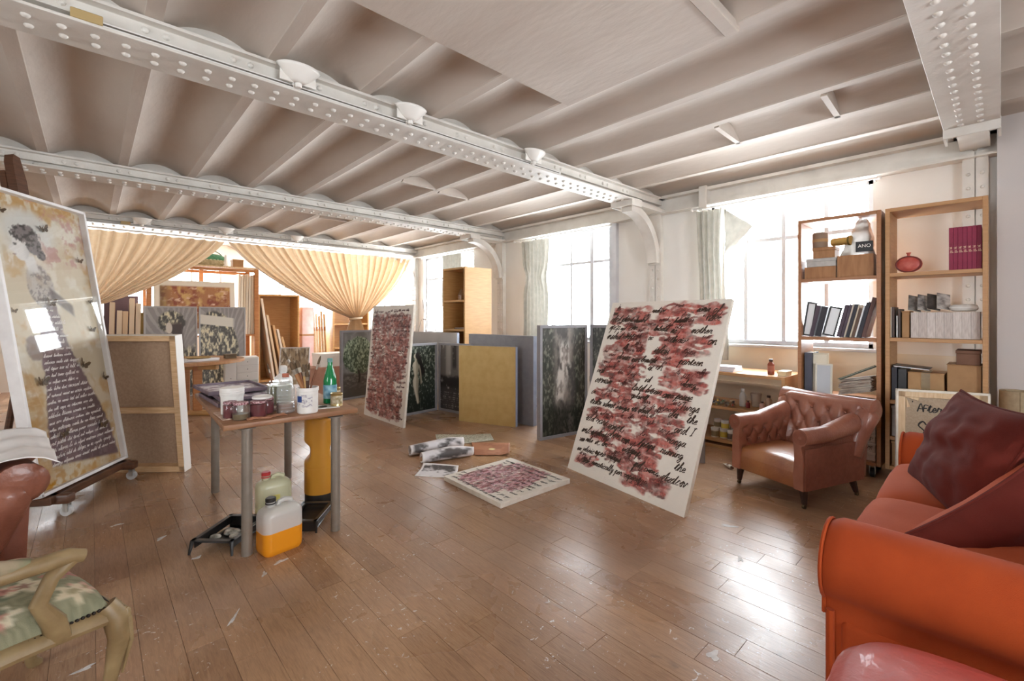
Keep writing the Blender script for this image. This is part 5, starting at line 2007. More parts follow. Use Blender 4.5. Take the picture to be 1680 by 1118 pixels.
# ---- carved armchair with floral tapestry
CARV = mat('antique_cream_wood', '#95805c', 0.45, c2='#7c6645', ns=12, bump=0.1, bs=40)
NAIL = mat('nail_trim', '#2a2320', 0.4, 0.5)
fa = empty('tapestry_armchair', (-0.315, 2.085, 0), math.radians(111.7), 'carved cream armchair with floral tapestry upholstery', 'armchair')


def tap_fn(u, v):
    n = fbm(u, v, 30, 5, 3)
    C = np.ones(u.shape + (3,)) * np.array(lin('#918f74'))
    C = mixc(C, '#7d7c62', sstep(.4, .6, n))
    r3 = random.Random(17)
    for k in range(44):
        cx, cy, rr = r3.uniform(.05, .95), r3.uniform(.05, .95), r3.uniform(.06, .12)
        col_ = r3.choice(['#c08a7c', '#d3c5a8', '#b4706a', '#d8ceb2', '#5f6a54', '#c99d8c', '#dcd2b8'])
        ang = np.arctan2(v - cy, u - cx)
        d = np.hypot(u - cx, v - cy) / (rr * (0.75 + .25 * np.cos(ang * 5 + k)))
        C = mixc(C, col_, sstep(1.0, .8, d + .25 * (n - .5)) * .9)
        C = mixc(C, '#7e4a42' if k % 2 else '#8f8460', sstep(.45, .3, d) * .8)
    return C


TAP = attrmat('tapestry', 0.85, bump=0.3, bs=500)


def tapestry(name, fn3, parent, n=60):
    u, v = np.meshgrid(np.linspace(0, 1, n + 1), np.linspace(0, 1, n + 1))
    C = np.clip(tap_fn(u, v), 0, 1)
    co = [fn3(i / n, j / n) for j in range(n + 1) for i in range(n + 1)]
    q = [(j * (n + 1) + i, j * (n + 1) + i + 1, (j + 1) * (n + 1) + i + 1, (j + 1) * (n + 1) + i) for j in range(n) for i in range(n)]
    me = bpy.data.meshes.new(name)
    me.from_pydata(co, [], q)
    a = me.color_attributes.new('Col', 'FLOAT_COLOR', 'POINT')
    a.data.foreach_set('color', np.concatenate([C, np.ones(C.shape[:2] + (1,))], -1).astype(np.float32).ravel())
    me.materials.append(TAP)
    me.shade_smooth()
    o = bpy.data.objects.new(name, me)
    COL.objects.link(o)
    o.parent = parent
    return o


def seatf(u, v):
    a, b = (u - .5) * 2, (v - .5) * 2
    wx = .285 - .03 * v
    e = max(0, (1 - abs(a) ** 4) * (1 - abs(b) ** 4)) ** .4
    return (a * wx, -.27 + .52 * v - .015 * (1 - a * a) * (1 - v), .385 + .085 * e)


tapestry('seat', seatf, fa)


def edge_path(z, grow=0.0):
    pts = []
    for k in range(17):
        a = -1 + k / 8
        pts.append((a * (.285 + grow), -.27 - grow - .015 * (1 - a * a), z))
    return pts


side_l = [(-.285 + .03 * k / 8, -.27 + .52 * k / 8, .384) for k in range(9)]
side_r = [(.285 - .03 * k / 8, -.27 + .52 * k / 8, .384) for k in range(9)]
front = edge_path(.384)
mb = MB()
for path in (side_l, front, side_r):
    for a, b in zip(path[:-1], path[1:]):
        for k in range(5):
            p = Vector(a).lerp(Vector(b), k / 5)
            d = Vector((p.x, 0, 0)).normalized() * .004 if path is not front else Vector((0, -.004, 0))
            mb.ball(p + d, .0055, 6, 4)
o = mb.build('nail_trim', NAIL, fa, smooth=60)
o['kind'] = 'stuff'
mb = MB()
mb.tube([(p[0] * 1.0, p[1] - .004, .355 - .012 * math.cos(3.1 * p[0] / .285)) for p in edge_path(.35)], .026, 10, flat=.8)
mb.build('front_rail', CARV, fa)
for s in (-1, 1):
    mb = MB()
    mb.tube([(s * (.289 - .03 * k / 10), -.27 + .52 * k / 10, .355 - .014 * math.sin(math.pi * k / 10) * -1) for k in range(11)], .026, 10, flat=.8)
    mb.build('side_rail', CARV, fa)
    # cabriole front leg
    mb = MB()
    mb.tube([(s * .275, -.265, .385), (s * .292, -.285, .345), (s * .297, -.292, .28), (s * .285, -.28, .18), (s * .272, -.268, .09), (s * .275, -.272, .03), (s * .288, -.288, .0)], [.030, .034, .030, .022, .016, .017, .022], 12)
    lg = mb.build('leg', CARV, fa)
    mb = MB()
    mb.tube([(s * .300, -.300, .37), (s * .312, -.312, .33), (s * .315, -.316, .26), (s * .300, -.298, .16)], [.006, .008, .007, .004], 8)
    mb.build('leg_moulding', CARV, lg)
    mb = MB()
    mb.ball((s * .305, -.306, .345), .014, 8, 6, (1, 1, 1.6))
    mb.build('carved_knee', CARV, lg)
    mb = MB()
    mb.tube([(s * .255, .25, .40), (s * .255, .27, .2), (s * .265, .31, 0)], [.024, .02, .016], 10)
    mb.build('leg', CARV, fa)
    # arm: support sweeping up from the side rail, armrest running to the back
    mb = MB()
    mb.tube([(s * .288, -.15, .36), (s * .298, -.135, .42), (s * .305, -.10, .49), (s * .312, -.125, .555), (s * .315, -.165, .592)], [.030, .030, .022, .021, .024], 12, flat=.7)
    mb.build('arm_support', CARV, fa)
    mb = MB()
    mb.tube([(s * .320, -.195, .588), (s * .315, -.16, .600), (s * .305, -.02, .604), (s * .29, .12, .62), (s * .27, .25, .66)], [.018, .024, .022, .022, .022], 12)
    mb.build('armrest', CARV, fa)
    mb = MB()
    mb.tube([(s * .309, -.08, .612), (s * .302, .0, .632), (s * .292, .12, .642), (s * .282, .19, .648)], [.014, .026, .026, .014], 12)
    mb.build('arm_pad', mat('sage_tapestry', '#7c7b5e', 0.85, c2='#a8937c', ns=14), fa)
mb = MB()
mb.tube([(-.255, .25, .4), (-.265, .285, .62), (-.25, .32, .9), (-.12, .34, 1.0), (0, .345, 1.03), (.12, .34, 1.0), (.25, .32, .9), (.265, .285, .62), (.255, .25, .4)], .024, 10)
mb.build('back_frame', CARV, fa)
tapestry('backrest', lambda u, v: ((u - .5) * .46, .262 + .075 * v - .03 * (1 - (2 * u - 1) ** 2), .46 + .5 * v), fa, 40)
# ================================================================== BOOKCASES ON THE WINDOW WALL
BEECH = mat('beech_veneer', '#b98c5e', 0.45, c2='#ad8053', ns=7, stretch=(1, 1, 9), bump=0.03)
BEECHD = mat('cherry_edge', '#a5714a', 0.4, c2='#96643f', ns=7, stretch=(1, 1, 9))


def bookcase(name, label, x0, x1, y0, y1, z0, z1, shelves, m=BEECH, casters=True, th=0.028, group=None, back=False):
    """open bookcase facing -X; local origin at its front left foot"""
    t = empty(name, (x0, y0, 0), 0, label, 'bookcase', group)
    D, W_ = x1 - x0, y1 - y0
    for (a, b) in ((0, th), (W_ - th, W_)):
        MB().box(0, D, a, b, z0, z1, .002, 1).build('side_panel', m, t)
    MB().box(0, D, th, W_ - th, z1 - th, z1, .002, 1).build('top_panel', m, t)
    MB().box(0, D, th, W_ - th, z0, z0 + th, .002, 1).build('bottom_panel', m, t)
    for z in shelves:
        MB().box(.002, D, th, W_ - th, z - th, z, .002, 1).build('shelf', m, t)
    if back:
        MB().box(D - .008, D, th, W_ - th, z0 + th, z1 - th).build('back_panel', m, t)
    if casters:
        for cx in (.05, D - .05):
            for cy in (.06, W_ - .06):
                o = MB().cyl((cx, cy - .014, .037), (cx, cy + .014, .037), .037, n=18).build('caster', mat('black_rubber', '#232120', 0.5), t)
                mb = MB().box(cx - .02, cx + .02, cy - .02, cy - .016, .03, z0)
                mb.box(cx - .02, cx + .02, cy + .016, cy + .02, .03, z0)
                mb.build('caster_fork', mat('zinc', '#b7b4ae', 0.35, 0.9), o)
    return t


XF, XB = 4.60, 4.93
bookcase('bookcase', 'tall cherry-edged bookcase on casters standing across the window', XF, 4.98, 0.648, 1.228, 0.10, 2.152, (1.632, 1.125, 0.62), BEECHD)
bookcase('bookcase', 'tall beech bookcase with the red flask standing in front of the column', XF, 4.98, 0.060, 0.622, 0.10, 2.152, (1.642, 1.135, 0.645, .36), BEECH)
bookcase('low_shelf', 'low beech shelf unit under the window holding paint jars', 4.55, 5.10, 1.315, 2.55, 0.0, 0.755, (0.415, 0.088), BEECH, casters=False)

CART = [mat('box_card_%d' % i, c, 0.7, c2=d, ns=9) for i, (c, d) in enumerate((('#b08a60', '#a37c54'), ('#a9825a', '#9b744e'), ('#74503c', '#6a4735')))]
WOODB = mat('box_wood', '#a3754c', 0.55, c2='#91643e', ns=6, stretch=(1, 7, 1))
GREYC = mat('grey_card', '#b5b2ae', 0.6, c2='#a6a29e', ns=30)


def crate(name, label, x0, x1, y0, y1, z0, z1, m, cat='box', lid=None, tape=None, group=None, rz=0.0):
    """box with a lid seam or open top and edge joints"""
    t = empty(name, ((x0 + x1) / 2, (y0 + y1) / 2, z0), rz, label, cat, group)
    dx, dy, h = (x1 - x0) / 2, (y1 - y0) / 2, z1 - z0
    if lid is None:
        mb = MB()
        w = .009
        mb.box(-dx, dx, -dy, dy, 0, .008)
        for (a, b, c, d) in ((-dx, dx, -dy, -dy + w), (-dx, dx, dy - w, dy), (-dx, -dx + w, -dy + w, dy - w), (dx - w, dx, -dy + w, dy - w)):
            mb.box(a, b, c, d, .008, h, .001, 1)
        mb.build('box_sides', m, t)
        MB().box(-dx - .001, -dx + .001, -dy, -dy + .012, .002, h - .002).build('corner_joint', m, t)
    else:
        MB().box(-dx, dx, -dy, dy, 0, h * (1 - lid), .002, 1).build('box_body', m, t)
        MB().box(-dx - .004, dx + .004, -dy - .004, dy + .004, h * (1 - lid), h, .002, 1).build('box_lid', m, t)
    if tape:
        MB().box(-dx - .0015, -dx + .0005, -.025, .025, 0, h).build('tape', tape, t)
        MB().box(-dx, dx, -.025, .025, h - .0005, h + .0015).build('tape', tape, t)
    return t


# --- window bookcase, top compartment
crate('wooden_box', 'low long wooden box at the bottom of the window bookcase top shelf', 4.64, 4.88, 0.955, 1.185, 1.633, 1.735, WOODB)
crate('wooden_box', 'large square wooden box beside the plastic bag', 4.64, 4.88, 0.70, 0.945, 1.633, 1.815, WOODB)
crate('metal_case', 'flat grey metal case lying on the long wooden box', 4.645, 4.86, 0.955, 1.17, 1.736, 1.808, GREYC, lid=.35)
crate('wooden_box', 'small wooden box stacked on the grey metal case', 4.66, 4.82, 0.965, 1.125, 1.81, 1.905, WOODB, lid=.3)
t = empty('card_tube', (4.72, 1.085, 1.906), 0, 'short upright brown card tube on the small wooden box', 'tube')
MB().lathe([(.055, 0), (.057, .004), (.057, .125), (.052, .128), (.05, .02), (.001, .018)], 22).build('tube_wall', mat('grey_brown_card', '#8d7765', 0.7, c2='#7d6757', ns=12), t)
MB().lathe([(.058, .05), (.0585, .052), (.0585, .075), (.058, .077)], 22, cap=False).build('band', CART[0], t)
t = empty('brass_torch', (4.70, 0.985, 1.942), 0, 'brass coloured cylinder lying beside the card tube', 'cylinder', rot=(math.radians(90), math.radians(10), math.radians(-12)))
MB().lathe([(.03, -.01), (.034, .0), (.034, .11), (.04, .115), (.04, .135), (.036, .137), (.001, .137)], 20).build('barrel', mat('pale_brass', '#c9a45e', 0.35, 0.6), t)
MB().lathe([(.041, .118), (.0415, .12), (.0415, .13), (.041, .132)], 20, cap=False).build('rim', mat('dark_rim', '#7a6a3a', 0.4, .6), t)
# plastic bag slumped on the square box
t = empty('plastic_bag', (4.76, 0.83, 1.816), 0, 'translucent white plastic bag with a black label on the square wooden box', 'bag')


def bagf(u, v):
    a = 2 * math.pi * u
    k = (1 - v) ** .8
    rx, ry = .10 * (.35 + .65 * k), .03 + .09 * k
    n = mnoise.noise(Vector((math.cos(a) * 2, math.sin(a) * 2, v * 5))) * .02
    return ((rx + n) * math.cos(a), (ry + n) * math.sin(a) + .0 - .045 * v, .30 * v + .012 * mnoise.noise(Vector((a, v * 6, 2))))


mb = MB()
mb.grid(bagf, 40, 26, True)
mb.build('bag_film', clearmat('bag_film', '#c9c4bd', 0.85, 0.3), t, smooth=70)
mb = MB()
mb.box(-.108, -.102, -.125, -.01, .02, .105, .002, 1)
mb.build('black_label', mat('black_card', '#17161a', 0.4), t)


def text_part(txt, size, m, parent, loc, rot, align='CENTER', name='lettering', extrude=.0006):
    cu = bpy.data.curves.new(name, 'FONT')
    cu.body = txt
    cu.size = size
    cu.align_x = align
    cu.extrude = extrude
    me_o = bpy.data.objects.new(name, cu)
    COL.objects.link(me_o)
    dg = bpy.context.evaluated_depsgraph_get()
    me = bpy.data.meshes.new_from_object(me_o.evaluated_get(dg))
    bpy.data.objects.remove(me_o)
    me.materials.clear()
    me.materials.append(m)
    o = bpy.data.objects.new(name, me)
    COL.objects.link(o)
    o.parent = parent
    o.location, o.rotation_euler = loc, rot
    return o


FACE_MX = (math.pi / 2, 0, -math.pi / 2)
text_part('ANO', .038, mat('print_white', '#e8e6e2', 0.5), t, (-.1095, -.068, .055), FACE_MX)
MB().ball((-.03, .06, .02), .03, 10, 6, (.8, 1, .6)).build('knot', clearmat('bag_film', '#c9c4bd', 0.85, 0.3), t)


def book(name, label, x0, D, y, th, z, h, m, lean=0.0, cat='book', group=None, pages='#e6dfd0', spine=None, foot=None):
    """upright book with its spine towards the room (-X); lean tilts its top along +Y or -Y"""
    t = empty(name, (x0, y, z), 0, label, cat, group, rot=(lean, 0, 0))
    mb = MB()
    mb.box(0, D, 0, .003, 0, h, .0008, 1)
    mb.box(0, D, th - .003, th, 0, h, .0008, 1)
    mb.box(-.001, .003, 0, th, 0, h, .001, 1)
    mb.build('cover', m, t)
    MB().box(.004, D - .005, .003, th - .003, .003, h - .004).build('pages', mat('pages_' + pages, pages, 0.8, c2='#cfc6b4', ns=60, stretch=(1, 20, 1)), t, smooth=0)
    if spine:
        spine(t)
    return t


def framed(name, label, loc, rot, w, h, fmat, face, cat='frame', d=.018, b=.014):
    t = empty(name, loc, 0, label, cat, rot=rot)
    mb = MB()
    for (a0, a1, z0, z1) in ((0, w, 0, b), (0, w, h - b, h), (0, b, b, h - b), (w - b, w, b, h - b)):
        mb.box(0, d, a0, a1, z0, z1, .001, 1)
    mb.build('frame_border', fmat, t)
    MB().box(.004, d - .002, b, w - b, b, h - b).build('sheet', face, t)
    return t


BLKF = mat('black_frame', '#1b191b', 0.4)
PLUMB = mat('plum_cover', '#4a3a48', 0.5, c2='#40323f', ns=10)
NAVY = mat('dark_navy', '#25242e', 0.5)
PALE = mat('pale_sheet', '#dfe3e6', 0.5)
# --- second compartment (z 1.125): frames left, leaning black books right
framed('picture_frame', 'thin black picture frame at the left end of the window bookcase', (4.665, 1.135, 1.126), (math.radians(8), 0, math.radians(4)), .075, .30, BLKF, PALE)
book('portfolio', 'plum clothbound portfolio leaning beside the thin black frame', 4.66, .22, 1.125, .030, 1.126, .275, PLUMB, math.radians(-12) * -1, 'folder')
book('portfolio', 'thick black portfolio in the window bookcase', 4.65, .22, 1.065, .045, 1.126, .262, NAVY, math.radians(12), 'folder')
framed('picture_frame', 'black frame with a white sheet leaning on the thick black portfolio', (4.645, 0.965, 1.126), (math.radians(13), 0, math.radians(10)), .09, .255, BLKF, PALE)
leanb = [(.937, .03, .285, PLUMB, 'plum leaning book first of the slanted row in the window bookcase'), (.900, .022, .288, PLUMB, 'second slanted book in the window bookcase, dark plum'), (.872, .014, .292, mat('cream_cover', '#d9d0c0', 0.6), 'cream slanted book among the dark ones'),
         (.853, .026, .29, NAVY, 'navy slanted book between two pale ones'), (.822, .012, .285, mat('beige_cover', '#c9bda8', 0.6), 'thin beige slanted book'), (.806, .024, .25, mat('brown_cover', '#5e4636', 0.5), 'short brown slanted book'),
         (.777, .012, .28, PALE, 'thin pale slanted book near the right end'), (.760, .030, .305, NAVY, 'tall navy slanted book near the right end'), (.724, .030, .345, mat('russet_cover', '#5a3a33', 0.5), 'tallest russet book at the right end of the slanted row')]
yk = .957
for k, (y, th, h, m, lb) in enumerate(leanb):
    th *= .92
    yk -= th / math.cos(math.radians(13)) + .0012
    book('leaning_book', lb, 4.65 + .004 * (k % 3), .21, yk, th, 1.1275, h * .97, m, math.radians(13), 'book', 'slanted books in the window bookcase')
# --- third compartment (z .62): folders, frames, a heap of papers
book('box_file', 'dark blue-grey box file at the left of the folder shelf', 4.66, .22, 1.135, .055, 0.622, .36, mat('slate_file', '#4a4c5a', 0.5), 0, 'folder')
framed('picture_frame', 'cream mounted sheet hanging on a black clip on the folder shelf', (4.70, 1.02, 0.622), (0, math.radians(4), math.radians(8)), .13, .36, mat('cream_mount', '#d8cdb6', 0.6), mat('cream_sheet', '#e3dac6', 0.7))
framed('picture_frame', 'small pale framed sheet in front of the cream one', (4.665, 0.985, 0.622), (0, math.radians(6), math.radians(8)), .125, .27, mat('bone_frame', '#d9d2c4', 0.6), mat('blue_grey_sheet', '#b9bcc2', 0.6))
t = empty('green_folder', (4.72, 0.815, 0.835), 0, 'green elastic folder lying open over the heap of papers', 'folder', rot=(math.radians(-28), math.radians(6), math.radians(8)))
MB().box(-.11, .11, -.13, .15, .0, .004, .001, 1).build('cover', mat('green_card', '#4d6350', 0.5, c2='#43584a', ns=10), t)
MB().box(-.11, .11, -.14, .14, -.010, -.004).build('back_cover', mat('dark_green_card', '#39493c', 0.5), t)
MB().box(-.10, .10, -.12, .13, -.004, .0).build('papers', mat('pages_#e6dfd0', '#e6dfd0', 0.8), t)
r_ = random.Random(31)
for k in range(9):
    z = .665 + k * .0137
    m = random.Random(k).choice([mat('news_a', '#b9ada0', 0.7, c2='#8d7f74', ns=14), mat('news_b', '#cfc6ba', 0.7, c2='#a08e80', ns=10), mat('news_c', '#8f7a6c', 0.7, c2='#c2b5a8', ns=12), mat('news_d', '#d8d2c8', 0.7, c2='#9a9088', ns=20)])
    t = empty('paper_bundle', (4.74, .812, z), 0, ['lowest folded paper in the heap under the green folder', 'second folded paper from the bottom of the heap', 'third folded paper from the bottom of the heap', 'fourth folded paper from the bottom of the heap', 'middle folded paper of the heap under the green folder', 'sixth folded paper from the bottom of the heap', 'seventh folded paper from the bottom of the heap', 'second folded paper from the top of the heap', 'topmost folded paper just under the green folder'][k], 'paper', 'papers heaped on the folder shelf', rot=(math.radians(-14), 0, r_.uniform(-.12, .12)))
    MB().box(-.105, .10, -.11, .12, 0, .006, .001, 1).build('lower_leaf', m, t)
    MB().box(-.10, .105, -.105, .115, .0065, .012, .001, 1).build('upper_leaf', m, t)
# --- bottom compartment: pale archive boxes with dates written on
ABOX = mat('archive_white', '#d3cdc8', 0.65, c2='#c9c2bc', ns=14)
for k in range(6):
    z0 = .130 + k * .074
    t = crate('archive_box', ['lowest white archive box behind the leather armchair', 'second white archive box from the bottom, dated in ink', 'third white archive box from the bottom, dated in ink', 'fourth white archive box from the bottom', 'fifth white archive box from the bottom', 'topmost white archive box with a small black catch'][k], 4.64, 4.88, 0.69, 0.885, z0, z0 + .0715, ABOX, 'box', lid=.3, group='white archive boxes in the bookcase')
    if k in (1, 2):
        mb = MB()
        p, _ = strokes('Pg/91' if k == 1 else 'Pg/6P', 0, 0, .017, .2, .04, random.Random(k))
        ribbons(mb, [[(q[0], q[1]) for q in pl] for pl in p], .004, 0)
        o = mb.build('ink_note', INKB, t, smooth=0)
        o.location = (-.1225, -.012, .016)
        o.rotation_euler = (0, 0, -math.pi / 2)
    if k == 5:
        MB().box(-.127, -.122, -.085, -.075, .045, .06).build('catch', BLKF, t)
crate('card_file', 'beige card file box beside the archive boxes', 4.65, 4.87, 0.93, 1.19, .130, .30, CART[0], lid=.3)
crate('card_file', 'grey card file box on top of the beige one', 4.65, 4.87, 0.93, 1.19, .301, .45, GREYC, lid=.3)

# --- right bookcase, top compartment: red flask and seven crimson books
XR = 4.635
t = empty('red_flask', (4.70, 0.492, 1.643), 0, 'flat round red flask with a short neck on the bookcase shelf', 'flask')
FLR = mat('flask_red', '#b0473c', 0.5, c2='#c76a5c', ns=14, bump=0.2)


def flf(u, v):
    a, b = 2 * math.pi * u, math.pi * v
    return (.030 * math.sin(b) * math.cos(a), .082 * math.sin(b) * math.sin(a), .068 - .066 * math.cos(b))


mb = MB()
mb.grid(flf, 28, 18, True)
mb.build('flask_body', FLR, t, smooth=80)
mb = MB()
mb.tube([(-.02, .075 * math.cos(a), .068 + .060 * math.sin(a)) for a in np.linspace(0, 2 * math.pi, 40)], .0045, 6)
mb.build('rim_line', mat('flask_dark', '#6d2a26', 0.5), t)
MB().lathe([(.014, .128), (.010, .136), (.010, .148), (.016, .156), (.016, .160), (.001, .160)], 14).build('neck', FLR, t)
CRIM = mat('crimson_cloth', '#8a1f42', 0.6, c2='#7d1a3a', ns=18)
GILT = mat('gilt_letters', '#d9b89a', 0.4)


def gilt(k):
    def f(t):
        mb = MB()
        p, _ = strokes('Za Wi', 0, 0, .0095, .1, .05, random.Random(40 + k))
        ribbons(mb, p, .0028, 0)
        o = mb.build('spine_title', GILT, t, smooth=0)
        M_ = Matrix(((0, 1, 0), (0, 0, 1), (1, 0, 0))).to_4x4()
        M_.translation = (-.0022, .006, .125)
        o.matrix_local = M_
    return f


ordn = ['first', 'second', 'third', 'fourth', 'fifth', 'sixth', 'last']
for k in range(7):
    y = .262 - (k + 1) * .0242
    book('crimson_book', '%s crimson clothbound book counting from the red flask' % ordn[k], 4.64, .20, y, .0232, 1.643, .312, CRIM, 0, 'book', 'crimson books on the bookcase', spine=gilt(k))
# --- second compartment: grey slab row, box file, magazines on top
wb = [mat('chalk_%d' % i, c, 0.8, c2=d, ns=22, stretch=(1, 6, 1)) for i, (c, d) in enumerate((('#cfc6c0', '#b9aea8'), ('#c7bdb7', '#b2a7a1'), ('#d5cdc8', '#bfb5af')))]
for k in range(8):
    y = .474 - (k + 1) * .0468
    book('white_volume', ['first pale grey volume beside the brown card file', 'second pale grey volume from the card file', 'third pale grey volume from the card file', 'fourth pale grey volume from the card file', 'fifth pale grey volume from the card file', 'sixth pale grey volume from the card file', 'seventh pale grey volume from the card file', 'last pale grey volume at the shelf end'][k], 4.64, .20, y, .046, 1.137, .196 + .002 * (k % 2), wb[k % 3], 0, 'book', 'pale volumes on the bookcase')
crate('card_file', 'brown card magazine file beside the pale volumes', 4.635, 4.85, .482, .525, 1.137, 1.345, CART[1], lid=.05)
for k, (m, h, th) in enumerate(((mat('dark_brown_cover', '#4a3a34', 0.5), .225, .016), (PALE, .17, .008), (mat('dark_brown_cover', '#4a3a34', 0.5), .24, .018), (mat('cream_cover', '#d9d0c0', 0.6), .24, .012))):
    book('thin_book', ['dark brown thin book next to the card magazine file', 'short pale thin book between two dark ones', 'dark brown thin book beside a cream one', 'cream thin book against the bookcase side'][k], 4.64, .20, .533 + k * .0185, th * .9, 1.137, h, m, 0, 'book', 'thin books by the card file')
mag = [mat('mag_%d' % i, c, 0.5, c2=d, ns=20) for i, (c, d) in enumerate((('#4a4744', '#8d8a86'), ('#3b3a3c', '#b0aca8'), ('#55504c', '#2c2a2a'), ('#6d6864', '#c2beba')))]
for k in range(4):
    t = empty('magazine', (4.72, .455 - k * .055, 1.385 + .004 * k), 0, ['grey magazine splayed first over the pale volumes', 'grey magazine splayed second over the pale volumes', 'dark magazine splayed third over the pale volumes', 'dark magazine splayed last, beside the wrapped parcel'][k], 'magazine', 'magazines splayed over the pale volumes', rot=(math.radians(22), math.radians(-50), math.radians(4)))
    MB().box(-.055, .10, -.035, .045, 0, .003, .001, 1).build('cover', mag[k], t)
    MB().box(-.055, .10, -.034, .044, -.004, 0).build('pages', mat('pages_#e6dfd0', '#e6dfd0', 0.8), t)
t = empty('wrapped_parcel', (4.70, .185, 1.338), 0, 'white wrapped parcel lying on the pale volumes', 'parcel')


def pcl(u, v):
    a = 2 * math.pi * u
    ca, sa = math.cos(a), math.sin(a)
    q = (v - .5) * 2
    k = max(0, 1 - abs(q) ** 5) ** .5
    return (math.copysign(abs(ca) ** .5, ca) * .028 * (.5 + .5 * k), q * .078, .028 + math.copysign(abs(sa) ** .6, sa) * .026 * k + .004 * mnoise.noise(Vector((q * 6, ca * 3, sa * 3))))


mb = MB()
mb.grid(pcl, 26, 22, True)
mb.build('wrapper', mat('film_white', '#cdc8c2', 0.35, c2='#b3ada6', ns=16), t, smooth=70)
MB().tube([(-.029, -.079, .03), (-.030, .079, .032)], .002, 6).build('seam', WPL, t)
# --- third compartment: cartons, shoe box, black files
TAPE = mat('parcel_tape', '#8f7a58', 0.3, c2='#80694a', ns=14)
crate('cardboard_box', 'taped cardboard box in the middle of the bookcase', 4.635, 4.90, .285, .490, 0.647, 0.875, CART[0], lid=.02, tape=TAPE)
crate('cardboard_box', 'torn cardboard box under the brown shoe box', 4.635, 4.90, .094, .270, 0.647, 0.950, CART[1], lid=.02)
crate('shoe_box', 'brown shoe box with lid on top of the torn cardboard box', 4.64, 4.88, .100, .222, 0.951, 1.055, CART[2], lid=.22)
book('black_file', 'black box file against the bookcase side', 4.64, .25, .555, .032, 0.647, .255, NAVY, 0, 'folder', 'black files in the bookcase')
book('black_file', 'second black box file beside the taped cardboard box', 4.64, .25, .498, .05, 0.647, .245, BLKF, 0, 'folder', 'black files in the bookcase')
t = empty('flat_binder', (4.72, .475, .902), 0, 'flat dark binder laid over the black files and taped box', 'folder', rot=(math.radians(4), 0, 0))
MB().box(-.085, .12, -.11, .11, .006, .010, .001, 1).build('cover', BLKF, t)
MB().box(-.087, .115, -.105, .10, .0, .006).build('pages', PALE, t)
# lower compartments
crate('drawer_box', 'grey card drawer box low in the bookcase', 4.635, 4.90, .10, .585, .362, .600, GREYC, lid=.1)
crate('drawer_box', 'beige card drawer box at the bottom of the bookcase', 4.635, 4.90, .10, .585, .130, .320, CART[0], lid=.1)

# --- on and in the low shelf
t = empty('amber_bottle', (4.70, 1.475, 0.756), 0, 'brown bottle with dark cap standing on the low shelf', 'bottle')
MB().lathe([(.026, 0), (.029, .004), (.029, .095), (.018, .112), (.014, .118), (.014, .128)], 20).build('bottle_body', mat('amber_red', '#7d3d2c', 0.25, c2='#8f4a35', ns=10), t)
MB().lathe([(.016, .122), (.017, .124), (.017, .142), (.015, .144), (.001, .144)], 16).build('cap', mat('brown_cap', '#3f2a22', 0.4), t)
MB().lathe([(.0294, .03), (.0297, .032), (.0297, .08), (.0294, .082)], 20, cap=False).build('label', mat('amber_label', '#9a5b48', 0.6), t)
crate('pastel_box', 'small pale box at the right end of the low shelf', 4.62, 4.78, 1.325, 1.395, 0.756, 0.80, mat('straw_box', '#d9c39a', 0.6, c2='#e3d2b0', ns=8), lid=.4)
for k in range(3):
    t = empty('paper_stack', (4.70, 1.90, .756 + .017 * k), 0, ['lowest ream of paper on the low shelf by the curtain', 'middle ream of paper on the low shelf by the curtain', 'topmost ream of paper on the low shelf by the curtain'][k], 'paper', 'reams on the low shelf', rot=(0, 0, .06 * (k - 1)))
    MB().box(-.10, .10, -.13, .13, 0, .008, .001, 1).build('sheets', mat('lilac_paper', '#ddd6e0', 0.7), t)
    MB().box(-.10, .10, -.13, .13, .0085, .016, .001, 1).build('upper_sheets', mat('white_paper', '#ece9e8', 0.7), t)
# paint tubes heaped on the middle shelf
TUBE = mat('paint_tube_white', '#d9d4cb', 0.35, 0.2, c2='#b9ab98', ns=30)
tub_cols = ['#7c5a48', '#a9463a', '#4a5a6a', '#c9a24a', '#6a7a5a', '#3a3230']


def paint_tube(label, loc, rot, L=.085, c='#7c5a48', group='paint tubes on the low shelf'):
    t = empty('paint_tube', loc, 0, label, 'tube', group, rot=rot)

    def tf(u, v):
        a = 2 * math.pi * u
        k = 1 - .92 * max(0, (v - .25) / .75)
        return (L * (v - .5), .016 * math.cos(a) * (1 + .15 * v), .016 * math.sin(a) * max(.08, k))
    mb = MB()
    mb.grid(tf, 14, 8, True)
    mb.build('tube_body', TUBE, t, smooth=60)
    MB().cyl((-L / 2 - .016, 0, 0), (-L / 2 + .002, 0, 0), .009, n=12).build('cap', mat('tube_cap_' + c, c, 0.4), t)
    mb = MB()
    mb.tube([(-L * .18, 0, 0), (L * .05, 0, 0)], [.0164, .0158], 14, cap=False)
    mb.build('band', mat('tube_cap_' + c, c, 0.4), t)
    return t


r_ = random.Random(77)
pos_words = ['nearest the curtain', 'second from the curtain', 'third from the curtain', 'fourth from the curtain', 'fifth from the curtain', 'sixth from the curtain', 'seventh from the curtain', 'eighth from the curtain', 'lying on top of the first ones', 'on top in the middle of the heap', 'on top near the cup', 'at the front edge of the heap']
for k in range(12):
    if k < 8:
        loc = (4.60 + .05 * (k % 3), 2.06 - .037 * k, .4335)
    else:
        loc = (4.63 + .03 * (k % 2), 2.02 - .07 * (k - 8), .463)
    paint_tube('squeezed paint tube on the low shelf, ' + pos_words[k], loc, (0, 0, r_.uniform(-.5, .5) + .2), .08, tub_cols[k % 6])
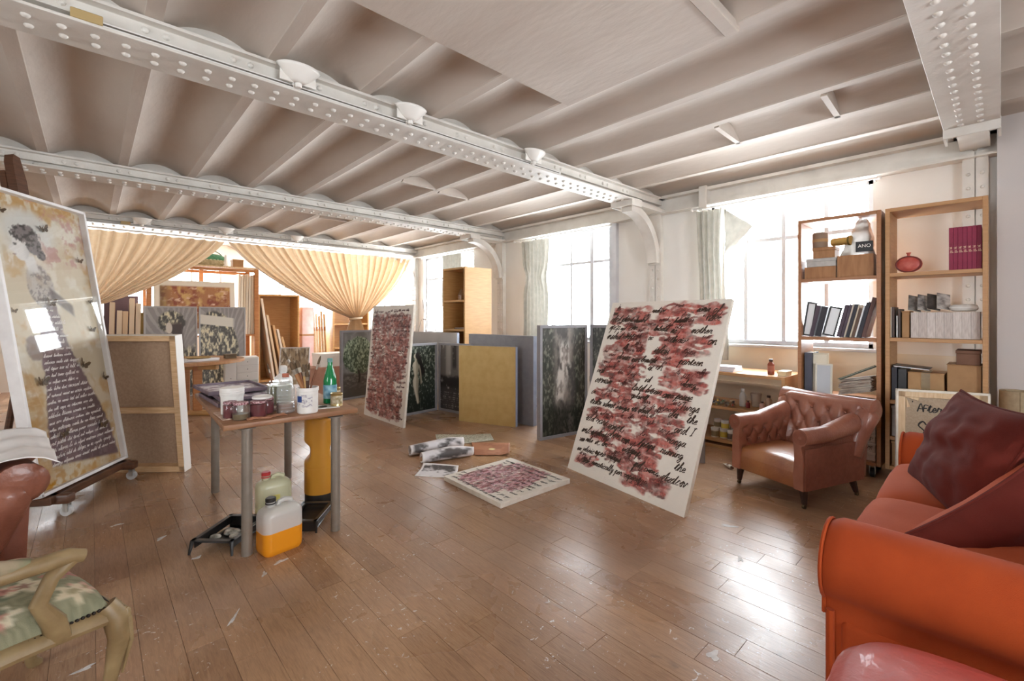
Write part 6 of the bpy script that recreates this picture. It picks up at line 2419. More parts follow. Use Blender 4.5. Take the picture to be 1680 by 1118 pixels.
# bottles and cups to their right
t = empty('white_bottle', (4.72, 1.735, .416), 0, 'tall white plastic bottle on the middle of the low shelf', 'bottle')
MB().lathe([(.028, 0), (.031, .004), (.031, .10), (.02, .135), (.012, .142), (.012, .155)], 18).build('bottle_body', mat('grey_white', '#c9c6c0', 0.5), t)
MB().lathe([(.014, .15), (.014, .172), (.001, .173)], 14).build('cap', WPL, t)
t = empty('clay_cup', (4.80, 1.64, .416), 0, 'pale flared cup behind the little red bottle', 'cup')
MB().lathe([(.035, 0), (.04, .01), (.05, .13), (.046, .131), (.036, .012), (.001, .012)], 22).build('cup_body', mat('bisque', '#cdbfae', 0.7), t)
MB().lathe([(.0505, .118), (.052, .122), (.0505, .128)], 22, cap=False).build('rim', mat('bisque', '#cdbfae', 0.7), t)
for (x, y, r, h, c, lb) in ((4.66, 1.665, .019, .07, '#8a3a40', 'little dark red bottle in front of the pale cup'), (4.68, 1.545, .024, .075, '#c9a79a', 'squat pinkish bottle right of the little red one'), (4.78, 1.52, .03, .125, '#b9957a', 'brown flask with dark cap at the back of the low shelf'), (4.70, 1.44, .022, .06, '#d6cfc6', 'small cream bottle near the armchair'), (4.67, 1.385, .02, .055, '#b4aaa2', 'small grey bottle at the right end of the middle shelf')):
    t = empty('little_bottle', (x, y, .416), 0, lb, 'bottle', 'little bottles on the low shelf')
    MB().lathe([(r * .9, 0), (r, .003), (r, h * .65), (r * .5, h * .82), (r * .45, h * .86)], 16).build('bottle_body', mat('bottle_' + c, c, 0.4), t)
    MB().lathe([(r * .55, h * .84), (r * .55, h), (.001, h)], 14).build('cap', mat('brown_cap', '#3f2a22', 0.4), t)
# paint pots on the lower shelf, stacked two high
POTL = [mat('pot_label_%d' % i, c, 0.5) for i, c in enumerate(('#8a7a5c', '#c9b24a', '#7a6a60', '#b8a890', '#6a5a48'))]
pi_ = 0
where = ['bottom row, nearest the big red canvas', 'bottom row, second from the canvas', 'bottom row with a yellow label', 'bottom row, fourth from the canvas', 'bottom row, beside the armchair', 'upper row, nearest the big red canvas', 'upper row, second from the canvas', 'upper row, middle', 'upper row, beside the armchair']
for k in range(9):
    row = 0 if k < 5 else 1
    y = 1.965 - .080 * (k if row == 0 else k - 5) - (.02 if row else 0)
    r, h = .036, (.085 if row == 0 else .075)
    x = 4.62 + .02 * (k % 2)
    t = empty('paint_pot', (x, y, .0885 + row * .0965), 0, 'lidded paint pot on the low shelf, ' + where[k], 'pot', 'paint pots on the low shelf')
    MB().lathe([(r * .95, 0), (r, .003), (r, h), (r * .9, h + .001)], 18).build('pot_body', mat('pot_cream', '#d2c9b8', 0.4), t)
    MB().lathe([(r * 1.005, h * .15), (r * 1.012, h * .17), (r * 1.012, h * .72), (r * 1.005, h * .74)], 18, cap=False).build('label', POTL[k % 5], t)
    MB().lathe([(r * 1.04, h * .84), (r * 1.05, h * .86), (r * 1.05, h + .008), (r * .98, h + .010), (.001, h + .010)], 18).build('lid', WPL, t)
paint_tube('lone white paint tube lying on the floor by the armchair', (4.03, 1.60, .0165), (0, 0, .9), .11, '#7c5a48', group=None)

# --- canvas with its back to the room and writing, and the standing roll behind the sofa
root, w = plane_root('signed_canvas', (4.36, 0.53, 0), (4.54, 0.053, 0), -0.02, 'canvas turned to show its stretcher and the handwritten word After', 'canvas')
hh = 0.77
mb = MB()
for (x0, x1, z0, z1) in ((.012, w - .012, .012, .06), (.012, w - .012, hh - .055, hh - .012), (.012, .055, .012, hh - .012), (w - .055, w - .012, .012, hh - .012)):
    mb.box(x0, x1, 0, .022, z0, z1, .002, 1)
mb.build('stretcher_frame', PINE2, root)
MB().box(0.05, w - .05, .014, .020, .05, hh - .05).build('canvas_back', mat('grey_canvas_back', '#b3a08a', 0.9, c2='#a8947d', ns=90, bump=0.2, bs=300), root)
mb = MB()
rj = random.Random(6)
for (a, b, c, d) in ((0, w, hh - .016, hh), (0, .014, 0, hh), (w - .014, w, 0, hh)):
    mb.box(a, b, -.004, .024, c, d, .004, 2)
mb.build('folded_edge', mat('raw_canvas', '#e9e3d8', 0.85), root)
for (x, z, sx, sz) in ((.058, hh - .058, 1, -1), (w - .058, hh - .058, -1, -1)):
    mb = MB()
    mb.prism([(x, z), (x + sx * .075, z + .004), (x + sx * .07, z - .022)], .004, .012, 'y')
    mb.build('wedge', PINE2, root)
    mb = MB()
    mb.prism([(x, z), (x + sx * .004, z - .075), (x + sx * .024, z - .068)], .004, .012, 'y')
    mb.build('wedge', PINE2, root)
mb = MB()
for (tx, x, z, sz, wd) in (('AFter', .125, .61, .032, .009), ('SH', .245, .535, .028, .008), ('S', .12, .435, .055, .012)):
    p, _ = strokes(tx, x, z, sz, .08, .04, random.Random(3))
    ribbons(mb, p, wd, .0125, nib=.3)
p, _ = strokes("'", .09, .63, .03, .1, .02, random.Random(3))
ribbons(mb, p, .008, .0125, nib=.3)
mb.build('ink_writing', mat('black_ink', '#1f1b19', 0.5), root, smooth=0, kind='stuff')
t = empty('canvas_roll', (4.85, -0.085, 0), 0, 'beige roll of canvas standing upright behind the sofa', 'roll')
mb = MB()
mb.lathe([(.094, 0), (.095, .002), (.095, .768), (.094, .77), (.088, .77), (.087, .765), (.07, .764), (.069, .77), (.062, .77), (.061, .70), (.001, .70)], 36)
mb.build('rolled_cloth', mat('beige_cloth', '#b3a184', 0.85, c2='#a8967a', ns=40, bump=0.15, bs=300), t)
mb = MB()
mb.grid(lambda u, v: ((.0955 + .002 * u) * math.cos(3.2 + u * .5), (.0955 + .002 * u) * math.sin(3.2 + u * .5), .001 + v * .768), 8, 4)
mb.build('loose_edge', mat('beige_cloth', '#b3a184', 0.85), t, solid=.002)
# ================================================================== BEECH SHELF, LADDER AND THE STORAGE BAY BEHIND THE CURTAINS
HONEY = mat('honey_beech', '#c79a62', 0.45, c2='#bb8d55', ns=6, stretch=(1, 1, 8), bump=0.03)
bookcase('beech_shelf', 'tall honey beech shelf unit standing out from the far column', 3.99, 4.50, 5.31, 5.88, 0.02, 2.035, (1.55, 1.115, 0.7, 0.36), HONEY, casters=False, th=.03, back=True)
t = empty('oil_bottle', (4.12, 5.58, 1.551), 0, 'small glass oil bottle with a looped handle on the beech shelf', 'bottle')
MB().lathe([(.045, 0), (.05, .006), (.05, .09), (.02, .13), (.016, .16), (.022, .165)], 20).build('glass', JARG, t)
MB().lathe([(.046, .003), (.046, .075), (.001, .076)], 18).build('oil', mat('brown_oil', '#9a6c3c', 0.3), t)
MB().tube([(0, -.02, .15), (0, -.05, .17), (0, -.06, .12), (0, -.05, .08)], .005, 8).build('handle', JARG, t)
t = empty('flat_board', (4.1, 5.45, 1.116), 0, 'dark flat board lying on the lower beech shelf', 'board')
MB().box(-.06, .12, -.08, .2, 0, .012, .002, 1).build('board', mat('dark_board', '#5a4230', 0.5), t)
MB().box(-.05, .11, -.07, .19, .012, .018, .001, 1).build('paper', mat('white_paper', '#ece9e8', 0.7), t)

ALU = mat('aluminium', '#a9a39c', 0.35, 0.8)
t = empty('step_ladder', (4.62, 7.35, 0), math.radians(25), 'aluminium step ladder standing by the far white wall', 'ladder')
for s in (-1, 1):
    MB().tube([(s * .16, -.25, 0), (s * .115, .0, 1.60)], .014, 8, flat=.6).build('front_rail', ALU, t)
    MB().tube([(s * .15, .38, 0), (s * .115, .03, 1.25)], .012, 8, flat=.6).build('rear_rail', ALU, t)
MB().tube([(-.115, 0, 1.60), (.115, 0, 1.60)], .014, 8).build('top_bar', ALU, t)
for k in range(5):
    z = .25 + k * .25
    y = -.25 + .25 * z / 1.6
    hw = .16 - .045 * z / 1.6
    MB().box(-hw, hw, y - .03, y + .05, z - .01, z + .012, .003, 1).build('tread', ALU, t)

# ---- leaning canvases helper: slim stretched canvas seen edge-on or face-on


def lean_canvas(label, A, B, h, t_, lean, m=None, group=None, face=None, z0=0.0, name='stored_canvas'):
    root, w = plane_root(name, (A[0], A[1], z0), (B[0], B[1], z0), lean, label, 'canvas', group)
    MB().box(0, w, 0, t_, 0, h, .003, 1).build('canvas_wrap', m or CANV, root)
    mb = MB()
    for (x0, x1, a0, a1) in ((0.004, w - .004, .004, .04), (.004, w - .004, h - .04, h - .004)):
        mb.box(x0, x1, t_, t_ + .003, a0, a1)
    for xx in (.004, w - .044):
        mb.box(xx, xx + .04, t_, t_ + .003, .04, h - .04)
    mb.build('stretcher', PINE, root, smooth=0)
    if face:
        picture('painted_face', 0.003, w - .003, 0.003, h - .003, 70, 60, face, PAINT, root)
    return root


# two hinged flower photographs leaning on the rack
def dip(label, A, B, fn, h=1.47, lean=.05):
    root, w = plane_root('flower_photograph', (*A, 0), (*B, 0), lean, label, 'picture')
    f = .022
    mb = MB()
    for (x0, x1, z0, z1) in ((0, w, 0, f), (0, w, h - f, h), (0, f, f, h - f), (w - f, w, f, h - f)):
        mb.box(x0, x1, 0, .035, z0, z1, .002, 1)
    mb.box(f, w - f, .008, .03, f, h - f)
    mb.build('frame', mat('pewter_frame', '#a8a5a4', 0.4), root)
    picture('photo_print', f, w - f, f, h - f, 90, 150, fn, PRINT, root, .0065)


dip('grey photograph of a long-haired figure crowned with flowers in the storage bay', (0.60, 8.98), (1.295, 9.02), flower_fn(120, True))
dip('grey photograph of an arched flower garden beside the crowned figure', (1.31, 9.02), (1.985, 8.98), flower_fn(130, False))


def sunset_fn(u, v):
    n = fbm(u * 2.4, v, 7, 140, 5)
    C = np.ones(u.shape + (3,)) * np.array(lin('#a9764e'))
    C = mixc(C, '#8a4a38', sstep(.42, .6, fbm(u * 2.4, v * 2, 5, 141, 5)))
    C = mixc(C, '#c9a46a', sstep(.52, .68, n))
    C = mixc(C, '#d9b9a0', sstep(.62, .75, fbm(u * 2, v * 3, 9, 143, 4)))
    C = mixc(C, '#6d5a3c', sstep(.25, .05, u) * .7)
    e = np.minimum(np.minimum(u * 2, (1 - u) * 2), np.minimum(v, 1 - v) * 1.2)
    return mixc(C, '#e4ddd0', sstep(.13, .11, e))


lean_canvas('rust and gold abstract landscape in a cream mount high in the storage bay', (0.76, 9.50), (1.93, 9.50), 0.93, .03, .10, face=sunset_fn, z0=1.0)
# rack carrying them
PINEO = mat('orange_pine', '#bd824e', 0.5, c2='#ad7140', ns=6, stretch=(1, 1, 7))
t = empty('storage_rack', (0, 0, 0), 0, 'orange pine storage rack with a high plank shelf behind the curtains', 'rack')
for (x, y) in ((0.70, 9.62), (1.51, 10.2), (2.30, 9.62), (0.70, 10.3), (2.30, 10.3)):
    MB().box(x - .035, x + .035, y - .03, y + .03, 0, 2.19, .004, 1).build('post', PINEO, t)
for z in (0.94, 2.19):
    for k in range(3):
        y = 9.60 + k * .25
        MB().box(.665, 2.345, y, y + .235, z, z + .03, .003, 1).build('plank', PINEO if z < 2 else PINE2, t)
for y in (9.62, 10.3):
    MB().box(.66, 2.34, y - .012, y + .012, 2.13, 2.185, .003, 1).build('rail', PINEO, t)
# row of canvases standing on edge in the rack
for k in range(7):
    x = 2.255 - k * .043
    lean_canvas('canvas standing on edge in the rack, %s from the orange post' % ['first', 'second', 'third', 'fourth', 'fifth', 'sixth', 'seventh'][k], (x, 10.25), (x, 9.66), 1.13 - .02 * (k % 3), .034, .015, group='canvases on edge in the rack', z0=.972, m=mat('canvas_edge_%d' % (k % 3), ['#e4d9c8', '#ddcdb6', '#ece4d6'][k % 3], 0.8))
# things on the high shelf
t = empty('wicker_basket', (1.60, 9.83, 2.221), 0, 'green domed basket with a pale ruffled rim on the high shelf', 'basket')
GRB = mat('basket_green', '#4f8a63', 0.6, c2='#3f7452', ns=30, bump=0.3, bs=60)


def dome(u, v):
    a = 2 * math.pi * u
    r = math.cos(v * math.pi / 2) ** .7
    return (.26 * r * math.cos(a), .16 * r * math.sin(a), .10 + .13 * math.sin(v * math.pi / 2))


mb = MB()
mb.grid(dome, 32, 10, True)
mb.build('dome', GRB, t, smooth=70)
MB().lathe([(.19, 0), (.22, .05), (.24, .10)], 28).build('bowl', mat('basket_cream', '#cbbf9c', 0.7, c2='#a9a07c', ns=20), t)
for k in range(14):
    a = math.pi + math.pi * (k + .5) / 14
    MB().box(-.018, .018, -.006, .006, 0, .06, .003, 1).build('ruffle_tooth', mat('ruffle_cream', '#e2d9c2', 0.7), t, loc=(.255 * math.cos(a), .20 * math.sin(a), .05), rot=(0, 0, a + math.pi / 2))
MB().tube([(.20 * math.cos(a), 0, .12 + .17 * math.sin(a)) for a in np.linspace(0, math.pi, 18)], .008, 6).build('handle', mat('handle_dark', '#3d5a48', 0.6), t)
crate('carton', 'brown carton right of the green basket on the high shelf', 1.93, 2.10, 9.70, 9.9, 2.221, 2.37, CART[1], lid=.2)
crate('carton', 'low brown carton left of the green basket on the high shelf', 1.10, 1.33, 9.68, 9.9, 2.221, 2.31, CART[0], lid=.2)
t = empty('candle', (1.80, 9.64, 2.221), 0, 'white candle stub behind the green basket', 'candle')
MB().lathe([(.035, 0), (.04, .005), (.04, .02), (.022, .022), (.022, .19), (.018, .2), (.001, .2)], 16).build('wax', WPL, t)
MB().cyl((0, 0, .2), (0, 0, .215), .002, n=6).build('wick', BLKF, t)
# canvases standing left, under the curtain
lc = [(.20, 1.53, '#dccbb4'), (.29, 1.40, '#e4d6c2'), (.36, 1.39, '#d9c3a6'), (.44, 1.60, '#e0cfb8'), (.52, 1.52, '#e2d2bc')]
for k, (x, h, c) in enumerate(lc):
    lean_canvas('cream canvas edge standing under the gathered curtain, %s of five' % ['first', 'second', 'third', 'fourth', 'fifth'][k], (x, 10.1), (x - .02, 9.5), h, .062, .02, group='canvases under the curtain', m=mat('canvas_tone_%d' % k, c, 0.8))
lean_canvas('narrow olive gold canvas edge beside the cream ones', (.592, 10.1), (.588, 9.5), 1.37, .05, 0.0, m=mat('olive_gold', '#8a7440', 0.6))
lean_canvas('dark plum panel behind the cream canvas edges', (.15, 10.20), (.60, 10.20), 1.66, .03, .03, m=mat('plum_panel', '#5c4a55', 0.6))
# open cabinets with stacked canvases
bookc = []


def cabinet(label, x0, x1, y0, y1, h, shelves):
    t = empty('open_cabinet', (x0, y0, 0), 0, label, 'cabinet')
    W_, D = x1 - x0, y1 - y0
    th = .035
    for a in (0, W_ - th):
        MB().box(a, a + th, 0, D, 0, h, .003, 1).build('side_panel', HONEY, t)
    MB().box(th, W_ - th, 0, D, h - th, h, .003, 1).build('top_panel', HONEY, t)
    MB().box(th, W_ - th, 0, D, .03, .03 + th, .003, 1).build('bottom_panel', HONEY, t)
    MB().box(th, W_ - th, D - .01, D, .03, h - th).build('back_panel', HONEY, t)
    for z in shelves:
        MB().box(th, W_ - th, .01, D - .01, z, z + th, .003, 1).build('shelf', HONEY, t)


cabinet('honey wood open cabinet full of leaning canvases behind the curtain', 2.36, 3.12, 9.75, 10.25, 1.74, ())
cabinet('lower honey wood cabinet behind the tied curtain', 3.80, 4.62, 9.75, 10.2, 1.62, (.6, 1.12))
for k, (x0, h, c, ln) in enumerate(((2.42, 1.60, '#e9e2d6', .14), (2.50, 1.28, '#dfc9a8', .16), (2.60, 1.08, '#d2a878', .18), (2.68, 1.0, '#e4d8c8', .2), (2.745, .85, '#cfa878', .22))):
    root, w = plane_root('leaning_canvas', (x0 + .2, 10.18, .066), (x0 + .2, 9.73, .066), -ln, ['tallest pale canvas leaning inside the honey cabinet', 'second canvas leaning inside the honey cabinet', 'third canvas, tan, leaning inside the honey cabinet', 'fourth canvas, pale, leaning inside the honey cabinet', 'smallest tan canvas leaning inside the honey cabinet'][k], 'canvas', 'canvases in the honey cabinet')
    MB().box(0, w, 0, .035, 0, h, .003, 1).build('canvas_wrap', mat('lean_tone_%d' % k, c, 0.8), root)
    MB().box(.01, w - .01, .035, .045, .01, h - .01).build('stretcher', PINE, root)
t = empty('pink_wrapped_stack', (3.30, 9.92, 0), math.radians(6), 'tall stack wrapped in pink film between the two cabinets', 'bundle')
MB().box(-.12, .13, -.10, .12, 0, 1.5, .02, 2).build('wrapping', mat('pink_film', '#d9a9a4', 0.35, c2='#e6c9c4', ns=5), t)
MB().box(-.125, .135, -.105, .125, .9, .94, .004, 1).build('strap', mat('strap_brown', '#a87a50', 0.6), t)
for k in range(5):
    x = 3.49 + k * .058
    t = empty('stretcher_bar', (x, 9.86 + .01 * k, 0), 0, '%s bare pine stretcher bar leaning beside the pink stack' % ['first', 'second', 'third', 'fourth', 'fifth'][k], 'batten', 'stretcher bars in the storage bay', rot=(math.radians(-4), math.radians(-1.0), 0))
    MB().box(-.022, .022, -.012, .012, 0, 1.42 - .05 * (k % 3), .003, 1).build('bar', [PINE, PINE2, HONEY][k % 3], t)
    MB().box(-.022, .022, -.015, -.012, 1.0, 1.08).build('joint_plate', PINEO, t)
# cartons and a framed strip picture in front of the cabinets
crate('cardboard_carton', 'pinkish cardboard carton on the floor behind the paint table', 2.62, 3.10, 7.62, 8.0, 0, .46, mat('rose_card', '#b98a72', 0.7, c2='#ab7c64', ns=8), lid=.06)
crate('white_carton', 'flat white carton lying on the pinkish cardboard carton', 2.78, 3.26, 7.66, 8.04, .461, .68, mat('white_card', '#e8e2d8', 0.6), lid=.25)


def strip_fn(u, v):
    C = np.ones(u.shape + (3,)) * np.array(lin('#b09a7c'))
    C = mixc(C, '#7d6a55', sstep(.5, .65, fbm(u * 3, v, 8, 151, 5)))
    C = mixc(C, '#d8cdb8', sstep(.55, .7, fbm(u * 2, v * 2, 6, 153, 4)))
    return C


root, w = plane_root('strip_picture', (2.13, 7.72, 0), (2.52, 7.50, 0), .25, 'white framed picture of pale reeds leaning by the pinkish carton', 'picture')
h = .83
mb = MB()
for (x0, x1, z0, z1) in ((0, w, 0, .015), (0, w, h - .015, h), (0, .015, 0, h), (w - .015, w, 0, h)):
    mb.box(x0, x1, 0, .03, z0, z1, .002, 1)
mb.box(.01, w - .01, .01, .028, .01, h - .01)
mb.build('frame', WF, root)
picture('print', .015, w - .015, .015, h - .015, 50, 80, strip_fn, PRINT, root, .009)
# white drawer unit
t = empty('drawer_unit', (1.50, 8.10, 0), math.radians(-8), 'small white drawer unit beside the round table', 'drawers')
WLAC = mat('white_lacquer', '#e9e7e2', 0.4)
MB().box(0, .46, .01, .36, .02, .66, .004, 1).build('cabinet_body', WLAC, t)
for (x0, x1, z0, z1, nm) in ((.01, .15, .05, .64, 'door'), (.16, .45, .54, .645, 'drawer'), (.16, .45, .43, .53, 'drawer'), (.16, .45, .32, .42, 'drawer')):
    o = MB().box(x0, x1, -.004, .012, z0, z1, .003, 1).build(nm, WLAC, t)
    MB().ball(((x0 + x1) / 2, -.012, (z0 + z1) / 2), .010, 8, 6).build('knob', mat('knob_grey', '#b5b3ae', 0.4), o)
MB().box(.165, .445, .0, .014, .06, .30).build('open_niche', mat('niche_grey', '#b9bdb6', 0.6), t)
# round table with trestle foot
t = empty('round_table', (0.93, 7.33, 0), 0, 'round wooden table with a trestle foot in front of the photographs', 'table')
MB().lathe([(.64, .69), (.66, .695), (.66, .722), (.65, .73), (.001, .73)], 48).build('tabletop', mat('table_oak', '#b8865a', 0.45, c2='#a87749', ns=5, stretch=(7, 1, 1)), t)
for (x, y) in ((.10, -.10), (-.02, .02)):
    MB().box(x - .05, x + .05, y - .035, y + .035, .06, .66, .006, 1).build('post', PINEO, t)
mb = MB()
mb.M = Matrix.Rotation(math.radians(-42), 4, 'Z')
mb.box(-.40, .40, -.045, .045, 0, .06, .012, 2)
mb.build('foot', HONEY, t)
mb = MB()
mb.M = Matrix.Rotation(math.radians(-42), 4, 'Z')
mb.box(-.40, .40, -.035, .035, .60, .69, .008, 1)
mb.build('bearer', HONEY, t)
for k in range(3):
    mb = MB().box(-.20, .22, -.15, .15, 0, .010, .002, 1)
    o = mb.build('paper_pile', mat('white_paper', '#ece9e8', 0.7, c2='#dcd8d4', ns=4), None, label=['lowest sheaf of white paper on the round table', 'middle sheaf of white paper on the round table', 'top sheaf of white paper on the round table'][k], cat='paper', group='sheaves on the round table')
    o.location = (.98, 7.05, .7305 + .0105 * k)
    o.rotation_euler = (0, 0, .2 + .15 * k)
crate('tin_box', 'small dark brown box at the edge of the round table', 1.33, 1.46, 7.12, 7.26, .731, .79, mat('box_dark_brown', '#6b5436', 0.5), lid=.4)
t = empty('straw_hat', (1.02, 7.06, .763), 0, 'flat straw dish on the paper sheaves', 'dish')
MB().lathe([(.12, 0), (.14, .012), (.135, .015), (.10, .008), (.001, .008)], 24).build('dish', mat('straw', '#c3a36c', 0.8, c2='#a98850', ns=30), t)
MB().tube([(.137 * math.cos(a), .137 * math.sin(a), .014) for a in np.linspace(0, 2 * math.pi, 30)], .004, 6).build('rim', mat('straw', '#c3a36c', 0.8), t)
# things at the far left, behind the easel
crate('stacked_canvas_crate', 'open wooden crate of canvases behind the easel', -1.25, -.62, 5.3, 5.7, 0, .55, PINEO)
for k, (c, h) in enumerate((('#8d9aa8', 1.5), ('#c7b05a', 1.1), ('#a9b8b0', .9))):
    lean_canvas('%s canvas standing in the crate behind the easel' % ['tall blue-grey', 'shorter ochre', 'smallest sage green'][k], (-1.2, 5.36 + .11 * k), (-.68, 5.36 + .11 * k), h, .03, .03, z0=.01, m=mat('crate_tone_%d' % k, c, 0.6))
# ================================================================== CURTAINS, RAILS AND LAMPS


def cloth_mat(name, c, trans, c2=None, rough=0.5, sheen=0.3):
    m = mat(name, c, rough, c2=c2 or c, ns=14, sheen=sheen, bump=0.05, bs=200)
    nt = m.node_tree
    p = nt.nodes['Principled BSDF']
    tr = nt.nodes.new('ShaderNodeBsdfTranslucent')
    tr.inputs[0].default_value = (*lin(c), 1)
    mx = nt.nodes.new('ShaderNodeMixShader')
    mx.inputs[0].default_value = trans
    nt.links.new(p.outputs[0], mx.inputs[1])
    nt.links.new(tr.outputs[0], mx.inputs[2])
    nt.links.new(mx.outputs[0], nt.nodes['Material Output'].inputs[0])
    return m


SATIN = cloth_mat('beige_satin', '#dcc4a4', 0.3, '#d0b48e', 0.36)
SHEER = cloth_mat('white_curtain', '#bbb8ae', 0.08, '#adaaa0', 0.7)
RAILM = mat('white_rail', '#eceae6', 0.4)


def swag(label, X0, X1, xt, zt, ztop, yb, npl, seed, spread, tail, sag):
    t = empty('gathered_curtain', (0, 0, 0), 0, label, 'curtain', 'beige curtains of the storage bay')
    r = random.Random(seed)
    ph = [r.uniform(-.5, .5) for _ in range(npl + 2)]

    def fn(u, v):
        pl = u * npl
        k = int(pl)
        w1 = math.sin(2 * math.pi * (pl + .18 * ph[k] * math.sin(math.pi * (pl - k))))
        x0 = X0 + (X1 - X0) * u
        x2 = xt + (u - .5) * spread
        if v < .82:
            q = v / .82
            dx = abs(x2 - x0)
            cx = x0 + (x2 - x0) * .25
            cz = (ztop + zt) / 2 - sag * dx
            x = (1 - q) ** 2 * x0 + 2 * q * (1 - q) * cx + q * q * x2
            z = (1 - q) ** 2 * ztop + 2 * q * (1 - q) * cz + q * q * zt
            amp = .052 * (1 - .45 * q) + .016 * math.sin(3 * q + 5 * ph[k])
            y = yb - amp * w1 - .05 * math.sin(math.pi * q)
            x += .012 * math.cos(2 * math.pi * pl) * (1 - q)
            z += .02 * mnoise.noise(Vector((pl * .25, q * 3, seed))) * math.sin(math.pi * q)
        else:
            q = (v - .82) / .18
            x = xt + (u - .5) * (spread + tail * q)
            z = zt - q * (zt - .62)
            y = yb - .03 * w1 * (.6 + q)
        return (x, y, z)
    mb = MB()
    mb.grid(fn, npl * 9, 56)
    mb.build('drape', SATIN, t, smooth=80)
    mb = MB()
    mb.tube([(xt + spread * .62 * math.cos(a), yb + .075 * math.sin(a), zt + .012 * math.cos(a)) for a in np.linspace(0, 2 * math.pi, 24)], .018, 8)
    mb.build('tie_back', SATIN, t)
    for k in range(0, npl + 1):
        x = X0 + (X1 - X0) * k / npl
        MB().tube([(x + .014 * math.cos(a), yb, ztop + .012 + .014 * math.sin(a)) for a in np.linspace(0, 2 * math.pi, 10)], .002, 5).build('curtain_ring', RAILM, t)
    return t


swag('beige satin curtain swept aside behind the easel picture', -1.35, 1.60, -0.10, 1.42, 2.535, 8.70, 19, 3, .16, .35, .03)
swag('beige satin curtain tied back in the middle, beside the white wall', 1.65, 5.04, 3.84, 1.27, 2.535, 8.70, 25, 9, .20, .45, .03)
mb = MB()
mb.cyl((-1.4, 8.70, 2.565), (5.14, 8.70, 2.565), .012, n=10)
mb.build('curtain_rail', RAILM, None, label='thin white rail carrying the beige curtains', cat='rail')


def drape(label, Y0, Y1, z0, z1, X, npl, seed, wing=False, gather=0.0, knot=None, group='white window curtains'):
    t = empty('window_curtain', (0, 0, 0), 0, label, 'curtain', group)

    def fn(u, v):
        pl = u * npl
        a = .030 * (1 - .3 * v) * math.sin(2 * math.pi * pl + .9 * math.sin(v * 3 + seed)) + .02 * mnoise.noise(Vector((u * 5, v * 3, seed)))
        c = (Y0 + Y1) / 2
        w = (Y1 - Y0) * (1 - gather * math.sin(math.pi * min(1, v * 1.1)))
        if knot:
            w *= 1 - .16 * math.exp(-((v - knot) / .07) ** 2)
            a += .03 * math.exp(-((v - knot) / .06) ** 2) * math.sin(u * 40)
        return (X + a, c + (u - .5) * w + .02 * math.sin(v * 4 + seed), z1 - (z1 - z0) * v)
    mb = MB()
    mb.grid(fn, npl * 10, 40)
    mb.build('drape', SHEER, t, smooth=80)
    for k in range(npl + 1):
        y = Y0 + (Y1 - Y0) * k / npl
        MB().tube([(X + .014 * math.cos(a), y, z1 + .012 + .016 * math.sin(a)) for a in np.linspace(0, 2 * math.pi, 10)], .003, 5).build('curtain_ring', RAILM, t)
    if wing:
        def wf(u, v):
            # folded corner hanging forward over the window: a triangle with a soft fold
            y = Y0 + .02 - u * .30 * (v / .45 if v < .45 else (1 - v) / .55)
            return (X - .03 + .02 * math.sin(u * 5 + v * 3), y, z1 - .02 - v * .52)
        mb = MB()
        mb.grid(wf, 16, 24)
        mb.build('folded_corner', SHEER, t, smooth=80)
    return t


XC = WALL_X - .12
drape('grey-white curtain with a folded corner beside the window over the low shelf', 2.06, 2.40, .82, 2.515, XC, 5, 1.0, wing=True, gather=.15)
drape('knotted grey-white curtain between the two steel columns', 4.72, 5.32, .4, 2.515, XC, 7, 2.3, gather=.12, knot=.28)
drape('short white curtain behind the beech shelf', 6.98, 7.60, 1.5, 2.515, XC, 9, 4.1)
for (y0, y1, lb) in ((.74, 2.46, 'white curtain rod above the window over the low shelf'), (3.6, 5.5, 'white curtain rod above the window between the columns'), (6.3, 8.4, 'white curtain rod above the far window')):
    t = empty('curtain_rod', (XC, 0, 2.545), 0, lb, 'rod', 'white curtain rods')
    MB().cyl((0, y0, 0), (0, y1, 0), .011, n=10).build('rod', RAILM, t)
    for y in (y0, y1):
        MB().ball((0, y, 0), .019, 10, 6).build('finial', RAILM, t)
        MB().cyl((0, y + (.04 if y == y0 else -.04), 0), (.12, y + (.04 if y == y0 else -.04), 0), .007, n=8).build('bracket', RAILM, t)

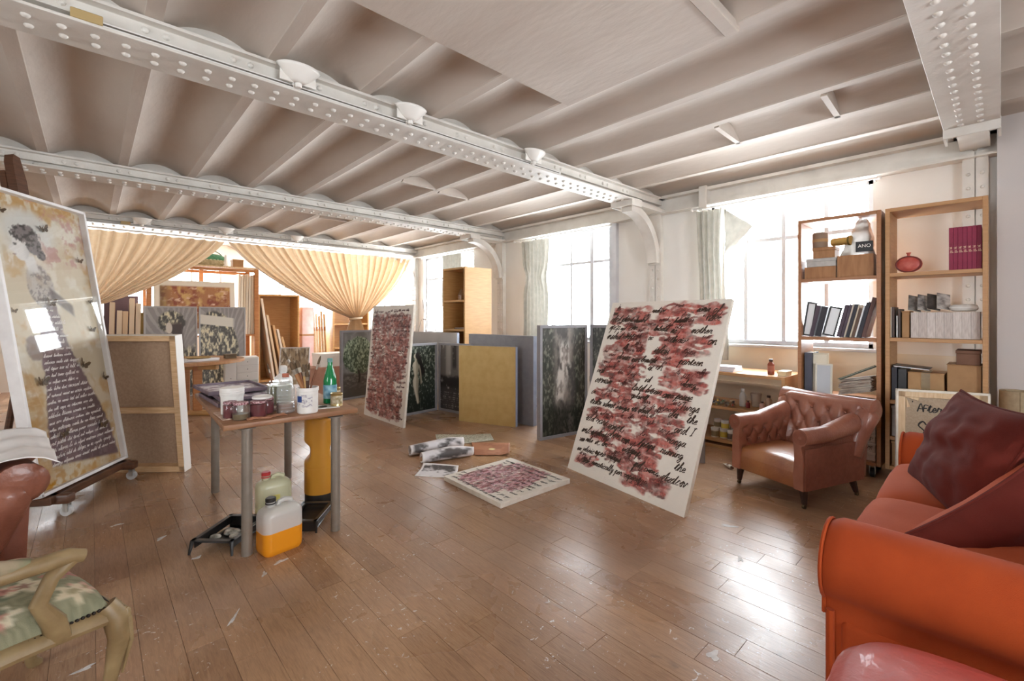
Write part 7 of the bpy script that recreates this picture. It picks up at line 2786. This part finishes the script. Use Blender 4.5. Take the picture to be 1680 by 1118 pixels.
# ---- uplight rails on the beams
LAMPW = mat('lamp_white', '#e9e6e0', 0.35)


def uplight(label, x, y, z):
    t = empty('uplight', (x, y, z), 0, label, 'lamp', 'white uplights on the beams')
    mb = MB()
    mb.grid(lambda u, v: ((.02 + .085 * v ** .8) * math.cos(math.pi + math.pi * u) * 1.15, (.015 + .07 * v ** .8) * math.sin(math.pi + math.pi * u), .012 + .085 * v), 18, 6)
    mb.build('dish', LAMPW, t, solid=.004, smooth=60)
    MB().box(-.10, .10, .0, .008, .010, .098, .002, 1).build('back_plate', LAMPW, t)
    MB().lathe([(.016, -.012), (.02, 0), (.018, .016)], 14).build('lamp_holder', LAMPW, t)
    MB().tube([(-.03, 0, .0), (-.012, .03, -.004), (.0, .055, -.002)], .006, 8).build('arm', LAMPW, t)
    MB().cyl((-.035, -.02, .07), (.035, -.02, .07), .006, n=8).build('halogen_tube', mat('frosted_tube', '#f2f0ea', 0.3), t)
    return t


def rail(label, x0, x1, y, z):
    t = empty('lamp_rail', (x0, y, z), 0, label, 'rail', 'lamp rails')
    L = x1 - x0
    MB().box(0, L, -.018, .018, 0, .022, .002, 1).build('channel', RAILM, t)
    MB().box(.02, L - .02, -.0195, -.017, .006, .014).build('slot', mat('slot_dark', '#5d564e', 0.5), t)
    MB().box(-.09, .02, -.022, .022, .0, .045, .003, 1).build('feed_box', mat('feed_box_tan', '#b29a6a', 0.5), t)


y1_ = BEAMS[1] - .115
rail('lamp rail along the beam above the paint table', .02, 3.25, y1_, 2.644)
for (x, lb) in ((.89, 'white uplight nearest the easel on the middle beam'), (1.63, 'second white uplight on the middle beam'), (2.86, 'third white uplight on the middle beam, nearest the windows')):
    uplight(lb, x, y1_ - .045, 2.655)
y3_ = BEAMS[3] - .115
rail('lamp rail along the beam over the beige curtains', .4, 3.1, y3_, 2.644)
for (x, lb) in ((1.62, 'white uplight where the two beige curtains meet'), (2.72, 'white uplight above the tied beige curtain'), (.55, 'white uplight above the swept-aside beige curtain')):
    uplight(lb, x, y3_ - .045, 2.655)
bpy.context.view_layer.update()
